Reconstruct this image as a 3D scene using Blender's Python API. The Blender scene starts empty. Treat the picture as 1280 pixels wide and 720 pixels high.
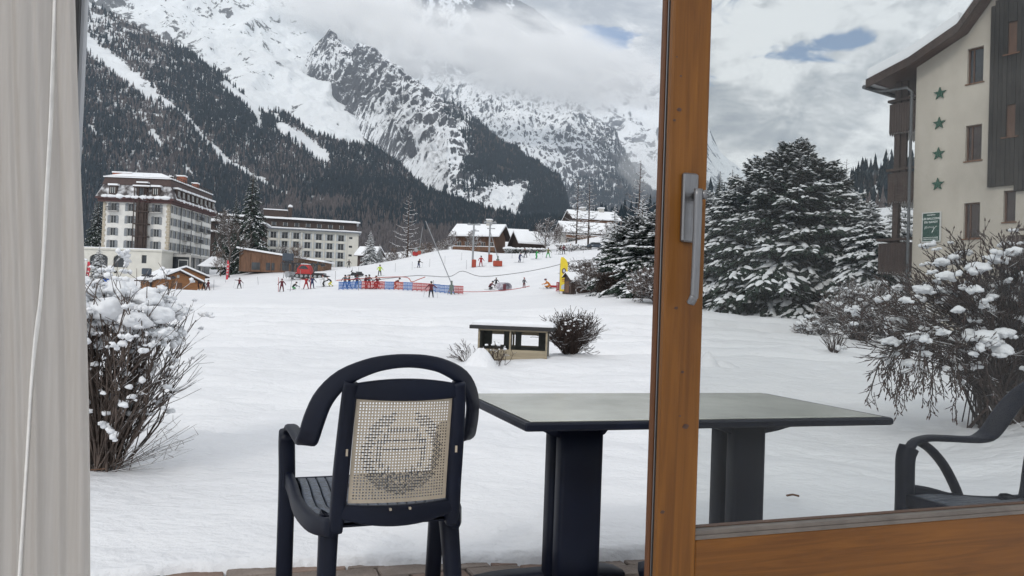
import bpy, math, random, numpy as np
from mathutils import Vector, Matrix, Euler
rnd = random.Random(11)
R_ = math.radians
SC = bpy.context.scene
COL = SC.collection

# ---------------------------------------------------------------- camera
F = 980.0; CH = 1.10; PITCH = math.atan(20/980); ROLL = 0.036
cam = bpy.data.cameras.new('camera'); camo = bpy.data.objects.new('camera', cam); COL.objects.link(camo)
cam.sensor_width = 36; cam.lens = F/1280*36; cam.clip_start = .05; cam.clip_end = 60000
CM = Matrix.Translation((0, 0, CH)) @ Matrix.Rotation(R_(90)+PITCH, 4, 'X') @ Matrix.Rotation(ROLL, 4, 'Z')
camo.matrix_world = CM
SC.camera = camo
CR = np.array(CM.to_3x3())

# ---------------------------------------------------------------- light
SUN_EL, SUN_AZ = 34.0, 205.0          # azimuth clockwise from +Y
sun = bpy.data.lights.new('sun', 'SUN'); sun.energy = 1.5; sun.angle = R_(10); sun.color = (1, .95, .88)
suno = bpy.data.objects.new('sun', sun); COL.objects.link(suno)
_az = R_(SUN_AZ); _el = R_(SUN_EL)
sdir = Vector((math.sin(_az)*math.cos(_el), math.cos(_az)*math.cos(_el), math.sin(_el)))
suno.rotation_euler = sdir.to_track_quat('Z', 'Y').to_euler()
SC.view_settings.view_transform = 'Standard'; SC.view_settings.look = 'None'
SC.view_settings.exposure = -0.10; SC.view_settings.gamma = 1.0
SC.render.engine = 'CYCLES'
SC.cycles.volume_bounces = 7; SC.cycles.max_bounces = 12; SC.cycles.diffuse_bounces = 3; SC.cycles.glossy_bounces = 3; SC.cycles.transparent_max_bounces = 24
SC.cycles.volume_step_rate = 1.0; SC.cycles.volume_max_steps = 96
SC.cycles.use_denoising = True

def raydir(px, py):
    v = CR @ np.array([(px-640)/F, -(py-360)/F, -1.0]); return v
def at(px, py, d):
    "world point seen at pixel (px,py) of the 1280x720 photograph, d metres along the view direction"
    return Vector(raydir(px, py)*d) + Vector((0, 0, CH))
def at_z(px, py, z):
    v = raydir(px, py); t = (z-CH)/v[2]; return Vector(v*t)+Vector((0, 0, CH))

W = bpy.data.worlds.new('World'); SC.world = W; W.use_nodes = True
def N(nt, typ, **kw):
    n = nt.nodes.new(typ)
    for k, v in kw.items():
        if k.startswith('i_'):
            n.inputs[k[2:].replace('_', ' ')].default_value = v
        else: setattr(n, k, v)
    return n
def ramp(nt, fac, stops, mode='LINEAR'):
    r = nt.nodes.new('ShaderNodeValToRGB'); e = r.color_ramp.elements; r.color_ramp.interpolation = mode
    while len(e) < len(stops): e.new(.5)
    for k, (p, c) in enumerate(stops):
        e[k].position = p; e[k].color = (c, c, c, 1) if isinstance(c, (int, float)) else (*c, 1)
    nt.links.new(fac, r.inputs[0]); return r.outputs[0]
def math_(nt, op, a, b=None, clamp=False):
    n = nt.nodes.new('ShaderNodeMath'); n.operation = op; n.use_clamp = clamp
    for k, x in enumerate((a, b)):
        if x is None: continue
        if isinstance(x, (int, float)): n.inputs[k].default_value = x
        else: nt.links.new(x, n.inputs[k])
    return n.outputs[0]
def mixc(nt, f, a, b):
    n = nt.nodes.new('ShaderNodeMix'); n.data_type = 'RGBA'; n.clamp_factor = True
    for k, x in ((0, f), (6, a), (7, b)):
        if isinstance(x, (int, float)): n.inputs[k].default_value = x
        elif isinstance(x, tuple): n.inputs[k].default_value = (*x, 1)
        else: nt.links.new(x, n.inputs[k])
    return n.outputs[2]
def noise_(nt, vec, scale, detail=4, rough=.55, dist=0., dim='3D'):
    n = nt.nodes.new('ShaderNodeTexNoise'); n.noise_dimensions = dim
    n.inputs['Scale'].default_value = scale; n.inputs['Detail'].default_value = detail
    n.inputs['Roughness'].default_value = rough; n.inputs['Distortion'].default_value = dist
    if vec is not None: nt.links.new(vec, n.inputs['Vector'])
    return n.outputs['Fac']
def mapping(nt, vec, scale=(1, 1, 1), loc=(0, 0, 0), rot=(0, 0, 0)):
    m = nt.nodes.new('ShaderNodeMapping'); m.inputs['Scale'].default_value = scale
    m.inputs['Location'].default_value = loc; m.inputs['Rotation'].default_value = rot
    nt.links.new(vec, m.inputs['Vector']); return m.outputs[0]

# cloudy sky over the whole dome with a few blue holes
nt = W.node_tree; nt.nodes.clear()
sky = N(nt, 'ShaderNodeTexSky', sky_type='NISHITA', sun_disc=False)
sky.sun_elevation = _el; sky.sun_rotation = _az
tc = N(nt, 'ShaderNodeTexCoord')
g = tc.outputs['Generated']
n1 = noise_(nt, mapping(nt, g, (1, 1, 1.9), (3.1, .4, 1.7)), 4.2, 9, .6, .5)
n2 = noise_(nt, mapping(nt, g, (1, 1, 1.8), (7.3, 2.2, .3)), 12.0, 8, .62, .5)
base = math_(nt, 'ADD', math_(nt, 'MULTIPLY', n1, .6), math_(nt, 'MULTIPLY', n2, .4))
ccol = ramp(nt, base, [(.395, (.46, .485, .52)), (.44, (.62, .64, .66)), (.48, (.90, .905, .91)), (.525, (1.28, 1.28, 1.27))])
def hole(px, py, sx, sz, amp):
    v = Vector(raydir(px, py)).normalized()
    s = N(nt, 'ShaderNodeVectorMath', operation='SUBTRACT'); nt.links.new(g, s.inputs[0]); s.inputs[1].default_value = v
    m = mapping(nt, s.outputs[0], (1/sx, 1/sx, 1/sz), rot=(0, 0, 0))
    l = N(nt, 'ShaderNodeVectorMath', operation='LENGTH'); nt.links.new(m, l.inputs[0])
    return math_(nt, 'MULTIPLY', math_(nt, 'SUBTRACT', 1.0, l.outputs['Value'], True), amp)
hs = None
for a in ((985, 68, .07, .022, 1.15), (1050, 52, .06, .016, 1.0), (755, 44, .045, .022, 1.25), (735, 36, .03, .016, .8), (918, 40, .05, .02, .35), (1500, -260, .10, .03, .5), (420, -330, .10, .03, .5)):
    h = hole(*a); hs = h if hs is None else math_(nt, 'MAXIMUM', hs, h)
n3 = noise_(nt, mapping(nt, g, (1, 1, 1.8), (1.3, 5.2, 2.3)), 11., 8, .62, .6)
hm = math_(nt, 'ADD', hs, math_(nt, 'MULTIPLY', math_(nt, 'SUBTRACT', n3, .5), 4.2))
holem = ramp(nt, hm, [(.40, 0.), (.95, 1.)], 'EASE')
skyx = N(nt, 'ShaderNodeVectorMath', operation='MULTIPLY'); nt.links.new(sky.outputs[0], skyx.inputs[0]); skyx.inputs[1].default_value = (.85, .95, 1.1)
cl = N(nt, 'ShaderNodeVectorMath', operation='SCALE'); nt.links.new(ccol, cl.inputs[0]); cl.inputs['Scale'].default_value = 1/.10
mx = mixc(nt, holem, cl.outputs[0], skyx.outputs[0])
bg = N(nt, 'ShaderNodeBackground'); bg.inputs['Strength'].default_value = .10
nt.links.new(mx, bg.inputs[0]); wo = N(nt, 'ShaderNodeOutputWorld'); nt.links.new(bg.outputs[0], wo.inputs[0])

# ---------------------------------------------------------------- numpy noise
_rs = np.random.RandomState(5)
_perm = np.concatenate([_rs.permutation(256)]*3)
_gr = _rs.normal(size=(256, 3)); _gr /= np.linalg.norm(_gr, axis=1)[:, None]
def pn(p):
    p = np.asarray(p, float); i = np.floor(p).astype(int); f = p-i; i &= 255
    u = f*f*f*(f*(f*6-15)+10); out = 0
    for dx in (0, 1):
        for dy in (0, 1):
            for dz in (0, 1):
                h = _perm[_perm[_perm[(i[:, 0]+dx) & 255]+((i[:, 1]+dy) & 255)]+((i[:, 2]+dz) & 255)]
                gd = (_gr[h]*(f-np.array([dx, dy, dz]))).sum(1)
                w = (u[:, 0] if dx else 1-u[:, 0])*(u[:, 1] if dy else 1-u[:, 1])*(u[:, 2] if dz else 1-u[:, 2])
                out = out+gd*w
    return out*1.5
def fbm(p, octv=5, gain=.5, ridged=False):
    p = np.asarray(p, float); a = 1.; s = 0; t = 0
    for k in range(octv):
        n = pn(p*2.03**k+k*17.3)
        if ridged: n = 1-2*np.abs(n)
        s = s+a*n; t += a; a *= gain
    return s/t

# ---------------------------------------------------------------- object helpers
def link(o, parent=None):
    COL.objects.link(o)
    if parent is not None: o.parent = parent
    return o
def props(o, label=None, cat=None, group=None, kind=None):
    if label: o['label'] = label
    if cat: o['category'] = cat
    if group: o['group'] = group
    if kind: o['kind'] = kind
    return o
def thing(name, label, cat, loc=(0, 0, 0), rz=0., group=None, kind=None):
    o = bpy.data.objects.new(name, None); o.empty_display_size = .2; COL.objects.link(o)
    o.location = loc; o.rotation_euler = (0, 0, rz); return props(o, label, cat, group, kind)
def kids(o): return [c for c in ALLOBJ() if c.parent == o]
def ALLOBJ(): return COL.objects
CH_ = {}
def copy_tree(o, label=None, loc=None, rz=None, group=None, sc=None, parent=None):
    "a copy of a thing with copies of its parts and sub-parts"
    global CH_
    c = o.copy(); COL.objects.link(c)
    if parent is not None: c.parent = parent
    if label: c['label'] = label
    if group: c['group'] = group
    if loc is not None: c.location = loc
    if rz is not None: c.rotation_euler = (0, 0, rz)
    if sc is not None: c.scale = (sc, sc, sc) if isinstance(sc, (int, float)) else sc
    for ch in list(o.children): copy_tree(ch, parent=c)
    return c
def mesh_np(name, verts, faces, mats, smooth=False, midx=None):
    "faces: (n,3) or (n,4) int array"
    me = bpy.data.meshes.new(name); verts = np.asarray(verts, np.float32); faces = np.asarray(faces, np.int32)
    n, k = faces.shape
    me.vertices.add(len(verts)); me.vertices.foreach_set('co', verts.ravel())
    me.loops.add(n*k); me.loops.foreach_set('vertex_index', faces.ravel())
    me.polygons.add(n); me.polygons.foreach_set('loop_start', np.arange(0, n*k, k, dtype=np.int32))
    me.polygons.foreach_set('loop_total', np.full(n, k, np.int32))
    if midx is not None: me.polygons.foreach_set('material_index', np.asarray(midx, np.int32))
    me.polygons.foreach_set('use_smooth', np.full(n, smooth, bool))
    for m in (mats if isinstance(mats, (list, tuple)) else [mats]): me.materials.append(m)
    me.update(calc_edges=True); return me
def attr(me, name, vals):
    a = me.attributes.new(name, 'FLOAT', 'POINT'); a.data.foreach_set('value', np.asarray(vals, np.float32))

class MB:
    def __init__(s): s.v = []; s.f = []; s.mi = []; s.sm = []; s.M = Matrix.Identity(4); s.cm = 0; s.cs = False
    def mat(s, k): s.cm = k; return s
    def smooth(s, b=True): s.cs = b; return s
    def add(s, vs, fs):
        o = len(s.v)
        for p in vs: s.v.append(tuple(s.M @ Vector(p)))
        for f in fs: s.f.append([o+k for k in f]); s.mi.append(s.cm); s.sm.append(s.cs)
    def box(s, c, d, rz=0., b=0.):
        x, y, z = (k/2 for k in d); m = Matrix.Translation(c) @ Matrix.Rotation(rz, 4, 'Z')
        if b <= 0:
            vs = [m @ Vector((i*x, j*y, k*z)) for i in (-1, 1) for j in (-1, 1) for k in (-1, 1)]
            s.add(vs, [(0, 1, 3, 2), (4, 6, 7, 5), (0, 4, 5, 1), (2, 3, 7, 6), (0, 2, 6, 4), (1, 5, 7, 3)])
        else:   # chamfered plan corners + top/bottom chamfer
            rings = []
            for (zz, q) in ((-z, b), (-z+b, 0), (z-b, 0), (z, b)):
                X, Y = x-q, y-q
                rings.append([(X-b, -Y, zz), (X, -Y+b, zz), (X, Y-b, zz), (X-b, Y, zz), (-X+b, Y, zz), (-X, Y-b, zz), (-X, -Y+b, zz), (-X+b, -Y, zz)])
            vs = [m @ Vector(p) for r in rings for p in r]; fs = []
            for r in range(3):
                for k in range(8): fs.append((r*8+k, r*8+(k+1) % 8, r*8+8+(k+1) % 8, r*8+8+k))
            fs.append(tuple(range(7, -1, -1))); fs.append(tuple(range(24, 32)))
            s.add(vs, fs)
        return s
    def b2(s, x0, x1, y0, y1, z0, z1, b=0.): return s.box(((x0+x1)/2, (y0+y1)/2, (z0+z1)/2), (abs(x1-x0), abs(y1-y0), abs(z1-z0)), 0, b)
    def prism(s, poly, z0, z1, axis='z'):
        "extrude a polygon; axis z: (x,y)->z ; axis y: (x,z)->y ; axis x: (y,z)->x"
        def P(a, b, c): return (a, b, c) if axis == 'z' else ((a, c, b) if axis == 'y' else (c, a, b))
        n = len(poly); vs = [P(a, b, z0) for a, b in poly]+[P(a, b, z1) for a, b in poly]
        fs = [(k, (k+1) % n, n+(k+1) % n, n+k) for k in range(n)]+[tuple(range(n-1, -1, -1)), tuple(range(n, 2*n))]
        s.add(vs, fs); return s
    def tube(s, pts, r, n=6, r1=None, cap=True):
        pts = [Vector(p) for p in pts]; m = len(pts); vs = []; ref = Vector((0, 0, 1))
        for k, p in enumerate(pts):
            t = (pts[min(k+1, m-1)]-pts[max(k-1, 0)]).normalized()
            if abs(t.dot(ref)) > .95: a = t.cross(Vector((1, 0, 0))).normalized()
            else: a = t.cross(ref).normalized()
            b = t.cross(a); rr = r if r1 is None else r+(r1-r)*k/(m-1)
            if isinstance(r, (list, tuple)): rr = r[k]
            for q in range(n):
                an = 2*math.pi*q/n; vs.append(p+a*rr*math.cos(an)+b*rr*math.sin(an))
        fs = [(k*n+q, k*n+(q+1) % n, (k+1)*n+(q+1) % n, (k+1)*n+q) for k in range(m-1) for q in range(n)]
        if cap: fs += [tuple(range(n-1, -1, -1)), tuple(range((m-1)*n, m*n))]
        s.add(vs, fs); return s
    def sweep(s, pts, prof, sides=None):
        "prof: list of (a,b) in (side,normal) frame or list of such per point; sides: side vector per point"
        pts = [Vector(p) for p in pts]; m = len(pts); vs = []
        for k, p in enumerate(pts):
            t = (pts[min(k+1, m-1)]-pts[max(k-1, 0)]).normalized()
            sd = Vector(sides[k]) if sides else Vector((1, 0, 0))
            sd = (sd-t*sd.dot(t)).normalized(); nn = sd.cross(t).normalized()
            pr = prof[k] if isinstance(prof[0], list) else prof
            for a, b in pr: vs.append(p+sd*a+nn*b)
        n = len(prof[0]) if isinstance(prof[0], list) else len(prof)
        fs = [(k*n+q, k*n+(q+1) % n, (k+1)*n+(q+1) % n, (k+1)*n+q) for k in range(m-1) for q in range(n)]
        fs += [tuple(range(n-1, -1, -1)), tuple(range((m-1)*n, m*n))]
        s.add(vs, fs); return s
    def blob(s, c, r, seed=0, nz=.25, lv=1, flat=0.):
        vs, fs = ICO[lv]; rr = random.Random(seed); ph = [rr.uniform(0, 6.3) for _ in range(6)]
        rx, ry, rz = r if isinstance(r, (tuple, list)) else (r, r, r); out = []
        for x, y, z in vs:
            k = 1+nz*(math.sin(3*x+ph[0])*math.sin(2.6*y+ph[1])+.6*math.sin(5*z+ph[2]+2*x)*math.sin(4.3*y+ph[3])+.4*math.sin(8*x+ph[4])*math.sin(7*y+ph[5]))
            if z < 0: z *= (1-flat)
            out.append((c[0]+x*rx*k, c[1]+y*ry*k, c[2]+z*rz*k))
        s.add(out, fs); return s
    def build(s, name, mats, parent=None, loc=None):
        me = bpy.data.meshes.new(name); me.from_pydata(s.v, [], s.f)
        for m in (mats if isinstance(mats, (list, tuple)) else [mats]): me.materials.append(m)
        me.polygons.foreach_set('material_index', s.mi); me.polygons.foreach_set('use_smooth', s.sm)
        me.update(); o = bpy.data.objects.new(name, me)
        if loc is not None: o.location = loc
        return link(o, parent)
def boxes(name, mats, parent, L, kind=None):
    "every box an object of its own"
    for b in L: MB().b2(*b).build(name, mats, parent)
def put(name, me, parent=None, loc=None, rz=None):
    o = bpy.data.objects.new(name, me)
    if loc is not None: o.location = loc
    if rz is not None: o.rotation_euler = (0, 0, rz)
    return link(o, parent)
def _ico(lv):
    import bmesh
    bm = bmesh.new(); bmesh.ops.create_icosphere(bm, subdivisions=lv, radius=1)
    r = ([tuple(v.co) for v in bm.verts], [[v.index for v in f.verts] for f in bm.faces]); bm.free(); return r
ICO = {0: _ico(1), 1: _ico(2), 2: _ico(3)}

def spl(pts, n):
    "Catmull-Rom through pts"
    P = [Vector(p) for p in pts]; P = [P[0]*2-P[1]]+P+[P[-1]*2-P[-2]]; out = []
    m = len(P)-3
    for i in range(n+1):
        t = i/n*m; k = min(int(t), m-1); t -= k; a, b, c, d = P[k:k+4]
        out.append(.5*((2*b)+(c-a)*t+(2*a-5*b+4*c-d)*t*t+(3*b-a-3*c+d)*t**3))
    return out

# ---------------------------------------------------------------- materials
def newmat(name):
    m = bpy.data.materials.new(name); m.use_nodes = True; nt = m.node_tree
    b = nt.nodes['Principled BSDF']; return m, nt, b
def geo_up(nt):
    gm = nt.nodes.new('ShaderNodeNewGeometry'); sx = nt.nodes.new('ShaderNodeSeparateXYZ'); nt.links.new(gm.outputs['Normal'], sx.inputs[0]); return sx.outputs[2]
SNOWC = (.83, .845, .87)
def mat(name, base, rough=.7, var=.12, scale=6., bump=0., bscale=60., metal=0., spec=.5, snow=None, stretch=(1, 1, 1), detail=5, col2=None, coat=0.):
    m, nt, b = newmat(name); tcn = N(nt, 'ShaderNodeTexCoord'); v = mapping(nt, tcn.outputs['Object'], stretch)
    n = noise_(nt, v, scale, detail, .6)
    lo = tuple(c*(1-var*1.6) for c in base); hi = tuple(min(1, c*(1+var*1.6)) for c in base)
    if col2: hi = col2
    c = ramp(nt, n, [(.3, lo), (.7, hi)])
    if snow is not None:
        up = math_(nt, 'ADD', geo_up(nt), math_(nt, 'MULTIPLY', math_(nt, 'SUBTRACT', noise_(nt, tcn.outputs['Object'], snow[2] if len(snow) > 2 else 3., 4), .5), 1.2))
        c = mixc(nt, ramp(nt, up, [(snow[0], 0.), (snow[1], 1.)]), c, SNOWC)
    nt.links.new(c, b.inputs['Base Color']); b.inputs['Roughness'].default_value = rough
    b.inputs['Metallic'].default_value = metal; b.inputs['Specular IOR Level'].default_value = spec
    if coat: b.inputs['Coat Weight'].default_value = coat
    if bump:
        bn = nt.nodes.new('ShaderNodeBump'); bn.inputs['Strength'].default_value = bump; bn.inputs['Distance'].default_value = .02
        nt.links.new(noise_(nt, v, bscale, 5, .6), bn.inputs['Height']); nt.links.new(bn.outputs[0], b.inputs['Normal'])
    return m
def mat_snow(name, scale=8., bump=.3, dist=.02, tint=SNOWC):
    m, nt, b = newmat(name); tcn = N(nt, 'ShaderNodeTexCoord'); v = tcn.outputs['Object']
    n = noise_(nt, v, scale*.3, 5); c = ramp(nt, n, [(.3, tuple(x*.95 for x in tint)), (.7, tint)])
    nt.links.new(c, b.inputs['Base Color']); b.inputs['Roughness'].default_value = .65; b.inputs['Specular IOR Level'].default_value = .25
    bn = nt.nodes.new('ShaderNodeBump'); bn.inputs['Strength'].default_value = bump; bn.inputs['Distance'].default_value = dist
    nt.links.new(noise_(nt, v, scale, 8, .6), bn.inputs['Height']); nt.links.new(bn.outputs[0], b.inputs['Normal'])
    return m
M_snow = mat_snow('snow', 12, .35, .03)
M_snowroof = mat_snow('roof_snow', 2., .3, .1)
# ================================================================ TERRAIN
TP = [  # pixel, pixel, distance -> the snow surface passes here
 (125,578,4.5),(300,520,None),(640,640,None),(900,600,None),(1150,620,None),(200,500,None),(1250,560,None),(640,480,None),(1000,500,None),(1200,480,None),
 (640,448,13.5),(300,449,11),(450,449,12),(900,457,12.5),(1043,441,17),
 (200,415,20),(400,402,27),(560,402,32),(760,400,32),(330,383,50),(480,385,60),(640,384,60),(800,384,50),(850,388,45),
 (255,363,137),(210,361,120),(538,372,86),(350,364,110),(440,362,102),(579,368,98),(475,345,125),(523,334,150),(601,333,130),(685,326,130),(704,319,145),
 (720,366,85),(620,355,110),(660,360,100),(690,361,92),(740,340,110),(790,366,70),(815,372,62),
 (950,401,50),(1000,403,46),(1060,412,36),(890,393,58),(1130,436,28),(1250,445,24),(1400,455,22),(1400,410,60),
 (210,346,180),(120,346,180),(0,350,180),(262,344,185),(330,338,170),(395,338,165),(446,334,255),(430,336,200),(480,329,210),(330,334,250),
 (550,312.5,182),(528,318,178),(575,313,186),(600,327,205),(640,322,205),(700,313,190),(730,312,190),(745,290,240),(770,300,200),(780,322,140),
 (800,290,260),(850,270,300),(950,262,260),(1050,262,230),(1200,255,260),(1400,200,300),
 (100,318,420),(300,318,420),(500,315,420),(620,300,420),(700,290,400),(-200,318,400),(-300,345,150),(-300,380,30),(-300,520,6)]
def _tp():
    A = []; Z = []
    for px, py, d in TP:
        if d is None: p = at_z(px, py, .12)
        else: p = at(px, py, d)
        A.append((math.atan2(p.x, p.y)*2.2, math.log(math.hypot(p.x, p.y)))); Z.append(p.z)
    return np.array(A), np.array(Z)
TA, TZ = _tp()
_K = np.sqrt(((TA[:, None]-TA[None])**2).sum(2)+.004)
_n = len(TA); _S = np.zeros((_n+1, _n+1)); _S[:_n, :_n] = _K+np.eye(_n)*.004*-1; _S[:_n, _n] = 1; _S[_n, :_n] = 1
_w = np.linalg.solve(_S, np.append(TZ, 0))
HYAW = R_(19.9)
HX = Vector((math.cos(HYAW), math.sin(HYAW), 0)); HY = Vector((-math.sin(HYAW), math.cos(HYAW), 0))
_EDG = [at_z(px, py, .02) for px, py in ((60, 726), (190, 716), (240, 708), (330, 704), (450, 699), (560, 698), (700, 697), (850, 690), (1100, 682), (1400, 672))]
_EX = np.array([p.dot(HX) for p in _EDG]); _EY = np.array([p.dot(HY) for p in _EDG])
def terrain_np(x, y, fine=True):
    x = np.asarray(x, float); y = np.asarray(y, float)
    r = np.hypot(x, y); a = np.clip(np.arctan2(x, y), -.75, .85)*2.2; l = np.log(np.clip(r, 3., 450))
    z = np.full(len(x), _w[-1])
    for k in range(_n): z = z+_w[k]*np.sqrt((a-TA[k, 0])**2+(l-TA[k, 1])**2+.004)
    z = np.where(r < 9, z*np.clip((r-5)/5, 0, 1)+.06*(1-np.clip((r-5)/5, 0, 1)), z)
    if fine:
        s = np.clip((r-5)/15, 0, 1)
        z = z+.10*s*fbm(np.stack([x*.22, y*.42, x*0], 1), 4)*np.clip(40/r, .5, 1)
        t = np.exp(-((np.log(r)-np.log(24))/.45)**2)
        z = z+.13*t*fbm(np.stack([x*.4+3, y*1.0, x*0+5], 1), 4, .6)
        for a0, b0, c0, d0_, w0, dp in ((15.5, .6, .35, 1., .3, .09), (17.2, .5, .5, 3., .25, .08), (19, 1.1, .22, 2., .35, .15), (22.5, .9, .3, .4, .4, .18), (26, 1.6, .16, 3., .5, .22), (31, 1.3, .2, 5., .6, .26), (38, 2., .12, 2.2, .8, .3), (47, 2.5, .1, 4., .9, .3)):
            q0 = y-(a0+b0*np.sin(c0*x+d0_)+.08*x*math.sin(a0)); dp = dp*1.5; z = z-dp*np.exp(-(q0/w0)**2)*np.clip(.3+1.2*pn(np.stack([x*.35, x*0+a0, x*0], 1))+.4, 0, 1)+dp*.5*np.exp(-((q0-w0*1.7)/w0)**2)
        z = z+.05*fbm(np.stack([x*.9, y*.9, x*0+9], 1), 3)*np.clip(8/r, 0, 1)
        z = z-.028*np.clip(fbm(np.stack([x*2.6+4, y*2.6, x*0+3], 1), 3)-.12, 0, 1)*2.5*np.clip((r-4.2)/2, 0, 1)*np.clip(1.3-r/26, 0, 1)
        q_ = fbm(np.stack([x*.55+14, y*.8, x*0+3], 1), 3); z = z+.13*q_*np.clip((r-4)/3, 0, 1)*np.clip(30/r, 0, 1)
        hx = x*HX.x+y*HX.y; hy = x*HY.x+y*HY.y
        e = np.interp(hx, _EX, _EY)+.035*fbm(np.stack([hx*5, hx*0, hx*0+2], 1), 5, .62)+.02*pn(np.stack([hx*1.1, hx*0, hx*0+7], 1))
        q = hy-e; z = z*np.clip(.55+q*.6, 0, 1); b = np.clip(q/.06, 0, 1); prof = np.sqrt(np.clip(1-(1-b)**2, 0, 1))
        lump = .012*fbm(np.stack([x*9, y*9, x*0], 1), 4)*np.exp(-np.clip(q, 0, 9)*2)
        near = (hx > _EX[0]-8)
        z = np.where(near & (q < .06), -.03+(z+.03+lump)*prof, z+lump*.7)
        z = np.where(near & (q < 0), -.03, z)
    return z
def ground(x, y): return float(terrain_np([x], [y])[0])
def gpos(px, d, dz=0.):
    "ground point in the column px, d metres along the view direction"
    py = 350.
    for _ in range(12):
        p = at(px, py, d); g_ = ground(p.x, p.y); py -= (g_-p.z)*F/d*.98
    p.z = g_+dz; return p

ang = np.unique(np.concatenate([np.linspace(-180, -48, 34), np.linspace(-48, -38, 40), np.linspace(-38, 38, 560), np.linspace(38, 48, 40), np.linspace(48, 180, 34)]))*math.pi/180
rad = np.unique(np.concatenate([np.array([.3, 1., 1.8]), np.arange(2.2, 3.9, .012), 3.9*1.0065**np.arange(0, 255), 20.3*1.0125**np.arange(0, 246), np.array([450., 600, 1000, 3000, 7300])]))
rad = rad[(rad < 430) | (rad > 440)]
AA, RR = np.meshgrid(ang, rad); x = (np.sin(AA)*RR).ravel(); y = (np.cos(AA)*RR).ravel()
z = terrain_np(x, y); r_ = np.hypot(x, y); z = np.where(r_ > 430, 14-(r_-430)*.06*(r_ < 1100)-(r_ >= 1100)*40., z)
na = len(ang); i, j = np.meshgrid(np.arange(len(rad)-1), np.arange(na-1), indexing='ij'); i = i.ravel(); j = j.ravel()
fc = np.stack([i*na+j, (i+1)*na+j, (i+1)*na+j+1, i*na+j+1], 1)[:, ::-1]
m, nt, b = newmat('snow_ground'); tcn = N(nt, 'ShaderNodeTexCoord'); v = tcn.outputs['Object']
n = noise_(nt, v, .35, 6); n_b = noise_(nt, v, 3.5, 6)
c = ramp(nt, n, [(.3, (.73, .738, .765)), (.7, (.785, .79, .808))])
nt.links.new(c, b.inputs['Base Color']); b.inputs['Roughness'].default_value = .6; b.inputs['Specular IOR Level'].default_value = .2
h1 = noise_(nt, v, 38, 8, .62); h2 = noise_(nt, mapping(nt, v, (.8, 1.1, 1)), 2.6, 7, .6); h3 = noise_(nt, mapping(nt, v, (.6, .9, 1)), .35, 7, .65)
hh = math_(nt, 'ADD', math_(nt, 'MULTIPLY', h1, .009), math_(nt, 'ADD', math_(nt, 'MULTIPLY', h2, .14), math_(nt, 'MULTIPLY', h3, .50)))
bn = nt.nodes.new('ShaderNodeBump'); bn.inputs['Strength'].default_value = .48; bn.inputs['Distance'].default_value = 1.
nt.links.new(hh, bn.inputs['Height']); nt.links.new(bn.outputs[0], b.inputs['Normal'])
M_ground = m
o = put('snow_ground', mesh_np('snow_ground', np.stack([x, y, z], 1), fc, M_ground, True)); o['kind'] = 'structure'

# ================================================================ MOUNTAINS
def mountain_mat(name, rockc, snowc, sc, brown=(.10, .085, .075), streak=.35, shiny=0.):
    m, nt, b = newmat(name); tcn = N(nt, 'ShaderNodeTexCoord'); v = tcn.outputs['Object']
    ar = N(nt, 'ShaderNodeAttribute', attribute_name='rock'); af = N(nt, 'ShaderNodeAttribute', attribute_name='wood')
    vs = mapping(nt, v, (1, 1, streak))
    nn = noise_(nt, vs, sc, 9, .64, .6); n2 = noise_(nt, v, sc*.18, 6, .6); n3 = noise_(nt, v, sc*4, 5, .7)
    up = geo_up(nt)
    q = math_(nt, 'ADD', math_(nt, 'MULTIPLY', nn, 3.0), math_(nt, 'MULTIPLY', n2, .5))
    q = math_(nt, 'ADD', q, math_(nt, 'MULTIPLY', math_(nt, 'SUBTRACT', .62, up), .55))
    q = math_(nt, 'ADD', q, math_(nt, 'MULTIPLY', n3, .9)); q = math_(nt, 'ADD', q, math_(nt, 'SUBTRACT', math_(nt, 'MULTIPLY', ar.outputs['Fac'], 1.2), 2.22))
    rk = ramp(nt, q, [(.42, 0.), (.56, 1.)])
    rc = ramp(nt, n3, [(.3, tuple(k*.55 for k in rockc)), (.7, tuple(k*1.35 for k in rockc))])
    sn = ramp(nt, n2, [(.3, tuple(k*.9 for k in snowc)), (.65, snowc)])
    c = mixc(nt, rk, sn, rc)
    wn = math_(nt, 'ADD', math_(nt, 'ADD', n3, math_(nt, 'MULTIPLY', nn, .5)), math_(nt, 'SUBTRACT', af.outputs['Fac'], 1.))
    wc = mixc(nt, ramp(nt, n2, [(.38, 0.), (.62, 1.)]), brown, tuple(k*.62 for k in brown))
    c = mixc(nt, ramp(nt, wn, [(.36, 0.), (.62, 1.)]), c, wc)
    nt.links.new(c, b.inputs['Base Color']); b.inputs['Roughness'].default_value = .85; b.inputs['Specular IOR Level'].default_value = .15
    bn = nt.nodes.new('ShaderNodeBump'); bn.inputs['Strength'].default_value = .8; bn.inputs['Distance'].default_value = 1.2/sc*.25
    nt.links.new(nn, bn.inputs['Height']); nt.links.new(bn.outputs[0], b.inputs['Normal'])
    return m
def field(px, py, pts, bw=28.):
    "normalised kernel regression of control values over the slope"
    P = np.array([p[:2] for p in pts], float); V = np.array([p[2] for p in pts], float)
    out = np.zeros(len(px)); ws = np.zeros(len(px))
    for (a, b_), v_ in zip(P, V):
        w = np.exp(-((px-a)**2+(py-b_)**2)/(2*bw*bw))+1e-9/(1+((px-a)**2+(py-b_)**2)); out += w*v_; ws += w
    return out/ws
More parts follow.
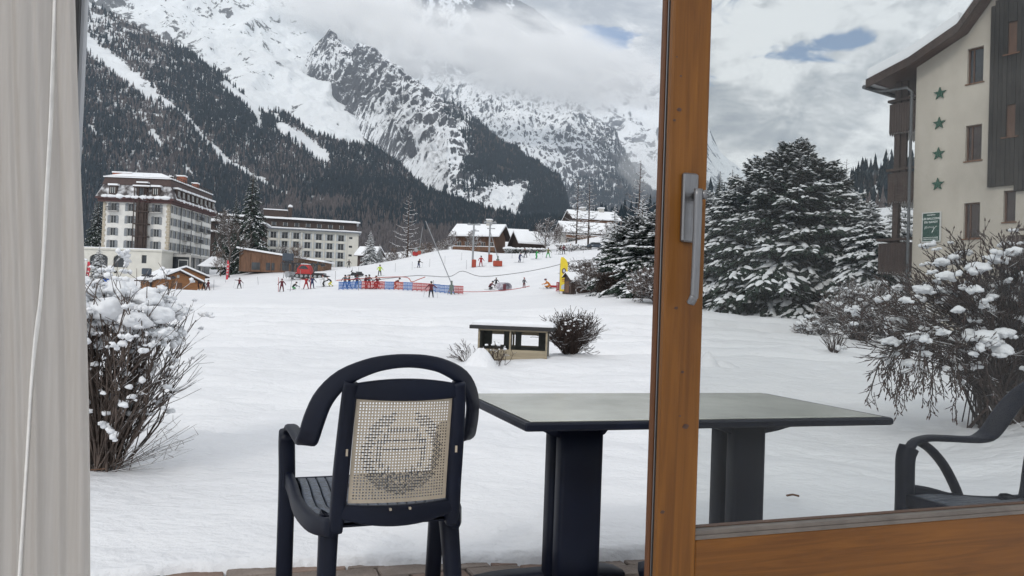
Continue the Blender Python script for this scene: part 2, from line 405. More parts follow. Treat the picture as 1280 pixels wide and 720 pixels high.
class Layer:
    def __init__(s, label, ridge, foot, nu, nv, mat_, amp, sc, rock, wood, jag=.12, bw=28, back=.5, seed=0., sharp=True):
        rx = np.array([p[0] for p in ridge], float); s.x0, s.x1 = rx[0], rx[-1]
        s.ridge, s.foot = ridge, foot; s.amp, s.sc, s.jag, s.seed, s.sharp = amp, sc, jag, seed, sharp
        u = np.linspace(s.x0, s.x1, nu); v = np.concatenate([np.linspace(0, 1, nv), 1+np.linspace(.05, 1, 8)])
        U, V = np.meshgrid(u, v); U = U.ravel(); V = V.ravel()
        P, py = s.pos(U, V)
        ro = np.clip(V-1, 0, 1); P2 = P.copy()
        bk = ro > 0
        dirs = P-np.array([0, 0, CH]); dirs[:, 2] = 0; L = np.linalg.norm(dirs, axis=1); dirs /= L[:, None]
        P2[bk] += dirs[bk]*(ro[bk]*back*L[bk])[:, None]; P2[bk, 2] -= ro[bk]*back*L[bk]*.7
        nvv = len(v); i, j = np.meshgrid(np.arange(nvv-1), np.arange(nu-1), indexing='ij'); i = i.ravel(); j = j.ravel()
        fc = np.stack([i*nu+j, i*nu+j+1, (i+1)*nu+j+1, (i+1)*nu+j], 1)
        me = mesh_np('mountain', P2, fc, mat_, True)
        attr(me, 'rock', rock(U, py) if callable(rock) else (field(U, py, rock, bw) if rock else np.zeros(len(U))))
        attr(me, 'wood', wood(U, py) if callable(wood) else (field(U, py, wood, bw) if wood else np.zeros(len(U))))
        s.o = put('mountain', me); props(s.o, label=label, kind='structure')
    def pos(s, U, V):
        r = s.ridge; f = s.foot
        ry = np.interp(U, [p[0] for p in r], [p[1] for p in r]); rd = np.interp(U, [p[0] for p in r], [p[2] for p in r])
        fy = np.interp(U, [p[0] for p in f], [p[1] for p in f]); fd = np.interp(U, [p[0] for p in f], [p[2] for p in f])
        vv = np.clip(V, 0, 1); t = vv*fd/(rd-vv*(rd-fd)); py = fy+(ry-fy)*vv
        def W_(py, d):
            v = np.stack([(U-640)/F, -(py-360)/F, -np.ones(len(U))], 1) @ CR.T
            return v*d[:, None]+np.array([0, 0, CH])
        A = W_(fy, fd); B = W_(ry, rd); P = A+(B-A)*t[:, None]
        q = P/s.sc; q[:, 2] *= .6
        n = fbm(q+s.seed, 7, .55, s.sharp)
        env = np.clip(4*t, 0, 1)*np.where(t > .9, s.jag+(1-s.jag)*np.clip((1-t)/.1, 0, 1), 1)
        n = n-(.25 if s.sharp else 0)
        P[:, 2] += s.amp*n*env
        dd = P-np.array([0, 0, CH]); dd[:, 2] = 0; dd /= np.linalg.norm(dd, axis=1)[:, None]
        P -= dd*(s.amp*.9*n*env)[:, None]
        return P, py
RK = (.10, .105, .115)
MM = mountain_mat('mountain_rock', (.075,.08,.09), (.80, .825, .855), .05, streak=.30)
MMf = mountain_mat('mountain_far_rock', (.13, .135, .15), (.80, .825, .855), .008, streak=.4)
MG = mountain_mat('glacier_slope', (.12, .125, .13), (.80, .83, .855), .02, streak=.6)
MF = mountain_mat('forest_slope', (.10, .10, .105), (.80, .825, .85), .03, brown=(.115, .095, .088), streak=.6)

def pdist(px, py, pl):
    best = np.full(len(px), 1e9)
    for (x0, y0), (x1, y1) in zip(pl, pl[1:]):
        t = np.clip(((px-x0)*(x1-x0)+(py-y0)*(y1-y0))/((x1-x0)**2+(y1-y0)**2+1e-9), 0, 1); best = np.minimum(best, np.hypot(px-x0-t*(x1-x0), py-y0-t*(y1-y0)))
    return best
GUL = [([(96, 36), (104, 46), (125, 64), (154, 87), (188, 116)], 8), ([(188, 116), (223, 139), (263, 179), (292, 202), (321, 220), (362, 246), (379, 252), (405, 258)], 2.6), ([(281, 107), (304, 124), (321, 145), (325, 160)], 4.5), ([(350, 160), (375, 172), (406, 195)], 6), ([(190, 165), (200, 178)], 3.5), ([(110, 158), (118, 166)], 3), ([(232, 205), (240, 216)], 3), ([(160, 225), (166, 240)], 3), ([(212, 30), (240, 62), (262, 84)], 3), ([(300, 118), (350, 150)], 2)]
def densA(px, py):
    g = np.full(len(px), 1.)
    for pl, w in GUL: g = np.minimum(g, np.clip((pdist(px, py, pl)-w*.55)/w, 0, 1))
    top = np.clip(1-((px-100)/70)**2, 0, 1)*(py < 60)
    return (1.05-.45*top)*g-.35*(1-g)
# A: wooded lower flank of the left massif
LA = Layer('wooded lower flank of the left mountain, dark spruce and snowy gullies',
  [(-260,-300,1700),(-100,-150,1700),(60,-30,1650),(117,6,1650),(158,26,1650),(210,52,1650),(239,66,1650),(273,92,1600),(325,134,1550),(360,143,1500),(389,166,1500),(432,180,1450),(470,187,1400),(500,206,1350),(530,235,1250),(569,255,1150),(616,265,1050),(658,276,950),(705,282,850),(760,286,750),(840,296,700)],
  [(-260,345,800),(300,335,800),(620,325,700),(840,322,560)], 520, 260, MF, 26, 260,
  lambda px, py: .18+.3*densA(px, py), lambda px, py: -.05+.72*np.clip(densA(px, py), 0, 1)+.25*np.clip((py-230)/40, 0, 1),
  jag=.08, bw=13, sharp=False, seed=3.)
# B: broad snow and glacier slope above the woods
LB = Layer('broad snow and glacier slope of the left mountain',
  [(-260,-230,4600),(0,-200,4400),(150,-150,4200),(300,-80,4000),(380,-20,3800),(430,30,3600),(470,80,3400),(520,140,3100),(570,190,2800),(640,245,2500),(700,275,2300)],
  [(-260,330,1750),(300,330,1750),(700,320,1600)], 420, 260, MG, 60, 420,
  [(150,30,.55),(130,12,.5),(230,60,.5),(180,10,.1),(250,50,.05),(340,40,.1),(260,20,.18),(300,60,.18),(350,75,.1),(400,120,.0),(420,160,.0),(330,70,.35),(240,42,.4),(300,90,.3),(380,150,.1),(450,180,.2),(340,100,.0),(500,220,.05),(560,240,.1),(420,40,.1)],
  None, jag=.3, bw=16, seed=7.)
# C: rocky triangular spur with a wooded right shoulder
LC = Layer('rocky triangular spur with wooded right shoulder',
  [(352,84,2900),(368,74,2850),(380,78,2850),(392,58,2800),(405,46,2800),(412,38,2800),(420,47,2780),(428,58,2750),(440,64,2750),(448,57,2700),(458,58,2700),(468,62,2650),(482,72,2600),(498,85,2550),(515,100,2450),(530,110,2400),(545,122,2350),(560,131,2300),(576,139,2250),(590,151,2200),(604,162,2150),(620,174,2100),(633,185,2050),(650,196,2000),(665,207,1950),(683,219,1880),(695,229,1820),(702,240,1780),(706,252,1740),(710,266,1700),(722,285,1650)],
  [(352,92,2800),(380,108,2700),(400,122,2600),(430,150,2450),(455,172,2300),(480,190,2100),(500,215,1900),(530,250,1600),(560,285,1300),(722,320,1200)], 520, 330, MM, 40, 130,
  [(370,80,0.23),(400,60,0.35),(412,42,0.63),(392,95,0.48),(410,115,0.60),(395,80,0.10),(430,75,0.20),(450,90,0.57),(462,75,0.45),(450,120,0.60),(470,110,0.48),(500,95,0.48),(520,120,0.41),(480,140,0.38),(500,150,0.29),(470,150,0.23),(490,175,0.48),(505,190,0.57),(465,170,0.17),(530,190,0.10),(545,210,0.10),(520,210,0.20),(545,165,0.35),(560,180,0.17),(580,180,0.41),(540,230,0.29),(570,225,0.41),(590,240,0.35),(560,150,0.48),(600,190,0.60),(640,225,0.66),(690,250,0.66),(635,255,0.10),(645,262,0.10),(625,250,0.17),(500,215,0.10),(515,232,0.10),(540,248,0.17),(610,245,0.48)],
  [(412,42,.1),(450,90,.05),(450,120,.15),(500,120,.1),(480,140,-.1),(530,190,-.5),(545,165,.1),(560,180,-.4),(545,140,.0),(575,160,.5),(580,190,.35),(600,190,.95),(620,200,1.),(640,225,1.1),(690,250,1.1),(680,230,1.1),(635,256,-.3),(643,262,-.3),(623,248,.1),(656,268,1.),(600,230,.6),(570,225,.0),(610,240,.6),(540,230,-.2),(500,215,-.5),(515,232,-.5),(590,245,.1),(680,268,1.)],
  jag=.45, bw=11, seed=11.)
# D: snowy rock wall behind
LD = Layer('snowy rock wall behind the spur, its foot wooded',
  [(470,150,5600),(520,135,5400),(540,118,5200),(556,98,5200),(585,96,5100),(610,88,5000),(640,95,4900),(670,104,4800),(700,112,4700),(725,128,4500),(745,150,4300),(760,160,4250),(770,168,4200),(780,192,4100),(790,214,4000),(800,236,3900),(815,246,3800),(830,252,3700),(860,262,3600),(1000,280,3500)],
  [(470,330,2600),(700,325,2500),(1000,325,2500)], 480, 260, MM, 75, 260,
  [(560,110,0.42),(590,120,0.23),(600,150,0.42),(640,150,0.29),(620,180,0.29),(660,180,0.26),(650,120,0.26),(700,150,0.26),(720,160,0.42),(700,190,0.42),(740,180,0.51),(720,220,0.54),(760,200,0.54),(780,220,0.54),(745,230,0.48),(680,210,0.23),(800,250,0.60),(670,140,0.35)],
  [(560,110,-.2),(640,150,-.1),(700,150,-.1),(690,200,-.1),(720,225,.25),(740,200,.2),(760,220,.45),(780,235,.8),(810,260,1.),(760,250,.7),(730,250,.5),(850,280,1.),(700,230,.0)],
  jag=.35, bw=16, seed=19.)
# E, F: far ridges
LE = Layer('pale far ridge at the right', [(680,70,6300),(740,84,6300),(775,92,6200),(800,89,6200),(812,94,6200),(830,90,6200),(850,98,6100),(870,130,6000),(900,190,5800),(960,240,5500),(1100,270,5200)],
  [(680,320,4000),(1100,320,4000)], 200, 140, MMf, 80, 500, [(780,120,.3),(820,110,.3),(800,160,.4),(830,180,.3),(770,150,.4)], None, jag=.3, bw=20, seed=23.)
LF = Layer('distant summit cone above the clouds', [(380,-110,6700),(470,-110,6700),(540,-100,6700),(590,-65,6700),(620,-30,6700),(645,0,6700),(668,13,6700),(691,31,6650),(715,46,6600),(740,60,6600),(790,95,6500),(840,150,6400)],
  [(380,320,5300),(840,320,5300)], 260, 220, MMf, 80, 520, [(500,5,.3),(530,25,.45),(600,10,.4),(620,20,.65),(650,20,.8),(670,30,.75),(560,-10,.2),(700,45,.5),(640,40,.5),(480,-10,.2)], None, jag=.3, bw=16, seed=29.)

# G: wooded hill at the right, near
LG = Layer('wooded hill rising at the right', [(740,275,420),(820,262,420),(880,246,400),(930,240,380),(980,236,360),(1040,232,340),(1080,222,340),(1110,212,340),(1140,204,340),(1200,178,350),(1320,120,360),(1600,20,380)],
  [(740,322,230),(880,345,150),(1000,350,150),(1200,350,150),(1600,350,140)], 240, 80, MF, 6, 60, [(900,280,.6),(1070,250,.3),(1100,280,.4),(1300,200,.6)], [(900,280,.7),(1070,250,.3),(1100,280,.3),(1300,200,.7)], jag=.3, bw=30, sharp=False, seed=31.)

# ---------------------------------------------------------------- forests (too many to count)
def mat_tint(name, a, bcol, snow=(.55, .95), rough=.9):
    "conifer mass: each tree has its own hue through the attribute tint"
    m, nt, b = newmat(name); ar = N(nt, 'ShaderNodeAttribute', attribute_name='tint')
    c = ramp(nt, ar.outputs['Fac'], [(0., a), (.62, tuple(k*1.5 for k in a)), (.75, bcol), (1., tuple(k*1.5 for k in bcol))])
    tcn = N(nt, 'ShaderNodeTexCoord'); nn = noise_(nt, tcn.outputs['Object'], .12, 5, .7)
    up = math_(nt, 'ADD', geo_up(nt), math_(nt, 'MULTIPLY', math_(nt, 'SUBTRACT', nn, .5), 1.6))
    c = mixc(nt, math_(nt, 'MULTIPLY', ramp(nt, up, [(snow[0], 0.), (snow[1], 1.)]), .6), c, (.70, .73, .78))
    nt.links.new(c, b.inputs['Base Color']); b.inputs['Roughness'].default_value = rough; b.inputs['Specular IOR Level'].default_value = .1
    return m
M_for = mat_tint('spruce_forest', (.013, .022, .029), (.085, .074, .074), (.35, 1.05))
def tree_tpl(tiers, seed):
    rr = np.random.RandomState(seed); V = []; Fc = []
    for k in range(tiers):
        z1 = .12+.88*(k/tiers); z2 = min(1., z1+1.45/tiers*.88+.06); r = .17*(1-k/tiers*.92)*rr.uniform(.85, 1.15); o = len(V); n = 6
        for q in range(n):
            a = 6.283*(q+.5*k)/n+rr.uniform(-.3, .3); rq = r*rr.uniform(.6, 1.25); V.append((rq*math.cos(a), rq*math.sin(a), z1-rr.uniform(0, .05)))
        V.append((rr.uniform(-.01, .01), rr.uniform(-.01, .01), z2))
        for q in range(n): Fc.append((o+q, o+(q+1) % n, o+n))
    return np.array(V), np.array(Fc)
TPL = [tree_tpl(4, k) for k in range(4)]; TPLs = [tree_tpl(3, 10+k) for k in range(4)]
def forest(label, pts, hts, tint, mat_, tpls=TPL):
    Vs = []; Fs = []; T = []; o = 0; rr = np.random.RandomState(3); kk = rr.randint(0, len(tpls), len(pts))
    for k, (tv, tf) in enumerate(tpls):
        s = np.where(kk == k)[0]
        if not len(s): continue
        a = rr.uniform(0, 6.28, len(s)); h = hts[s]; w = h*rr.uniform(.8, 1.25, len(s)); ca, sa = np.cos(a), np.sin(a)
        X = (tv[None, :, 0]*ca[:, None]-tv[None, :, 1]*sa[:, None])*w[:, None]+pts[s, 0, None]
        Y = (tv[None, :, 0]*sa[:, None]+tv[None, :, 1]*ca[:, None])*w[:, None]+pts[s, 1, None]
        Z = tv[None, :, 2]*h[:, None]+pts[s, 2, None]-.08*h[:, None]
        V = np.stack([X, Y, Z], 2).reshape(-1, 3); nv = len(tv)
        Fs.append((tf[None]+(np.arange(len(s))*nv)[:, None, None]).reshape(-1, 3)+o); Vs.append(V); T.append(np.repeat(tint[s], nv)); o += len(V)
    me = mesh_np('forest', np.concatenate(Vs), np.concatenate(Fs), mat_); attr(me, 'tint', np.concatenate(T))
    ob = put('forest', me); props(ob, label, 'forest', kind='stuff'); return ob
def scatter(layer, n, dens, seed, hmin, hmax, brownf=None, bw=13, vmin=.02, xr=None):
    rr = np.random.RandomState(seed); x0, x1 = xr or (60, layer.x1)
    U = rr.uniform(x0, x1, n); V = rr.uniform(vmin, 1.0, n); P, py = layer.pos(U, V)
    clump = fbm(P/np.array([90., 90, 90])+5, 3)
    D = (dens(U, py) if callable(dens) else field(U, py, dens, bw))+clump*.9
    keep = (rr.uniform(0, 1, n) < D) & (py > -25)
    P = P[keep]; U = U[keep]; py = py[keep]; k = len(P)
    tint = rr.uniform(0, .6, k)
    if brownf: tint = np.where(rr.uniform(0, 1, k) < field(U, py, brownf, 20)+.8*fbm(P/140+9, 3), rr.uniform(.72, 1, k), tint)
    h = rr.uniform(hmin, hmax, k)*np.where(tint > .7, .7, 1)
    return P, h, tint
brA = [(160,60,.6),(140,110,.8),(150,90,.7),(250,160,.3),(110,120,.5),(120,180,.8),(180,160,.8),(200,190,.8),(250,190,.5),(240,110,.1),(280,150,.05),(190,250,.9),(180,220,.8),(230,240,.7),(300,230,.6),(110,220,.2),(140,150,.1),(270,250,.2),(350,265,.7),(420,205,.3),(400,190,.6),(450,220,.2),(440,180,.6),(470,250,.3),(480,290,.9),(550,280,.9),(640,285,.7),(450,285,.9),(350,290,.6),(500,215,.3),(560,260,.2)]
P, h, t = scatter(LA, 60000, densA, 1, 8, 16, brA, bw=9)
forest('dense spruce and bare larch forest on the left mountain flank', P, h, t, M_for, TPLs)
densC = [(412,42,-1),(450,90,-.6),(500,120,-.6),(450,120,-.3),(530,190,-1),(545,160,-.3),(560,180,-1),(570,150,.2),(578,170,.3),(590,200,.35),(600,180,.8),(605,200,.9),(620,200,1.),(640,225,1.1),(690,250,1.1),(680,230,1.1),(635,256,-.7),(643,262,-.6),(623,248,-.4),(655,270,.5),(668,278,1.),(600,225,.8),(570,225,-.2),(610,237,.5),(540,230,-.6),(500,215,-1),(515,232,-1),(590,240,-.1),(680,268,1.),(600,260,.1),(560,250,.0)]
P, h, t = scatter(LC, 26000, densC, 2, 11, 19, [(600,200,.1),(640,230,.1)], bw=11, xr=(540, 722))
forest('dark spruce forest on the shoulder of the rocky spur', P, h, t, M_for, TPLs)
densD = [(560,110,-1),(640,150,-1),(700,150,-1),(690,200,-.8),(720,215,-.2),(740,205,-.1),(760,215,.3),(780,235,.8),(810,260,1.),(760,250,.8),(730,245,.5),(700,235,0),(850,280,1.)]
P, h, t = scatter(LD, 20000, densD, 4, 16, 28, None, bw=16, xr=(660, 900))
forest('dark forest at the foot of the snowy rock wall', P, h, t, M_for, TPLs)
P, h, t = scatter(LG, 5000, [(900,280,.8),(1060,240,.6),(1070,280,.35),(1090,300,.3),(1130,250,.9),(1020,250,.6),(1300,200,.8),(760,300,.4)], 6, 6, 12, [(900,280,.2),(1060,230,.5),(1100,240,.4)], bw=30, xr=(740, 1600))
forest('snow-dusted conifers covering the hill at the right', P, h, t, M_for, TPL)
# ================================================================ BUILDINGS
M_white = mat('white_render', (.66, .65, .62), .85, .06, .8, .15, 20)
M_cream = mat('cream_render', (.60, .585, .53), .85, .05, .5)
M_beige = mat('beige_roughcast', (.46, .42, .36), .9, .12, .55, .6, 30, detail=10, stretch=(1, 1, .45))
M_stone = mat('stone_quoin', (.42, .37, .29), .9, .15, 3)
M_brown = mat('dark_brown_wood', (.045, .028, .022), .75, .25, 4, .2, 30, stretch=(1, 1, .15))
M_brown2 = mat('brown_wood', (.13, .065, .035), .75, .25, 3, .2, 30, stretch=(1, 1, .2))
M_log = mat('orange_log_wood', (.30, .135, .05), .7, .2, 2, .2, 20, stretch=(.3, .3, 3))
M_clad = mat('weathered_dark_cladding', (.026, .023, .020), .85, .3, 5, .08, 20, stretch=(2, 2, .12), )
M_red = mat('red_brown_cornice', (.065, .026, .025), .7, .15, 2)
M_slate = mat('slate_roof', (.07, .058, .055), .6, .3, 2, snow=(.85, 1.1))
M_iron = mat('dark_iron', (.03, .03, .035), .5, .2, 5)
M_shut = mat('grey_shutter_paint', (.22, .235, .25), .7, .15, 2)
M_pane = mat('dark_window_glass', (.035, .04, .045), .08, .3, 1.)
M_pane2 = mat('brown_tinted_window', (.05, .035, .03), .15, .3, 2.)
M_frame = mat('pale_window_frame', (.55, .55, .53), .6, .08)
M_brick = mat('red_brick', (.28, .10, .06), .9, .2, 5)
M_grey = mat('grey_zinc', (.10, .105, .11), .45, .15, 3, metal=.4)
M_conc = mat('concrete', (.42, .41, .39), .9, .12, 2)

def wall_holes(mb, W, H, holes, depth, y=0., x0=0., z0=0.):
    "front face at local y, facing -y, with rectangular openings and their reveals"
    xs = sorted({x0, W}|{h[0] for h in holes}|{h[1] for h in holes}); zs = sorted({z0, H}|{h[2] for h in holes}|{h[3] for h in holes})
    for a, b in zip(xs, xs[1:]):
        for c, d in zip(zs, zs[1:]):
            mx_, mz = (a+b)/2, (c+d)/2
            if any(h[0] < mx_ < h[1] and h[2] < mz < h[3] for h in holes): continue
            mb.add([(a, y, c), (b, y, c), (b, y, d), (a, y, d)], [(0, 1, 2, 3)])
    for a, b, c, d in holes:
        e = y+depth
        mb.add([(a, y, c), (b, y, c), (b, y, d), (a, y, d), (a, e, c), (b, e, c), (b, e, d), (a, e, d)], [(0, 4, 5, 1), (1, 5, 6, 2), (2, 6, 7, 3), (3, 7, 4, 0)])
def snow_slab(mb, x0, x1, y0, y1, z, t, n=6, seed=0, sl=0.):
    "rounded snow sheet on a flat or gently sloping roof (slope along y)"
    rr = random.Random(seed); nx = max(2, int(abs(x1-x0)/max(abs(x1-x0), abs(y1-y0))*n)+1); ny = max(2, int(abs(y1-y0)/max(abs(x1-x0), abs(y1-y0))*n)+1)
    vs = []; fs = []
    for j in range(ny+1):
        for i in range(nx+1):
            x = x0+(x1-x0)*i/nx; y = y0+(y1-y0)*j/ny; e = (i in (0, nx)) or (j in (0, ny))
            vs.append((x, y, z+sl*(y-y0)+t*(.55 if e else rr.uniform(.9, 1.12))))
    for j in range(ny):
        for i in range(nx): k = j*(nx+1)+i; fs.append((k, k+1, k+nx+2, k+nx+1))
    mb.smooth(); mb.add(vs, fs); mb.smooth(False)
    bd = [(i, 0) for i in range(nx+1)]+[(nx, j) for j in range(1, ny+1)]+[(i, ny) for i in range(nx-1, -1, -1)]+[(0, j) for j in range(ny-1, 0, -1)]
    o = len(mb.v); ring = [vs[j*(nx+1)+i] for i, j in bd]; low = [(p[0], p[1], z+sl*(p[1]-y0)) for p in ring]; m_ = len(ring)
    mb.add(ring+low, [(k, m_+k, m_+(k+1) % m_, (k+1) % m_) for k in range(m_)])

def window_mesh(w, h, fr=.07, y=.0):
    mb = MB(); mb.mat(1); mb.b2(-w/2+fr, w/2-fr, y+.03, y+.05, fr, h-fr)
    mb.mat(0); mb.b2(-w/2, -w/2+fr, y, y+.07, 0, h); mb.b2(w/2-fr, w/2, y, y+.07, 0, h); mb.b2(-w/2+fr, w/2-fr, y, y+.07, 0, fr); mb.b2(-w/2+fr, w/2-fr, y, y+.07, h-fr, h); mb.b2(-.03, .03, y+.005, y+.065, fr, h-fr)
    return mb
def shutter_mesh(w, h, arch=False):
    mb = MB()
    if arch: mb.prism([(-w/2, 0), (w/2, 0), (w/2, h*.86), (w*.3, h*.95), (-w*.1, h), (-w/2, h)], -.04, 0, 'y')
    else: mb.b2(-w/2, w/2, -.04, 0, 0, h)
    for k in range(5): mb.b2(-w*.4, w*.4, -.055, -.04, h*(.08+.17*k), h*(.08+.17*k)+h*.1)
    return mb

# ---------------------------------------------------------------- grand hotel
gz = 10.2; HO = Vector(at(209.8, 315, 180)); HO.z = 0
hotel = thing('grand_hotel', 'tall white hotel with dark snowy mansard roof and grey shutters, leftmost building', 'hotel', (HO.x, HO.y, 0), R_(1.))
W_, D_ = 15.2, 26.; zt = 21.6; FH = (zt-gz)/4
mb = MB()
colsF = [1.6, 5.9, 11.4]; # x from left corner (local x from -W_ to 0)
fh = []; 
for r in range(4):
    for c in (-W_+2.4, -W_+6.3, -2.9):
        fh.append((c-.62, c+.62, gz+.5+r*FH, gz+2.3+r*FH))
wall_holes(mb, 0, zt, fh, .3, 0, -W_, gz)
sh = []; mbs = MB(); mbs.M = Matrix.Rotation(R_(90), 4, 'Z')   # local x' -> +y, faces +x
NS = 10; sx = [1.6+k*(D_-3.2)/(NS-1) for k in range(NS)]
for r in range(4):
    for c in sx: sh.append((c-.55, c+.55, gz+.5+r*FH, gz+2.3+r*FH))
wall_holes(mbs, D_, zt, sh, .3, 0, 0, gz)
mb.v += mbs.v; off = len(mb.v)-len(mbs.v); mb.f += [[k+off for k in f] for f in mbs.f]; mb.mi += mbs.mi; mb.sm += mbs.sm
mb.add([(-W_, 0, gz), (-W_, D_, gz), (-W_, D_, zt), (-W_, 0, zt), (0, D_, gz), (0, D_, zt)], [(0, 3, 2, 1), (1, 2, 5, 4)])
mb.build('wall', M_white, hotel)
mb = MB()
for x0 in (-W_+.02, -.75): 
    for k in range(19):
        w = .75 if k % 2 else .55; mb.b2(x0 if x0 < -5 else -w, x0+w if x0 < -5 else .0, -.07, -.005, gz+k*.6, gz+k*.6+.55)
for k in range(19): w = .75 if k % 2 else .55; mb.b2(.005, .07, -.06, w, gz+k*.6, gz+k*.6+.55)
mb.build('quoins', M_stone, hotel)['kind'] = 'stuff'
wm = window_mesh(1.2, 1.8).build('window', [M_frame, M_pane]); wme = wm.data; bpy.data.objects.remove(wm)
s1 = shutter_mesh(.62, 1.85, True).build('shutter', M_shut); sme = s1.data; bpy.data.objects.remove(s1)
def hwin(x, y, z, rz, sh_=True, w=1.2):
    o = put('window', wme, hotel, (x, y, z), rz)
    if sh_:
        for sgn in (-1, 1):
            q = put('shutter', sme, o, (sgn*(.62+.33), -.22, -.03)); q.scale.x = sgn
    return o
for h in fh: hwin((h[0]+h[1])/2, .2, h[2], 0)
for h in sh: hwin(-.2, (h[0]+h[1])/2, h[2], R_(90))
# cornice, mansard, roof
mb = MB(); mb.b2(-W_-.9, .9, -.9, D_+.9, zt-.35, zt+.25); mb.b2(-W_-1.3, 1.3, -1.3, D_+1.3, zt+.25, zt+.7); mb.build('cornice', M_red, hotel)
mb = MB(); zi = zt+.7; zm = zi+2.9; ztp = zm+1.7
def frust(a, z0, b_, z1):
    return [(-W_-a, -a, z0), (a, -a, z0), (a, D_+a, z0), (-W_-a, D_+a, z0), (-W_-b_, -b_, z1), (b_, -b_, z1), (b_, D_+b_, z1), (-W_-b_, D_+b_, z1)]
FS = [(0, 1, 5, 4), (1, 2, 6, 5), (2, 3, 7, 6), (3, 0, 4, 7), (4, 5, 6, 7)]
mb.mat(0); mb.add(frust(1.25, zi, .1, zm), FS); mb.mat(1); mb.add(frust(.25, zm, -.1, ztp), FS)
mb.build('mansard_roof', [mat('mansard_slate_with_snow', (.055, .045, .045), .7, .3, 1, snow=(.30, .62, .6)), mat('brown_fascia', (.06, .036, .032), .7, .2, 2)], hotel)
mb = MB(); snow_slab(mb, -W_-.2, .2, -.2, D_+.2, ztp, .45, 16, 3); mb.add(frust(-.1, ztp+.35, -4, ztp+1.9), FS); mb.smooth()
for k in range(9): mb.blob((-W_+1+k*1.7, -1.15, zi+.12), (1.1, .5, .32+.1*(k % 3)), k, .3, 1)
for k in range(14): mb.blob((1.15, 1+k*1.85, zi+.1), (.4, .9, .22+.08*(k % 3)), k+20, .3, 1)
mb.build('roof_snow', M_snowroof, hotel)
def dormer(x, y, rz, tall=1.):
    o = MB(); o.mat(0); o.b2(-.85, .85, -.2, 1.2, 0, 2.1*tall); o.mat(2); o.b2(-1.1, 1.1, -.45, 1.2, 2.1*tall+.003, 2.1*tall+.4)
    o.mat(1); o.b2(-.5, .5, -.26, -.2, .35, 1.7*tall); o.mat(3); o.b2(-.5, -.4, -.3, -.26, .35, 1.7*tall); o.b2(.4, .5, -.3, -.26, .35, 1.7*tall); o.b2(-.05, .05, -.3, -.26, .35, 1.7*tall)
    return o
dm = dormer(0, 0, 0).build('dormer', [M_brown, M_pane, M_snowroof, M_frame]); dme = dm.data; bpy.data.objects.remove(dm)
for x in (-W_+2.6, -2.9): put('dormer', dme, hotel, (x, -.9, zi+.5))
for k in range(9): put('dormer', dme, hotel, (.9, 2+k*2.75, zi+.45), R_(90))
# balconies
def balc(w, d=1.1):
    mb = MB(); mb.mat(1); mb.b2(-w/2, w/2, -d, 0, -.15, 0); mb.mat(0); mb.b2(-w/2, w/2, -d, -d+.05, .9, .98); mb.b2(-w/2, -w/2+.05, -d+.05, 0, .9, .98); mb.b2(w/2-.05, w/2, -d+.05, 0, .9, .98)
    n = int(w/.14)
    for k in range(n+1): x = -w/2+.03+k*(w-.06)/n; mb.b2(x-.02, x+.02, -d+.01, -d+.04, 0, .9)
    return mb
bm_ = balc(2.6).build('balcony', [M_iron, M_conc]); bme = bm_.data; bpy.data.objects.remove(bm_)
for x in (-W_+2.4, -2.9): put('balcony', bme, hotel, (x, 0, gz+3*FH+.4))
for k, r in ((3, 2), (3, 1), (6, 2), (6, 1), (3, 0), (6, 3), (8, 2)): put('balcony', bme, hotel, (0, sx[k], gz+r*FH+.4), R_(90))
mb = MB(); xt = -W_+9.2   # dark iron and timber oriel stack
for r in range(4): mb.b2(xt-1.7, xt+1.7, -1.5, 0, gz+r*FH+.3, gz+r*FH+.55)
for x in (xt-1.6, xt-.6, xt+.6, xt+1.6): mb.b2(x-.09, x+.09, -1.45, -1.3, gz, zt+3.)
for r in range(4):
    mb.b2(xt-1.6, xt+1.6, -1.45, -1.4, gz+r*FH+1.35, gz+r*FH+1.43)
    for k in range(12): x = xt-1.55+k*.28; mb.b2(x-.025, x+.025, -1.44, -1.41, gz+r*FH+.55, gz+r*FH+1.35)
    mb.b2(xt-.8, xt+.8, -.06, -.01, gz+r*FH+.6, gz+r*FH+2.4)
mb.b2(xt-1.9, xt+1.9, -1.6, .2, zt+3., zt+3.25); mb.b2(xt-1.1, xt+1.1, -1.2, .9, zt+.7, zt+4.1); mb.b2(xt-1.15, xt+1.15, -1.2, -.1, gz, zt-.4)
mb.build('oriel', M_brown, hotel)
mb = MB(); mb.b2(xt-.6, xt+.6, -1.28, -1.2, zt+1.1, zt+3.); mb.build('oriel_window', M_pane, hotel)
mb = MB(); mb.b2(xt-1.9, xt+1.9, -1.7, .3, zt+3.25, zt+3.55); mb.b2(xt-1.3, xt+1.3, -1.3, 1., zt+4.1, zt+4.4); mb.build('oriel_snow', M_snowroof, hotel)
for x, y, w, d, h, m_ in ((-W_+2.6, 4, 4.4, 2.4, 1.5, M_brick), (-W_+8.6, 2.2, 1.2, .8, 1.0, M_brown), (-1.2, 9, 1.8, 1.6, 2.0, M_brick), (-1., 17, 1.4, 1.4, 1.5, M_brick), (-1.2, 3, .7, .7, 1.0, M_brown)):
    mb = MB(); mb.b2(x-w/2, x+w/2, y-d/2, y+d/2, ztp, ztp+h); c_ = mb.build('chimney', m_, hotel)
    mb = MB(); mb.b2(x-w/2-.1, x+w/2+.1, y-d/2-.1, y+d/2+.1, ztp+h+.003, ztp+h+.3); mb.build('snow_cap', M_snowroof, c_)
mb = MB()   # roof edge railing
for y in [k*1.3 for k in range(20)]: mb.b2(.1, .2, y, y+.1, ztp, ztp+.9)
mb.b2(.08, .22, 0, D_, ztp+.9, ztp+1.0); mb.b2(.08, .22, 0, D_, ztp+.4, ztp+.47); mb.build('roof_railing', M_brown, hotel)
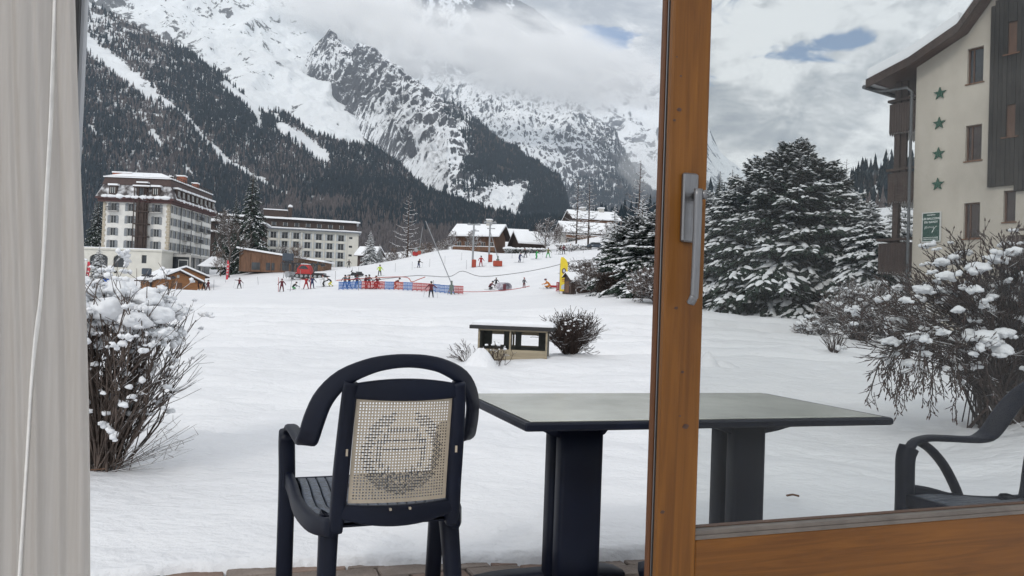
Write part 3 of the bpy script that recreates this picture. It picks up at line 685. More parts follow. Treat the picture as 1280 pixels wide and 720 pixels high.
for y in (6., 12.5, 19.): MB().tube([(.25, y, gz), (.25, y, zt)], .09, 6).build('drain_pipe', M_grey, hotel)
# podium with arches
px0, px1, py0 = -W_-5., 1.2, -6.
mb = MB(); hz = 9.9
ar = [(-19.1, -16.2), (-14.6, -10.6), (-9.4, -6.2)]
def arch_poly(a, b, z0, zs, zc, n=8):
    return [(a, z0), (b, z0), (b, zs)]+[(a+(b-a)*(1+math.cos(math.pi*k/n))/2, zs+(zc-zs)*math.sin(math.pi*k/n)) for k in range(1, n)]+[(a, zs)]
wall_holes(mb, px1, hz, [(a, b, 6.1, 9.0) for a, b in ar]+[(-3.2, -2.1, 7.2, 9.)]+[(x, x+.75, 4.75, 5.35) for x in (-14.2, -12.9, -11.3, -9.2)], .5, py0, px0, 2.8)
mb.b2(px0-.2, px1+.2, py0-.3, 0, hz, hz+.35); mb.add([(px1, py0, 2.8), (px1, 0, 2.8), (px1, 0, hz), (px1, py0, hz)], [(0, 1, 2, 3)])
mb.b2(px0, px1, py0+2.9, py0+2.95, 2.8, hz-.05)
for a, b in ar:  # arch spandrels in front of the square heads
    top = [(a, 9.0)]+[(a+(b-a)*(1-math.cos(math.pi*k/8))/2, 8.0+.95*math.sin(math.pi*k/8)) for k in range(0, 9)]+[(b, 9.0)]
    for k in range(1, len(top)-2):
        p, q = top[k], top[k+1]; mb.add([(p[0], py0-.0, p[1]), (q[0], py0, q[1]), (q[0], py0, 9.0), (p[0], py0, 9.0), (p[0], py0+.4, p[1]), (q[0], py0+.4, q[1])], [(0, 1, 2, 3), (0, 4, 5, 1)])
mb.build('podium', M_cream, hotel)
for a, b in ar:
    MB().prism(arch_poly(a, b, 6.1, 8., 8.95), py0+.35, py0+.42, 'y').build('arched_window', M_pane, hotel)
boxes('cellar_window', M_pane, hotel, [(-3.2, -2.1, py0+.3, py0+.35, 7.2, 9.)]+[(x, x+.75, py0+.3, py0+.34, 4.75, 5.35) for x in (-14.2, -12.9, -11.3, -9.2)])
mb = MB(); snow_slab(mb, px0, px1, py0-.2, -.1, hz+.35, .3, 10, 4); snow_slab(mb, px0-6, px0-.3, py0+3, 2, hz+.3, .7, 8, 5); mb.build('podium_snow', M_snowroof, hotel)
mb = MB(); mb.b2(px0-6, px0-.2, py0+3, 2, 3., hz+.3); mb.build('side_wing', M_cream, hotel)
# glazed entrance under the side facade
mb = MB(); mb.mat(0); mb.b2(.1, 5.2, .2, 14, 9.2, 9.75); mb.b2(4.9, 5.2, 3.2, 3.5, 4., 9.2); mb.b2(4.9, 5.2, .2, .5, 4., 9.2); mb.b2(4.9, 5.2, 7, 7.3, 4, 9.2); mb.mat(1); mb.b2(.1, 4.9, .9, 13, 4., 9.2)
mb.build('entrance_hall', [M_conc, M_pane], hotel)
mb = MB(); mb.b2(2.2, 4.4, .75, .88, 5.1, 8.6); mb.build('entrance_door', M_frame, hotel)
boxes('door_pane', M_pane, hotel, [(2.35, 4.25, .7, .74, 5.3, 6.7), (2.35, 4.25, .7, .74, 6.9, 8.4)])

# ---------------------------------------------------------------- long white building
d0 = 262.; C0 = at(446.4, 334, d0); rz = R_(14)     # right front corner
LB_ = thing('hotel_annex', 'long cream hotel block with flat snowy roof behind the tall spruce', 'hotel', (C0.x, C0.y, 0), rz)
Wd, zb, zt2 = 55., 9., 22.9
hol = []; xs = [-5.6-k*3.6 for k in range(14)]
for r in range(4):
    for c in xs: hol.append((c-.95, c+.95, 11.2+r*2.9, 13.3+r*2.9))
    hol.append((-3., -1.9, 12.1+r*2.9, 12.8+r*2.9)) if r > 0 else None
mb = MB(); wall_holes(mb, 0, zt2, hol, .6, 0, -Wd, zb)
mb.add([(0, 0, zb), (0, 11, zb), (0, 11, zt2), (0, 0, zt2), (-Wd, 0, zb), (-Wd, 11, zb), (-Wd, 11, zt2), (-Wd, 0, zt2)], [(0, 1, 2, 3), (4, 7, 6, 5), (1, 5, 6, 2)])
for c in [-3.9-k*3.6 for k in range(15)]: mb.b2(c-.22, c+.22, -.35, -.003, zb, zt2-.1)
for y in (2.5, 5, 8): mb.b2(0.003, .25, y, y+.7, zb, zt2-.1)
mb.build('wall', M_cream, LB_)
w2 = MB(); w2.mat(1); w2.b2(-.9, .9, .1, .14, 0, 2.1); w2.mat(0); [w2.b2(x-.05, x+.05, 0, .1, 0, 2.1) for x in (-.9, 0, .9)]; w2.b2(-.85, .85, 0, .1, 2., 2.1)
w2.mat(2); w2.b2(-1.5, -.98, -.66, -.62, 0, 2.1); w2.b2(.98, 1.5, -.66, -.62, 0, 2.1)
w2o = w2.build('window', [M_frame, M_pane, mat('pale_grey_shutter', (.42, .45, .47), .7, .1)]); w2m = w2o.data; bpy.data.objects.remove(w2o)
rl = MB(); rl.b2(-.95, .95, -.1, -.06, .8, .86); [rl.b2(-.9+k*.2, -.87+k*.2, -.1, -.06, 0, .8) for k in range(10)]; rlo = rl.build('window_railing', M_iron); rlm = rlo.data; bpy.data.objects.remove(rlo)
for h in hol:
    if h[1]-h[0] > 1.5:
        o = put('window', w2m, LB_, ((h[0]+h[1])/2, .5, h[2])); put('window_railing', rlm, o, (0, -.45, 0))
boxes('small_window', M_pane, LB_, [(h[0], h[1], .4, .44, h[2], h[3]) for h in hol if h[1]-h[0] < 1.5])
mb = MB(); mb.b2(-Wd-.5, .9, -1.3, 11.5, zt2-.1, zt2+.2); mb.build('eaves', mat('blue_grey_eaves', (.16, .18, .21), .6), LB_)
mb = MB(); mb.b2(-Wd, -.6, .9, 10, zt2+.2, 26.2); mb.build('attic_storey', M_brown, LB_)
boxes('attic_window', M_pane, LB_, [(c-.7, c+.7, .8, .89, zt2+1.1, zt2+2.3) for c in xs])
boxes('window_frame', M_frame, LB_, [(c+q-.04, c+q+.04, .7, .8, zt2+1.1, zt2+2.3) for c in xs for q in (-.66, .66)])
mb = MB(); snow_slab(mb, -Wd-.5, .9, -1.3, 1.2, zt2+.2, .5, 30, 5); snow_slab(mb, -Wd-.5, .5, -.2, 6., 26.2, .5, 30, 6, .12); snow_slab(mb, -Wd-.5, .5, 6., 12, 26.92, .5, 30, 7, -.12); mb.build('roof_snow', M_snowroof, LB_)
mb = MB()
for x, w, h in ((-33.5, 2.6, 1.3), (-27, 7.5, 2.2), (-22.4, 1.2, 3.4)): mb.b2(x-w/2, x+w/2, 4, 7, 26.5, 27.2+h)
mb.build('chimney', M_brown, LB_)
mb = MB()
for x, w, h in ((-33.5, 2.9, 1.3), (-27, 7.8, 2.2)): mb.b2(x-w/2, x+w/2, 3.8, 7.2, 27.203+h, 27.5+h)
mb.blob((-22.4, 5.5, 31.), (.7, .7, .7), 1, .1, 1); mb.build('chimney_snow', M_snowroof, LB_)
# darker wing between the two hotels
p = at(262, 330, 235); wing = thing('timber_wing', 'dark timber hotel wing half hidden between the white hotel and the tall spruce', 'building', (p.x, p.y, 0), R_(10))
mb = MB(); mb.b2(-4, 15, 0, 10, 8, 22.6); mb.build('wall', M_brown, wing)
boxes('window', M_pane, wing, [(x, x+1.3, -.06, -.01, z_, z_+1.4) for x in range(-2, 14, 3) for z_ in (11, 14, 17, 20.5)])
mb = MB(); snow_slab(mb, -5, 16, -1.5, 11, 22.6, .9, 14, 9); snow_slab(mb, -4.5, 15.5, -2., -.05, 19.5, .5, 14, 9); mb.build('roof_snow', M_snowroof, wing)

# ---------------------------------------------------------------- chalets
def gable_house(name, label, px, d, W, D, zb, he, hr, wm_, rz=0., ov=.9, floors=2, snow=.45, wins=4, balc_=True, cat='chalet', axis='x'):
    "W along local x (facade facing -y); the ridge runs along x (axis x) or y"
    p = gpos(px, d); t = thing(name, label, cat, (p.x, p.y, zb), rz)
    hol = []; 
    for f in range(floors):
        for k in range(wins):
            c = -W/2+W*(k+.5)/wins; hol.append((c-.55, c+.55, 1.0+f*2.6, 2.2+f*2.6))
    mb = MB()
    wall_holes(mb, W/2, he, hol, .25, -D/2, -W/2, -2)
    mb.add([(-W/2, -D/2, -2), (-W/2, D/2, -2), (W/2, D/2, -2), (W/2, -D/2, -2), (-W/2, -D/2, he), (-W/2, D/2, he), (W/2, D/2, he), (W/2, -D/2, he)], [(0, 4, 5, 1), (1, 5, 6, 2), (2, 6, 7, 3)])
    if axis == 'x':
        for s in (-1, 1): mb.prism([(-D/2, he), (D/2, he), (0, hr)], s*W/2-.01*s, s*W/2-.15*s, 'x')
        prof = [(-D/2-ov, he-ov*(hr-he)/(D/2)), (0, hr), (D/2+ov, he-ov*(hr-he)/(D/2))]
    else:
        mb.prism([(-W/2, he), (W/2, he), (0, hr)], -D/2, D/2, 'y')
        prof = [(-W/2-ov, he-ov*(hr-he)/(W/2)), (0, hr), (W/2+ov, he-ov*(hr-he)/(W/2))]
    mb.build('wall', wm_, t)
    def roof(zo, th, e):
        q = [(a*(1+e), z_+zo) for a, z_ in prof]; return q+[(a*(1+e), z_+zo+th) for a, z_ in prof][::-1]
    L = (W if axis == 'x' else D)/2+ov
    mb = MB(); mb.prism(roof(.003, .18, 0), -L, L, axis); mb.build('roof', M_brown, t)
    mb = MB(); mb.prism(roof(.19, snow, -.01), -L+.05, L-.05, axis); mb.build('roof_snow', M_snowroof, t)
    me = None
    for h in hol:
        if me is None:
            w = MB(); w.mat(1); w.b2(-.5, .5, .05, .09, 0, 1.2); w.mat(0); w.b2(-.55, -.47, 0, .05, 0, 1.2); w.b2(.47, .55, 0, .05, 0, 1.2); w.b2(-.04, .04, 0, .05, 0, 1.2); w.b2(-.47, -.04, 0, .05, 1.1, 1.2); w.b2(.04, .47, 0, .05, 1.1, 1.2)
            o = w.build('window', [M_frame, M_pane], t, ((h[0]+h[1])/2, -D/2+.1, h[2])); me = o.data
        else: put('window', me, t, ((h[0]+h[1])/2, -D/2+.1, h[2]))
    if balc_:
        mb = MB(); mb.b2(-W/2-.2, W/2+.2, -D/2-1.2, -D/2-.003, 2.45, 2.6); mb.b2(-W/2-.2, W/2+.2, -D/2-1.2, -D/2-1.1, 2.603, 3.5)
        for k in range(5): x = -W/2+W*k/4; mb.b2(x-.07, x+.07, -D/2-1.09, -D/2-.97, -1, he-.1)
        mb.build('balcony', M_brown2, t)
        mb = MB(); mb.b2(-W/2-.2, W/2+.2, -D/2-1.22, -D/2-1.08, 3.503, 3.65); mb.build('balcony_snow', M_snowroof, t)
    return t
ch1 = gable_house('chalet', 'large brown timber chalet with wide snowy roof and chimney, left of the other houses', 600, 202, 10.5, 10, 11.6, 6.6, 9.2, M_brown2, R_(-14), floors=2, wins=5, ov=1.4)
mb = MB(); mb.b2(1.6, 2.9, -1, .2, 8.4, 10.8); c_ = mb.build('chimney', M_conc, ch1); MB().b2(1.5, 3., -1.1, .3, 10.803, 11.05).build('snow_cap', M_snowroof, c_)
gable_house('small_chalet', 'steep snowy roofed house directly right of the large brown chalet', 640, 215, 7, 9, 11.5, 4.2, 9.6, M_conc, R_(8), floors=1, wins=2, balc_=False)
gable_house('small_chalet', 'low dark timber house with snowy roof at the right of the chalet group', 660, 200, 6.5, 8, 12.2, 4.4, 7., M_brown, R_(16), floors=1, wins=3, balc_=False)
up = gable_house('hillside_chalet', 'big dark chalet with layered snowy roofs high behind the bare larches', 738, 268, 14, 11, 26.5, 4.2, 6.8, M_brown, R_(12), floors=2, wins=6, ov=1.6)
for k, (x, z_) in enumerate(((-3, 5.9), (3.5, 6.1))):
    mb = MB(); mb.b2(x-.8, x+.8, -1, 1, z_, z_+2.2); c_ = mb.build('chimney', M_conc, up); MB().b2(x-1, x+1, -1.2, 1.2, z_+2.203, z_+2.6).build('snow_cap', M_snowroof, c_)
gable_house('lower_chalet', 'pale chalet with snowy roof below the dark hillside chalet, behind the larches', 734, 225, 15, 9, 17.5, 4.6, 7.2, M_conc, R_(10), floors=1, wins=5, ov=1.2)
# little sheds in the far trees by the annex
gable_house('garden_shed', 'tiny dark shed with a snowy roof right of the long hotel annex', 462, 250, 6, 5, 12, 3.2, 5.2, M_brown, R_(-20), floors=1, wins=2, balc_=False)

# log cabin with two gables
cab = gable_house('log_cabin', 'orange log cabin with snowy roof and white gable emblem behind the left bush', 211, 132, 6.6, 7.5, gpos(222, 132).z-.3, 1.9, 3.35, M_log, R_(44), floors=0, wins=0, ov=.8, snow=.3, balc_=False, cat='cabin', axis='y')
boxes('log', M_log, cab, [(-3.3, 3.3, -3.79, -3.752, k*.21, k*.21+.17) for k in range(9)])
MB().b2(-.2, .2, -3.82, -3.77, 2.3, 2.75).build('emblem', M_frame, cab); MB().b2(-.1, .7, -3.84, -3.8, 0, 1.5).build('door', M_brown2, cab)
cab2 = gable_house('log_cabin', 'second orange log cabin peeking out behind the first one, nearer the white hotel', 229, 142, 6.5, 6.5, gpos(236, 142).z+.2, 2.0, 3.3, M_log, R_(28), floors=0, wins=0, ov=.7, snow=.3, balc_=False, cat='cabin', axis='y')
# brown canopy building
p = gpos(350, 160); can = thing('timber_pavilion', 'low brown timber pavilion with flat snowy roof in front of the hotel annex', 'pavilion', (p.x, p.y, p.z), R_(-4))
mb = MB(); mb.prism([(-8.6, 0), (8.8, 0), (8.8, 2.4), (-8.6, 4.6)], 0, 6, 'y'); [mb.b2(-8.6+k*2.2, -8.45+k*2.2, -.12, -.003, 0, 3.9-k*.27) for k in range(8)]; mb.build('wall', M_brown2, can)
boxes('opening', M_pane, can, [(-6+k*3, -4.2+k*3, -.05, -.01, .4, 1.9) for k in range(5)])
mb = MB(); mb.prism([(-9.1, 4.68), (9.3, 2.35), (9.3, 2.7), (-9.1, 5.05)], -.6, 6.5, 'y'); mb.build('roof_snow', M_snowroof, can)
# blue tarpaulin cover and white canopy beside the hotels
p = gpos(133, 150); t = thing('blue_container', 'small blue covered stall in front of the arched hotel podium', 'stall', p, R_(12)); mb = MB(); mb.b2(-.9, .9, -.7, .7, 0, 1.3); mb.build('body', mat('bright_blue_plastic', (.02, .09, .42), .5), t); MB().prism([(-1, 1.3), (1, 1.3), (.6, 1.75), (-.6, 1.75)], -.8, .8, 'y').build('lid', mat('bright_blue_cloth', (.02, .10, .5), .6), t)
p = gpos(267, 172); t = thing('market_tent', 'white pitched tent canopy between the hotel entrance and the red flag', 'tent', p, R_(5))
mb = MB(); mb.prism([(-3.6, 2.2), (3.2, 2.2), (.6, 4.4), (-.6, 4.4)], 0, 5, 'y'); mb.build('canopy', M_snowroof, t); boxes('pole', M_iron, t, [(x, x+.12, y, y+.12, 0, 2.2) for x in (-3.4, 3.) for y in (0.1, 4.6)])

# ---------------------------------------------------------------- apartment building at the right
th = math.atan2(-.839, .545); B0 = at(1138, 398, 32.); apt = thing('apartment_house', 'beige rendered apartment building with brown gable roof and dark cladding at the right edge', 'building', (B0.x, B0.y, 0), th)
hol = [(2.02, 2.62, 10.27, 11.65), (2.02, 2.62, 7.26, 8.64), (2.02, 2.62, 4.25, 5.63), (3.45, 3.87, 4.8, 5.97), (3.3, 4.0, 2.1, 2.8)]
mb = MB(); wall_holes(mb, 12.4, 11.7, hol, .24, 0, 1.9, -1); wall_holes(mb, 1.9, 11.3, [], .24, 0, 0, -1)
GT = [(.0, 11.3), (1.9, 11.3), (1.9, 11.7), (12.4, 11.7), (9.5, 13.3), (6.2, 17.1), (2.95, 13.4), (2., 12.25), (.0, 11.4)]
mb.add([(a, 0, c) for a, c in GT], [tuple(range(9))])
mb.add([(0, 0, -1), (0, 12, -1), (0, 12, 11.3), (0, 0, 11.3), (12.4, 0, -1), (12.4, 12, -1), (12.4, 12, 11.7), (12.4, 0, 11.7)], [(0, 3, 2, 1), (4, 5, 6, 7), (1, 2, 6, 5)])
mb.build('wall', M_beige, apt)
M_wf = mat('brown_window_wood', (.10, .052, .032), .6, .2, 8, stretch=(1, 1, .2))
for k, (a, b_, c, d) in enumerate(hol):
    o = MB(); w, h = b_-a, d-c; f = .055
    o.b2(0, f, .12, .2, 0, h); o.b2(w-f, w, .12, .2, 0, h); o.b2(f, w-f, .12, .2, 0, f); o.b2(f, w-f, .12, .2, h-f, h)
    if k < 3: o.b2(w*.28, w*.28+.05, .125, .195, f, h-f)
    ob = o.build('window', M_wf, apt, (a, 0, c)); MB().b2(f, w-f, .16, .175, f, h-f).build('pane', M_pane2 if k else M_pane, ob)
    MB().b2(-.05, w+.05, -.05, .12, -.05, -.002).build('sill', M_brown2, ob)
# cladding boards (each one can be told apart)
cz0 = 6.15; bw_ = .155
n = 0
for x in [2.92+k*bw_ for k in range(26)]:
    zt_ = 13.4+(x-2.95)*1.18 if x < 6.2 else 17.1-(x-6.2)*1.1
    z0_ = cz0 if x < 3.7 else cz0-.25
    cuts = [(z0_, zt_-.35)]
    if 3.49 < x+.08 < 3.87: cuts = [(z0_, 7.95), (9.15, 11.05), (12.25, zt_-.35)]
    mb = MB()
    for a, b_ in cuts: mb.b2(x, x+bw_-.012, -.13-.008*(n % 2), -.004, a, b_)
    mb.build('cladding_board', M_clad, apt); n += 1
for z_ in (7.95, 11.05):
    o = MB(); o.b2(3.45, 3.9, -.06, -.01, z_, z_+1.2); ob = o.build('shutter', M_wf, apt); MB().b2(3.38, 3.97, -.18, -.14, z_-.05, z_).build('sill', M_brown2, ob)
# roof: eave, flared lower slope, steep verge
M_soff = mat('brown_soffit_boards', (.075, .042, .03), .7, .3, 3, .2, 20, stretch=(.3, 6, .3))
RP = [(-1.75, 10.95), (.1, 11.45), (2.0, 12.28), (2.95, 13.42), (6.2, 17.15), (9.5, 13.4), (11., 12.3), (14.2, 11.5)]
def band(P, dz0, dz1): return [(a, z_+dz0) for a, z_ in P]+[(a, z_+dz1) for a, z_ in P][::-1]
def strip_prism(mb, P, dz0, dz1, y0, y1):
    for p_, q_ in zip(P, P[1:]): mb.prism([(p_[0], p_[1]+dz0), (q_[0], q_[1]+dz0), (q_[0], q_[1]+dz1), (p_[0], p_[1]+dz1)], y0, y1, 'y')
mb = MB(); strip_prism(mb, RP, .0, .12, -.75, 13); mb.build('roof', M_soff, apt)
mb = MB(); strip_prism(mb, RP, -.16, .2, -.81, -.753); mb.build('bargeboard', M_brown, apt)
mb = MB(); strip_prism(mb, [(a+.02, b) for a, b in RP[:3]], .13, .66, -.72, 12.9); strip_prism(mb, [(a+.02, b) for a, b in RP[2:]], .135, .40, -.70, 12.9)
snow_slab(mb, -1.95, -1.6, -.72, 12.9, 10.88, .5, 20, 2)
mb.cs = False; mb.build('roof_snow', M_snowroof, apt)
MB().tube([(-1.86, -.76, 10.86), (-1.86, 13, 10.86)], .09, 8).build('gutter', M_grey, apt)
mb = MB(); mb.tube([(-1.8, -.2, 10.8), (-1.2, -.25, 10.65), (-.3, -.18, 10.6), (-.1, -.14, 10.4), (-.1, -.14, -1)], .06, 8); mb.build('drain_pipe', M_grey, apt)
# balconies on the hidden side
for z_, wd in ((8.95, 1.3), (6.0, 1.3), (3.05, 1.65)):
    bo = MB().b2(-wd, -.005, .35, 6.5, z_-.05, z_+.13).build('balcony', M_conc, apt)
    n = int(wd/.11)
    for k in range(n):
        mb = MB(); x0 = -wd+k*.11; mb.prism([(x0, z_+.02), (x0+.05, z_-.12), (x0+.1, z_+.02), (x0+.1, z_+1.15), (x0, z_+1.15)], .27, .30, 'y'); mb.build('balcony_board', M_brown, bo)
    mb = MB()
    for k in range(40): y0 = .32+k*.15; mb.prism([(y0, z_+.02), (y0+.07, z_-.12), (y0+.14, z_+.02), (y0+.14, z_+1.15), (y0, z_+1.15)], -wd-.03, -wd, 'x')
    mb.build('side_boards', M_brown, bo)['kind'] = 'stuff'
    mb = MB(); mb.b2(-wd-.08, -.02, .24, .36, z_+1.3, z_+1.4); mb.b2(-wd-.08, -wd+.02, .365, 6.5, z_+1.3, z_+1.4); mb.b2(-wd, -.02, .26, .33, z_+1.153, z_+1.2); mb.build('handrail', M_brown, bo)
mb = MB(); [mb.b2(-1.14, -.90, y, y+.2, 3.2, 11.1) for y in (.4, 3.4, 6.3)]; mb.b2(-.66, -.44, 1.4, 1.6, 6.2, 11.1); mb.b2(-.9, -.66, .5, .62, 9.0, 11.1); mb.b2(-.9, -.66, .5, .62, 6.2, 9.0); mb.build('balcony_post', M_brown, apt)
mb = MB(); mb.b2(4.05, 6.2, -.9, -.02, 3.1, 3.2); [mb.b2(4.05+k*.13, 4.16+k*.13, -.93, -.9, 3.0, 4.2) for k in range(16)]; mb.b2(4.0, 6.2, -.95, -.85, 4.35, 4.43); mb.b2(4.3, 4.36, -.92, -.88, 4.2, 4.35); mb.build('front_balcony', M_brown, apt)
# stars and sign on the facade: things of their own
M_star = mat('green_enamel', (.008, .065, .036), .5, .1)
AM = Matrix.Translation((B0.x, B0.y, 0)) @ Matrix.Rotation(th, 4, 'Z')
nm = ['uppermost green star on the beige facade, just below the roof', 'second green star from the top on the beige facade', 'third green star from the top on the beige facade', 'lowest green star on the beige facade, above the green sign']
me_ = None
for k, z_ in enumerate((10.12, 8.92, 7.70, 6.48)):
    if me_ is None:
        mb = MB(); P = [((.26 if q % 2 == 0 else .105)*math.sin(q*math.pi/5), (.26 if q % 2 == 0 else .105)*math.cos(q*math.pi/5)) for q in range(10)]
        mb.prism(P, 0, .05, 'y'); o = mb.build('star_emblem', M_star); me_ = o.data
    else: o = put('star_emblem', me_)
    o.matrix_world = AM @ Matrix.Translation((1.0, -.07, z_)); props(o, nm[k], 'star', 'green stars on the apartment facade')
sg = thing('house_sign', 'green sign with white border and lettering on the beige facade', 'sign', AM @ Vector((.42, -.08, 4.18)), th)
MB().b2(0, .76, 0, .07, 0, 1.2).build('sign_border', M_frame, sg); MB().b2(.045, .715, -.012, -.002, .045, 1.155).build('sign_panel', mat('dark_green_sign', (.012, .055, .04), .4, .05), sg)
M_let = mat('white_lettering', (.72, .75, .72), .5, .02)
def text(s_, x, z_, size, parent, name='lettering', m_=M_let, rx=90, rz_=0, y=-.016, bold=0.):
    c = bpy.data.curves.new(name, 'FONT'); c.body = s_; c.size = size; c.align_x = 'CENTER'; c.extrude = .002; c.offset = bold
    o = bpy.data.objects.new(name, c); c.materials.append(m_); COL.objects.link(o); me = bpy.data.meshes.new_from_object(o.evaluated_get(bpy.context.evaluated_depsgraph_get())); bpy.data.objects.remove(o); o = put(name, me, parent, (x, y, z_)); o.rotation_euler = (R_(rx), 0, R_(rz_)); return o
text('RESIDENCE', .38, 1.06, .065, sg, bold=.001); text('LES BALCONS', .38, .90, .112, sg, bold=.002); text('DU SAVOY', .38, .76, .112, sg, bold=.002)
text('RESIDENCE DE TOURISME', .38, .16, .052, sg, bold=.001); text('RESERVATIONS SUR PLACE', .38, .09, .05, sg, bold=.001)
mb = MB(); mb.tube([(x*.01, -.016, z_*.01) for x, z_ in ((12, 52), (16, 64), (17, 54), (21, 66), (22, 55), (26, 62), (28, 56), (33, 63), (36, 57), (40, 61), (43, 56), (48, 62), (50, 56), (47, 44), (42, 36), (44, 42), (56, 60), (62, 62))], .009, 5); mb.build('script_logo', M_let, sg)
# ================================================================ TREES AND SHRUBS
M_bark = mat('grey_brown_bark', (.075, .058, .048), .9, .3, 6, .4, 40)
M_barks = mat('snowy_bark', (.07, .055, .048), .9, .3, 6, snow=(.45, .75, 6.))
M_needle = mat('fir_needles', (.014, .028, .018), .85, .5, 3, snow=(.98, 1.35, 4.), detail=6)
M_needle2 = mat('fir_needles_frosted', (.020, .034, .024), .85, .4, 3, snow=(.45, 1.0, 4.), detail=6)
M_twig = mat('dark_twigs', (.045, .030, .025), .9, .3, 10, snow=(.62, .95, 14.))
M_twigf = mat('frosted_twigs', (.085, .065, .058), .9, .3, 10, snow=(.1, .7, 9.))
M_bud = mat('brown_buds', (.055, .028, .020), .85, .3, 20)
M_larch = mat('bare_larch', (.12, .085, .065), .9, .3, 4, snow=(.5, .9, 3.)); M_larchd = mat('dark_larch', (.05, .032, .024), .9, .3, 4, snow=(.25, .6, 1.5))

class QB:  # quick kite / octa collector in numpy
    def __init__(s): s.v = []; s.f = []; s.n = 0
    def kites(s, B, D, S, L, Wd, up, sag):
        "B base, D direction, S side, lengths, widths; folded leaf kites (2 quads as 4 tris)"
        L = L[:, None]; Wd = Wd[:, None]; k = len(B)
        a = B; m1 = B+D*L*.45+S*Wd+up*(-sag*.2*L); m2 = B+D*L*.45-S*Wd+up*(-sag*.2*L); c = B+D*L*.5+up*(.25*Wd); t = B+D*L-up*(sag*L)
        V = np.stack([a, m1, t, m2, c], 1).reshape(-1, 3); i = np.arange(k)[:, None]*5+s.n
        s.f.append(np.concatenate([i+np.array([[0, 1, 4]]), i+np.array([[1, 2, 4]]), i+np.array([[2, 3, 4]]), i+np.array([[3, 0, 4]])])); s.v.append(V); s.n += 5*k
    def lumps(s, C, D, S, a, b, c, rr):
        "flattened snow lumps: 8-gon ring + crown"
        k = len(C); ang = np.arange(6)*math.pi/3; V = []
        for q in range(6):
            r = rr.uniform(.7, 1.25, (k, 1)); V.append(C+D*(a[:, None]*math.cos(ang[q])*r)+S*(b[:, None]*math.sin(ang[q])*r)-np.array([0, 0, 1])*(c[:, None]*rr.uniform(.1, .5, (k, 1))))
        for q in range(3):
            r = rr.uniform(.4, .6, (k, 1)); V.append(C+D*(a[:, None]*math.cos(ang[2*q])*r)+S*(b[:, None]*math.sin(ang[2*q])*r)+np.array([0, 0, 1])*(c[:, None]*rr.uniform(.7, 1.1, (k, 1))))
        V.append(C+np.array([0, 0, 1])*c[:, None]*1.1)
        V = np.stack(V, 1).reshape(-1, 3); i = np.arange(k)[:, None]*10+s.n
        F = [(0, 1, 6), (1, 7, 6), (1, 2, 7), (2, 3, 7), (3, 8, 7), (3, 4, 8), (4, 5, 8), (5, 6, 8), (5, 0, 6), (6, 7, 9), (7, 8, 9), (8, 6, 9)]
        s.f.append(np.concatenate([i+np.array([f]) for f in F])); s.v.append(V); s.n += 10*k
    def mesh(s, name, m, smooth=False): return mesh_np(name, np.concatenate(s.v), np.concatenate(s.f), m, smooth)
UPV = np.array([0, 0, 1.])
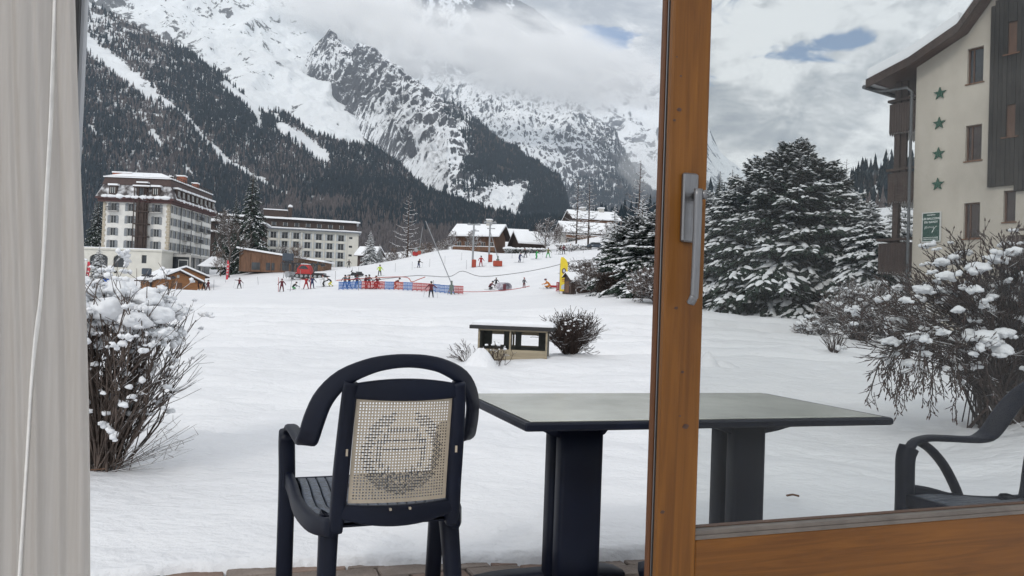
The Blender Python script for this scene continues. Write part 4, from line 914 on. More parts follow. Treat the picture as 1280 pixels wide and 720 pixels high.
def fir_meshes(H, R, nb, seed, droop=.35, shape=.85, snow=.5, base=.03, upturn=.5, seg=14, needle=None, fan=3, dens=1., snowsize=1.):
    rr = np.random.RandomState(seed); fo = QB(); sn = QB(); tk = MB()
    tk.tube([(0, 0, -.5), (rr.uniform(-.02, .02)*H, 0, H*.5), (0, rr.uniform(-.01, .01)*H, H*.98)], H*.022, 7, H*.002)
    for b in range(nb):
        t = (b+.5)/nb; t = base+(1-base)*t**.92; a = b*2.39996+rr.uniform(-.4, .4)
        L = R*((1-t)**shape)*rr.uniform(.72, 1.12)+.03*H*(1-t)
        el = -.25+upturn*1.5*t**1.5+rr.uniform(-.12, .12)
        d = np.array([math.cos(a)*math.cos(el), math.sin(a)*math.cos(el), math.sin(el)]); side = np.array([-math.sin(a), math.cos(a), 0.])
        n = max(4, int(seg*dens*(.45+.55*L/R))); k = np.linspace(.12, 1, n)
        dr = droop*(1-.7*t)
        pts = np.array([0, 0, t*H])+d*(L*k)[:, None]-UPV*(dr*L*k**2)[:, None]+side*(rr.uniform(-.1, .1)*L*k**2)[:, None]
        if L > .12*H or b % 3 == 0: tk.tube([tuple(np.array([0, 0, t*H])), tuple(pts[n//2]), tuple(pts[-1])], .018*L+.01, 3, .004*L)
        tang = d-UPV*(2*dr*k)[:, None]; tang /= np.linalg.norm(tang, axis=1)[:, None]
        for q in range(fan):
            for sg_ in (-1, 1):
                ang = rr.uniform(.5, 1.25, n); l = L*(.26+.20*np.sin(np.pi*np.clip(k*1.05, 0, 1)))*rr.uniform(.6, 1.15, n)*(1.05-.5*k)
                dd = tang*np.cos(ang)[:, None]+side*(sg_*np.sin(ang))[:, None]+UPV*rr.uniform(-.35, .08, n)[:, None]
                dd /= np.linalg.norm(dd, axis=1)[:, None]; sd = np.cross(dd, UPV); sd /= np.linalg.norm(sd, axis=1)[:, None]+1e-6
                bb = pts+side*(rr.uniform(-.04, .04, n)*L)[:, None]+UPV*(rr.uniform(-.05, .02, n)*L)[:, None]
                fo.kites(bb, dd, sd, l, l*rr.uniform(.14, .24, n), UPV, rr.uniform(.05, .3))
                # side sprigs
                b2 = bb+dd*(l*.5)[:, None]; d2 = dd*.6+tang*.5-UPV*.25; d2 /= np.linalg.norm(d2, axis=1)[:, None]
                fo.kites(b2, d2, sd, l*.55, l*.12, UPV, .2)
                m_ = rr.uniform(0, 1, n) < snow*.55
                if m_.any(): sn.lumps((bb+dd*(l*.6)[:, None]+UPV*.02)[m_], dd[m_], sd[m_], l[m_]*.34*snowsize, l[m_]*.13*snowsize+.02, l[m_]*.07*snowsize+.015, rr)
        m_ = rr.uniform(0, 1, n) < snow
        if m_.any(): sn.lumps((pts+UPV*.03)[m_], tang[m_], np.repeat(side[None], m_.sum(), 0), np.full(m_.sum(), L/n*.85*snowsize), np.full(m_.sum(), .035*L+.03)*snowsize, np.full(m_.sum(), .02*L+.02)*snowsize, rr)
    tk_o = tk.build('trunk', M_bark); tm = tk_o.data; bpy.data.objects.remove(tk_o)
    return tm, fo.mesh('crown', needle or M_needle), sn.mesh('snow_load', M_snow)
def place_tree(ms, name, label, px, d, s=1., group=None, rz=0., cat='tree', z=None, sxy=1.):
    p = gpos(px, d); 
    if z is not None: p.z = z
    t = thing(name, label, cat, p, rz, group); t.scale = (s*sxy, s*sxy, s)
    put('trunk', ms[0], t); c = put('crown', ms[1], t)
    if len(ms) > 2: put('snow_load', ms[2], c)['kind'] = 'stuff'
    return t
F1 = fir_meshes(11.4, 5.2, 240, 1, .36, .42, .50, .02, .85, 15, None, 3, 1., 1.15)
F2 = fir_meshes(11.5, 4.6, 175, 2, .45, .68, .66, .02, .5, 13, None, 3, 1., 1.4)
F3 = fir_meshes(10, 3.2, 120, 3, .45, .9, .5, .02, .4, 10, M_needle2, 2, 1., 1.)
F4 = fir_meshes(20, 4.8, 160, 5, .5, .95, .22, .03, .3, 11, M_needle, 3, 1., .8)
gf = 'big snowy firs right of the wooden door stile'
place_tree(F1, 'fir_tree', 'biggest dark fir with bushy rounded top and snow-lined boughs, right of the door stile', 990, 52, 1.0, gf, sxy=1.1)
place_tree(F1, 'fir_tree', 'rounded fir overlapping the left shoulder of the biggest fir', 948, 54, .93, gf, 2.1, sxy=1.05)
place_tree(F1, 'fir_tree', 'rounded fir overlapping the right shoulder of the biggest fir', 1028, 54, .90, gf, 4.4, sxy=1.05)
place_tree(F2, 'fir_tree', 'fir at the left flank of the biggest fir, directly beside the door stile', 915, 55, .88, gf, 1., sxy=1.2)
place_tree(F2, 'fir_tree', 'narrow fir with large snow pads at the right flank of the biggest fir', 1062, 50, .76, gf, 2.6)
place_tree(F2, 'fir_tree', 'short fir heavy with snow between the big firs and the balconies', 1085, 47, .70, gf, 4.)
place_tree(F3, 'fir_tree', 'fir partly hidden behind the lowest balcony of the beige building', 1122, 50, 1.0, gf, 1.5)
place_tree(F2, 'fir_tree', 'fir hidden in the gap behind the door stile', 882, 60, .8, gf, 5.)
gl = 'snowy firs left of the wooden door stile'
place_tree(F1, 'fir_tree', 'large rounded snow-laden fir touching the left edge of the door stile', 828, 64, .60, gl, .6, sxy=1.5)
place_tree(F1, 'fir_tree', 'broad snow-laden fir with sweeping boughs above the dark hedge', 790, 72, .58, gl, 2.2, sxy=1.35)
place_tree(F3, 'fir_tree', 'slim fir tip rising behind the left edge of the snowy fir group', 766, 90, .98, gl, .9, z=3.2)
place_tree(F3, 'fir_tree', 'fir tip beside the door stile behind the snow-laden fir', 800, 92, 1.12, gl, 3.9, z=3.2)
# tall spruces by the hotels
place_tree(F4, 'spruce_tree', 'tallest dusted spruce standing between the two white hotels', 312, 172, 1.17, 'spruces between the hotels', .4)
place_tree(F4, 'spruce_tree', 'slimmer brownish spruce just left of the tallest spruce', 292, 178, .9, 'spruces between the hotels', 2., sxy=.9)
place_tree(F4, 'spruce_tree', 'short spruce at the corner of the grand hotel roof line', 277, 230, .92, 'spruces between the hotels', 3.)
place_tree(F4, 'spruce_tree', 'dusted spruce behind the left edge of the grand hotel', 119, 215, 1.05, None, 4.)
place_tree(F3, 'young_spruce', 'small dark spruce in front of the hotel arches beside the red flag', 122, 140, .75, None, 1.)
place_tree(F3, 'young_spruce', 'snow-dusted spruce at the right end of the long hotel annex', 462, 200, 1.02, 'spruces right of the hotel annex', 2., z=8.5)
place_tree(F3, 'young_spruce', 'smaller rounded spruce a step right of the annex spruce', 474, 205, .72, 'spruces right of the hotel annex', 3.2, z=8.5)

# ---- bare trees
def bare(mb, p, d, L, r, depth, rr, spread=.6, n=3, up=.15, minr=.006, sides=4, curl=.15, leader=.0, bend=None):
    pts = [p]; q = Vector(p); dd = Vector(d).normalized(); k = 4
    for i in range(k):
        dd = (dd+Vector((rr.uniform(-1, 1), rr.uniform(-1, 1), rr.uniform(-1, 1)))*curl+Vector((0, 0, up))*.5*(1 if depth else .5)).normalized()
        q = q+dd*(L/k); pts.append(q.copy())
    mb.tube(pts, max(r, minr), sides if depth else 3, max(r*.55, minr*.8), cap=False)
    if depth <= 0: return [q]
    tips = []
    for i in range(n):
        f = rr.uniform(.35, 1.) if i else 1.; idx = min(int(f*k), k-1); base = pts[idx].lerp(pts[idx+1], f*k-idx if idx < k else 0) if idx+1 <= k else pts[-1]
        ax = Vector((rr.gauss(0, 1), rr.gauss(0, 1), rr.gauss(0, .6))).normalized(); nd = (dd*(1-spread*.5)+ax*spread).normalized()
        if i == 0 and leader: nd = (dd+Vector((0, 0, leader))).normalized()
        tips += bare(mb, base, nd, L*rr.uniform(.6, .82), r*.58, depth-1, rr, spread, n, up, minr, sides, curl, 0)
    return tips
def bare_tree(H, seed, r=None, depth=5, n=3, spread=.6, minr=.02, m=None, up=.25, start=.25):
    rr = random.Random(seed); tr = MB(); r = r or H*.018
    pts = [Vector((0, 0, -.5))]; 
    for k in range(1, 7): pts.append(Vector((rr.uniform(-.02, .02)*H, rr.uniform(-.02, .02)*H, H*.75*k/6)))
    tr.tube(pts, r, 6, r*.35, cap=False); cr = MB()
    nb = int(12*(1-start))+4
    for k in range(nb):
        t = start+(1-start)*k/nb; p = Vector((0, 0, t*H*.75)); a = rr.uniform(0, 6.28)
        bare(cr, p, (math.cos(a), math.sin(a), .7), H*.22*(1.2-.5*t), r*.42, depth-2, rr, spread, n, up, minr)
    a = tr.build('trunk', m or M_barks); b = cr.build('crown', m or M_barks); ms = (a.data, b.data); bpy.data.objects.remove(a); bpy.data.objects.remove(b); return ms
def larch(H, seed, m=None, R=.2, upc=True):
    rr = random.Random(seed); tr = MB(); tr.tube([(0, 0, -.5), (0, 0, H*.5), (rr.uniform(-.1, .1), 0, H)], H*.016, 6, .03, cap=False); cr = MB(); N_ = 46
    for k in range(N_):
        t = .14+.86*k/N_; a = k*2.4+rr.uniform(-.5, .5); L = H*R*(1-t)**.8*rr.uniform(.55, 1.15)+.25; p0 = Vector((0, 0, t*H)); d = Vector((math.cos(a), math.sin(a), 0)); pts = []
        for i in range(6): s_ = i/5; pts.append(p0+d*L*s_+Vector((0, 0, L*(-.18*s_+.42*s_*s_))))
        cr.tube(pts, .08*(1-t)+.045, 4, .03, cap=False)
        for q in range(int(5+12*(1-t))):
            s_ = rr.uniform(.2, 1); b = p0+d*L*s_+Vector((0, 0, L*(-.18*s_+.42*s_*s_))); e = Vector((rr.uniform(-1, 1), rr.uniform(-1, 1), rr.uniform(-.5, .35)))*L*.24
            cr.tube([b, b+e*.5, b+e+Vector((0, 0, -.05*L))], .034, 3, .02, cap=False)
    a = tr.build('trunk', m or M_larch); b = cr.build('crown', m or M_larch); ms = (a.data, b.data); bpy.data.objects.remove(a); bpy.data.objects.remove(b); return ms
LA1 = larch(18.5, 1, M_larchd, R=.26); LA2 = larch(17, 2, M_larchd, R=.28); LA3 = larch(9, 4, R=.3)
place_tree(LA1, 'larch_tree', 'tall bare larch with snow-lined upswept boughs standing alone left of the chalets', 509, 185, 1.0, None, .4, z=8.)
place_tree(LA2, 'larch_tree', 'bare larch left of a pair in front of the dark hillside chalet', 720, 192, 1.02, 'bare larches before the hillside chalet', 1.)
place_tree(LA2, 'larch_tree', 'bare larch right of a pair in front of the dark hillside chalet', 735, 196, 1.0, 'bare larches before the hillside chalet', 2.7)
place_tree(LA1, 'larch_tree', 'brownish larch top rising behind the snowy firs by the door stile', 797, 150, .95, 'bare larches behind the firs', 2.7, z=12)
place_tree(LA1, 'larch_tree', 'thin larch standing above the firs close to the balconies', 1056, 140, .82, None, 3.7, z=14)
for k, (px, d, s) in enumerate(((898, 150, .62), (914, 160, .72), (943, 170, .8))):
    place_tree(F4, 'spruce_tree', ('spruce tip rising behind the firs directly beside the door stile', 'second spruce tip from the door stile behind the firs', 'thin far spruce tip above the left shoulder of the biggest fir')[k], px, d, s*1.15, 'spruce tips behind the big firs', k, z=14)
BT1 = bare_tree(13, 3, depth=5, n=3, spread=.62, minr=.045, m=M_barks)
BT2 = bare_tree(7, 8, depth=5, n=3, spread=.7, minr=.035, m=M_twigf, start=.08)
BT3 = bare_tree(5, 12, depth=5, n=3, spread=.75, minr=.03, m=M_twigf, start=.05)
BT4 = bare_tree(8, 21, depth=5, n=3, spread=.7, minr=.03, m=M_larch, start=.05)
place_tree(BT1, 'bare_tree', 'white-limbed bare tree in front of the tall spruce between the hotels', 286, 160, 1.12, None, 1.)
place_tree(BT2, 'snowy_tree', 'frosted round tree right of the low timber house', 682, 192, 1.2, 'frosted trees by the chalets', 0., sxy=1.25)
place_tree(BT2, 'snowy_tree', 'frosted tree left of the bare larches', 699, 188, .95, 'frosted trees by the chalets', 2.)
place_tree(BT3, 'snowy_tree', 'small frosted tree beneath the bare larches', 757, 182, 1.15, 'frosted trees by the chalets', 1.)
place_tree(BT2, 'snowy_tree', 'frosted tree behind the hillock left of the large chalet', 552, 192, .9, 'frosted trees left of the chalet', 3., z=10)
place_tree(BT3, 'snowy_tree', 'small frosted tree on top of the snowy hillock', 565, 184, .95, 'frosted trees left of the chalet', 3.)
place_tree(BT3, 'snowy_tree', 'thin frosted tree at the right end of the hillock', 591, 186, 1.1, 'frosted trees left of the chalet', 5.)
lab = ['brown bare tree at the left foot of the lone larch', 'brown bare tree at the right foot of the lone larch', 'low frosted tree beside the annex spruces', 'low frosted tree between the annex spruces and the lone larch', 'brown thicket tree behind the snow lance', 'brown bare tree left of the hillock', 'brown bare tree behind the hillock', 'brown bare tree left of the large chalet roof']
for k, (ms, px, d, s, z_) in enumerate(((BT4, 497, 190, .8, 7.5), (BT4, 521, 190, .9, 8), (BT3, 485, 195, 1., 8.), (BT3, 493, 185, .9, 8), (BT4, 533, 200, .95, 8.5), (BT4, 541, 200, .9, 9), (BT4, 556, 205, 1.05, 9), (BT4, 575, 215, 1., 10))):
    place_tree(ms, 'bare_tree', lab[k], px, d, s, 'bare trees between the annex and the chalets', k*1.3, z=z_, sxy=1.2)
lab = ['frosted tree behind the brown timber pavilion', 'bare tree at the left end of the pavilion', 'dark bare tree beside the ski lift drive']
for k, (ms, px, d, s) in enumerate(((BT2, 352, 172, .8), (BT4, 276, 168, .8), (BT4, 369, 158, .75))): place_tree(ms, 'bare_tree', lab[k], px, d, s, 'bare trees around the pavilion', k)

# ---- shrubs
def shrub(H, R, stems, seed, depth=3, n=3, m=None, minr=.004, up=.12, r=.012, spread=.5, squash=1., snow_n=30, snow_r=.07, lean=(0, 0), curl=.15, top=.7, snowm=None):
    rr = random.Random(seed); mb = MB(); tips = []
    for k in range(stems):
        a = rr.uniform(0, 6.28); s_ = math.sqrt(rr.uniform(0, 1)); d = Vector((math.cos(a)*s_*R/H*1.1+lean[0], math.sin(a)*s_*R/H*1.1+lean[1], 1)).normalized()
        L = H*rr.uniform(.42, .52); tips += bare(mb, Vector((math.cos(a)*s_*R*.12, math.sin(a)*s_*R*.12, -.05)), d, L, r*rr.uniform(.6, 1.2), depth, rr, spread, n, up, minr, 4, curl)
    sn = MB().smooth(); hi = sorted(tips, key=lambda p: p.z-.15*p.length)[int(len(tips)*(1-top)):]
    for k in range(snow_n):
        p = rr.choice(hi); s_ = snow_r*rr.uniform(.4, 1.25); sn.blob((p.x, p.y, p.z-.3*s_), (s_*1.15, s_*rr.uniform(.8, 1.2), s_*.8), k+seed, .35, 1, .3)
    return mb, sn, tips
def add_shrub(name, label, px, d, mb, sn, group=None, m=None, z=None, rz=0., cat='bush', snow=True):
    p = gpos(px, d); 
    if z is not None: p.z = z
    t = thing(name, label, cat, p, rz, group); b = mb.build('branches', m or M_twig, t)
    if snow: sn.build('snow_load', M_snow, t)['kind'] = 'stuff'
    return t
# left foreground bush: dense upright stems fanning out, thick snow caps on top
def stem_path(p0, p1, rr, bow): 
    m_ = (p0+p1)/2+Vector((rr.uniform(-1, 1), rr.uniform(-1, 1), rr.uniform(-.3, .6)))*bow; return spl([p0, m_, p1], 6)
def fan_bush(base, tips_fn, n, seed, r0=.012):
    rr = random.Random(seed); mb = MB(); ends = []
    for k in range(n):
        p0 = Vector((rr.gauss(0, .05), rr.gauss(0, .05), -.05)); p1 = tips_fn(rr, k); P = stem_path(p0, p1, rr, .09)
        mb.tube(P, rr.uniform(.3, .95)*r0, 5, .003, cap=False); ends.append(P[-1])
        for q in range(rr.randint(4, 8)):
            i = rr.randint(2, 6); b = P[i]; dd = ((P[i]-P[i-1]).normalized()+Vector((rr.uniform(-1, 1), rr.uniform(-1, 1), rr.uniform(-.3, .6)))*.7).normalized(); L = rr.uniform(.06, .26)
            e = b+dd*L; m2 = b+dd*L*.5+Vector((rr.uniform(-.02, .02), 0, rr.uniform(-.02, .02))); mb.tube([b, m2, e], .003, 3, .0016, cap=False); ends.append(e)
            if rr.random() < .6:
                d2 = (dd+Vector((rr.uniform(-1, 1), rr.uniform(-1, 1), rr.uniform(-1, 1)))*.6).normalized(); mb.tube([m2, m2+d2*L*.5], .0022, 3, .0014, cap=False); ends.append(m2+d2*L*.5)
    return mb, ends
def tfL(rr, k):
    if k % 9 == 0: return Vector((rr.uniform(.26, .42), rr.uniform(-.3, .3), rr.uniform(.42, .75)))
    a = rr.uniform(-.75, .62); return Vector((a*.60-.02, rr.uniform(-.42, .42), 1.04-.35*abs(a)**2+rr.uniform(-.30, .05)))
mbL, endsL = fan_bush(None, tfL, 200, 4, .010)
rr = random.Random(8)
for k in range(26):   # loose low twigs at the right foot
    a = rr.uniform(-.9, .9); p = Vector((rr.uniform(.02, .1), rr.uniform(-.1, .1), 0)); e = Vector((rr.uniform(.18, .52), a*.3, rr.uniform(.03, .30))); P = stem_path(p, e, rr, .04); mbL.tube(P, .003, 3, .0014, cap=False)
    for q in range(3): b = P[rr.randint(2, 6)]; mbL.tube([b, b+Vector((rr.uniform(-.05, .09), rr.uniform(-.06, .06), rr.uniform(-.03, .08)))], .0016, 3, .001, cap=False)
pL = gpos(128, 4.55); bushL = thing('bush', 'leafless bush of upright stems with thick snow caps beside the curtain', 'bush', pL, 0)
mbL.build('branches', mat('grey_brown_twigs', (.085, .064, .054), .9, .35, 12, snow=(.40, .85, 18.)), bushL)
M_snowc = mat_snow('clumped_snow', 30, .5, .015)
sn = MB().smooth(); rr = random.Random(2)
def cluster(mb, c, r, n, seed):
    q = random.Random(seed); d = Vector((q.uniform(-1, 1), q.uniform(-1, 1), q.uniform(-.3, .3))).normalized()
    for i in range(min(n, 6)): p = c+d*(i-n/2)*r*.9+Vector((q.uniform(-1, 1), q.uniform(-1, 1), q.uniform(-.6, .6)))*r*.6; s_ = r*q.uniform(.6, 1.2); mb.blob(tuple(p), (s_*1.2, s_, s_*.9), seed*9+i, .4, 0, .1)
def lump(mb, c, r, seed, sub=7, flat=.25, sq=.72):
    "wind-settled snow cushion with an uneven, crumbly surface"
    q = random.Random(seed); vs, fs = ICO[2]; V = np.array(vs); sx_, sy_ = q.uniform(.85, 1.3), q.uniform(.8, 1.2)
    n = fbm(V*1.3+seed*3.7, 2)*.55+fbm(V*4.2+seed*1.3, 3)*.24; V = V*(1+n)[:, None]; low = V[:, 2] < 0; V[low, 2] *= 1-flat
    V[low, 2] += fbm(V[low]*6+seed, 2)*.35
    mb.add([(c[0]+x*r*sx_, c[1]+y*r*sy_, c[2]+z_*r*sq) for x, y, z_ in V.tolist()], fs)
    for k in range(sub):
        a = q.uniform(0, 6.28); e = q.uniform(.7, 1.1); s_ = r*q.uniform(.15, .38); mb.blob((c[0]+math.cos(a)*r*e*sx_, c[1]+math.sin(a)*r*e*sy_, c[2]-r*q.uniform(-.05, .55)), (s_, s_, s_*.8), seed*7+k, .35, 1, .2)
caps = [(x_*.86-.02, y_, z_+.0, r_*.80) for x_, y_, z_, r_ in ((-.10, -.12, 1.02, .115), (.10, -.05, 1.035, .10), (.26, .0, .99, .10), (.39, -.06, .90, .095), (-.02, -.28, .93, .10), (.16, -.25, .93, .115), (.31, -.22, .87, .10), (-.16, -.34, .82, .11), (.02, -.38, .82, .085), (-.2, .05, 1.04, .11), (.0, .15, 1.05, .11), (.2, .2, 1.0, .1), (.37, .15, .92, .08), (-.12, -.42, .70, .085), (.45, -.1, .80, .06), (-.28, -.2, .95, .1), (.08, -.42, .76, .06), (-.36, -.1, .98, .11))]
for k, (x, y, z_, r) in enumerate(caps): lump(sn, (x, y, z_), r, k+3)
for k in range(260):
    e = rr.choice(endsL); 
    if e.z < .25: continue
    s_ = rr.uniform(.006, .020); sn.blob((e.x, e.y, e.z-.01), (s_*1.3, s_, s_*.9), k+50, .4, 1, .2)
for k in range(75):
    e = rr.choice(endsL)
    if .2 < e.z < .95: cluster(sn, e, rr.uniform(.011, .022), rr.randint(4, 8), k)
top_ = [e for e in endsL if e.z > .72]
for k in range(230):
    e = rr.choice(top_); cluster(sn, e, rr.uniform(.008, .020), rr.randint(3, 8), k+900)
sn.build('snow_load', M_snowc, bushL)['kind'] = 'stuff'

# big right bush: spreading twigs with brown buds, drooping fringe, snow cushions
rr = random.Random(31); mb = MB(); buds = MB(); ends = []
def twiggy(P, n, Lm, up, rr):
    for q in range(n):
        i = rr.randint(2, len(P)-1); b = P[i]; dd = ((P[i]-P[i-1]).normalized()+Vector((rr.uniform(-1, 1), rr.uniform(-1, 1), rr.uniform(-1, 1)+up))*.75).normalized(); L = rr.uniform(.4, 1)*Lm
        m2 = b+dd*L*.5+Vector((rr.uniform(-.02, .02), rr.uniform(-.02, .02), rr.uniform(-.03, .02))); e = b+dd*L+Vector((0, 0, -.1*L)); mb.tube([b, m2, e], .0048, 3, .003, cap=False)
        for w in range(3):
            s_ = rr.uniform(.2, 1); c = b.lerp(e, s_); d2 = (dd+Vector((rr.uniform(-1, 1), rr.uniform(-1, 1), rr.uniform(-.6, .9)))*.8).normalized(); f = c+d2*L*.42; mb.tube([c, f], .0036, 3, .0025, cap=False); ends.append((f, d2))
        ends.append((e, dd))
for k in range(210):
    az = rr.uniform(0, 6.28); ring = rr.random()**.6; x = math.cos(az)*ring*1.32-.1; y = math.sin(az)*ring*1.0
    zt_ = 1.62*math.sqrt(max(.05, 1-(ring*.93)**2))*rr.uniform(.72, 1.03)+.05
    p0 = Vector((rr.gauss(0, .1), rr.gauss(0, .1), -.05)); p1 = Vector((x, y, zt_)); md = Vector((x*.42, y*.42, zt_*.62+.12))
    P = spl([p0, md, p1], 8); mb.tube(P, rr.uniform(.006, .018), 4, .004, cap=False); twiggy(P, 9, .30, .2, rr)
for k in range(34):   # drooping fringe on the left
    x = rr.uniform(-1.32, -.25); y = rr.uniform(-.9, .3); p0 = Vector((x*.55, y*.6, rr.uniform(.65, 1.0))); p1 = Vector((x, y-.1, rr.uniform(.22, .55))); P = spl([p0, (p0+p1)/2+Vector((-.12, 0, .16)), p1], 6); mb.tube(P, .006, 4, .0035, cap=False); twiggy(P, 7, .2, -.4, rr)
for e, d in ends:
    if rr.random() < .8:
        L = rr.uniform(.022, .045); s_ = .0085; buds.add([e+d*L, e+Vector((s_, 0, 0)), e+Vector((-s_*.5, s_, 0)), e+Vector((-s_*.5, -s_, 0)), e-d*.012], [(0, 1, 2), (0, 2, 3), (0, 3, 1), (4, 2, 1), (4, 3, 2), (4, 1, 3)])
pR = gpos(1252, 7.3); bushR = thing('bush', 'large spreading bush with brown buds and snow cushions behind the right chair', 'bush', pR, 0)
br = mb.build('branches', M_twig, bushR); buds.build('buds', M_bud, br)['kind'] = 'stuff'
sn = MB().smooth()
for k, (x, y, z_, r) in enumerate(((-.62, -.75, .82, .17), (-.50, -.78, .72, .13), (-.45, -.72, .86, .12), (-.95, -.35, 1.22, .11), (-.80, -.45, 1.34, .10), (-.55, -.5, 1.42, .12), (-.38, -.5, 1.50, .11), (-.2, -.45, 1.58, .1), (-.7, -.2, 1.48, .09), (.0, -.6, 1.35, .1), (.15, -.5, 1.45, .1), (-.15, -.8, 1.05, .10), (.05, -.85, .95, .12), (.2, -.8, .85, .12), (-1.1, -.5, .80, .09), (-1.2, -.3, .75, .09), (-1.05, -.6, .66, .07), (.3, -.7, 1.15, .12), (-.3, -.85, .95, .07), (-.8, -.65, 1.05, .07), (.1, -.9, .6, .1))): lump(sn, (x, y, z_), r*.66, k+90, 9, .2, .6)
for k in range(70):
    e, d = rr.choice(ends)
    if e.z > .55 and e.y < .3: lump(sn, (e.x, e.y, e.z-.01), rr.uniform(.025, .055), k+300, 4, .3, .6)
for k in range(230):
    e, d = rr.choice(ends)
    if e.z < .5 and rr.random() < .7: continue
    cluster(sn, e, rr.uniform(.014, .034), rr.randint(3, 8), k+400)
sn.build('snow_load', M_snowc, bushR)['kind'] = 'stuff'

# mid bush behind the little hutch
mb, sn, tp = shrub(.80, .40, 80, 5, 3, 3, None, .005, .1, .012, .5, snow_n=240, snow_r=.02); add_shrub('bush', 'round dark leafless bush dusted with snow right of the wooden hutch', 713, 14.2, mb, sn, z=.12)
mb, sn, tp = shrub(.42, .45, 14, 6, 2, 2, None, .004, .05, .006, .5, snow_n=8, snow_r=.025); add_shrub('bush', 'small sparse twigs in front of the left half of the wooden hutch', 622, 12.2, mb, sn)
mb, sn, tp = shrub(.40, .42, 16, 7, 2, 2, None, .004, .05, .006, .45, snow_n=2, snow_r=.02); add_shrub('bush', 'sparse twigs left of the wooden hutch behind the snow mound', 586, 12.6, mb, sn)
mb, sn, tp = shrub(1.75, 1.5, 46, 9, 4, 3, None, .011, .08, .035, .6, snow_n=170, snow_r=.07); add_shrub('bush', 'multi-stemmed leafless shrub with snow between the firs and the big right bush', 1074, 27, mb, sn, m=M_twigf)
mb, sn, tp = shrub(.8, 1.15, 40, 10, 3, 3, None, .012, .0, .02, .6, snow_n=150, snow_r=.09); add_shrub('bush', 'low snow-covered mound of twigs at the foot of the firs', 1020, 31, mb, sn, m=M_twigf)
mb, sn, tp = shrub(.55, .35, 60, 14, 1, 1, None, .005, .05, .006, .12, snow_n=0); add_shrub('bush', 'tuft of thin bare upright twigs standing in the snow right of the door stile', 1043, 17, mb, sn, snow=False)
mb, sn, tp = shrub(1.5, 1.1, 40, 15, 4, 3, None, .012, .08, .02, .6, snow_n=150, snow_r=.07); add_shrub('bush', 'brownish shrub below the lowest balcony of the beige building', 1122, 27, mb, sn, m=M_twigf)
# frosted hedges left of the door stile
lab = ['frosted round bush left of the dark clipped hedge', 'smaller frosted bush above the first frosted bush', 'snow-topped bush touching the door stile below the firs', 'frosted bush between the brown hut and the dark hedge']
for k, (px, d, H, R, sd) in enumerate(((742, 80, 2.3, 1.7, 3), (737, 86, 3.0, 1.3, 4), (822, 56, 2.4, 1.6, 5), (764, 82, 2.0, 1.5, 6))):
    mb, sn, tp = shrub(H, R, 34, sd, 4, 3, None, .028, .05, .04, .6, snow_n=120, snow_r=.12, top=.9); add_shrub('bush', lab[k], px, d, mb, sn, group='frosted bushes beside the ski slope', m=M_twigf)
# dark clipped hedge
p = gpos(786, 68); t = thing('hedge', 'dark brown clipped hedge under the firs left of the door stile', 'hedge', p, R_(-24))
q = QB(); rg = np.random.RandomState(4); n = 5200; B = np.stack([rg.uniform(-2.9, 2.6, n), rg.uniform(-.7, .7, n), rg.uniform(0, 1, n)**.8*2.0*(1-.0)], 1); B[:, 2] *= 1-.08*np.abs(B[:, 0])
D = rg.normal(size=(n, 3)); D[:, 2] = np.abs(D[:, 2]); D /= np.linalg.norm(D, axis=1)[:, None]; S = np.cross(D, UPV); S /= np.linalg.norm(S, axis=1)[:, None]
q.kites(B, D, S, rg.uniform(.15, .32, n), rg.uniform(.04, .09, n), UPV, .05); put('foliage', q.mesh('foliage', mat('dry_brown_hedge', (.045, .030, .024), .9, .4, 3)), t)
p = gpos(773, 92)
# low dark hedge line with snow in front of the chalets
for k, (px, d, L, lb) in enumerate(((655, 188, 8, 'low dark hedge with a strip of snow in front of the low timber house'), (775, 176, 5, 'low dark hedge under the right-hand larches'), (718, 186, 7, 'brown hedge at the foot of the bare larches'))):
    p = gpos(px, d); t = thing('hedge', lb, 'hedge', p, R_(-8), 'hedges in front of the chalets')
    q = QB(); n = 900; B = np.stack([rg.uniform(-L/2*1.2, L/2*1.2, n), rg.uniform(-.5, .5, n), rg.uniform(-.2, 1.3, n)], 1); D = rg.normal(size=(n, 3)); D /= np.linalg.norm(D, axis=1)[:, None]; S = np.cross(D, UPV); S /= np.linalg.norm(S, axis=1)[:, None]
    q.kites(B, D, S, rg.uniform(.3, .6, n), rg.uniform(.1, .2, n), UPV, .05); put('foliage', q.mesh('foliage', M_needle2 if k == 0 else M_twigf), t)
    mb = MB().smooth(); [mb.blob((-L/2*1.15+j*L*1.15/9, 0, 1.35), (L*.09, .45, .25), j, .3, 1) for j in range(10)]; mb.build('snow_load', M_snow, t)['kind'] = 'stuff'
# ================================================================ SKI SLOPE
def plain(name, c, rough=.6, metal=0.): return mat(name, c, rough, .06, 3, metal=metal)
M_redp = plain('red_paint', (.38, .02, .02)); M_bluep = plain('blue_plastic', (.02, .12, .38)); M_orp = plain('orange_red_plastic', (.42, .06, .03)); M_steel = plain('galvanised_steel', (.30, .31, .32), .4, .6); M_blk = plain('black_rubber', (.015, .015, .016)); M_yel = plain('yellow_banner', (.72, .55, .03)); M_dk = plain('dark_blue_grey_machine', (.04, .055, .075)); M_skin = plain('skin', (.45, .27, .2)); M_pole = plain('grey_pole', (.25, .25, .26)); M_net = plain('grey_net', (.35, .36, .38))
CLO = {'red': (.30, .02, .025), 'dark red': (.10, .012, .02), 'navy': (.02, .03, .09), 'black': (.012, .012, .016), 'white': (.6, .6, .6), 'yellow': (.55, .50, .04), 'green': (.03, .30, .08), 'grey': (.10, .10, .11), 'olive': (.12, .14, .05), 'orange': (.55, .20, .03), 'lime': (.40, .55, .05)}
CM_ = {}
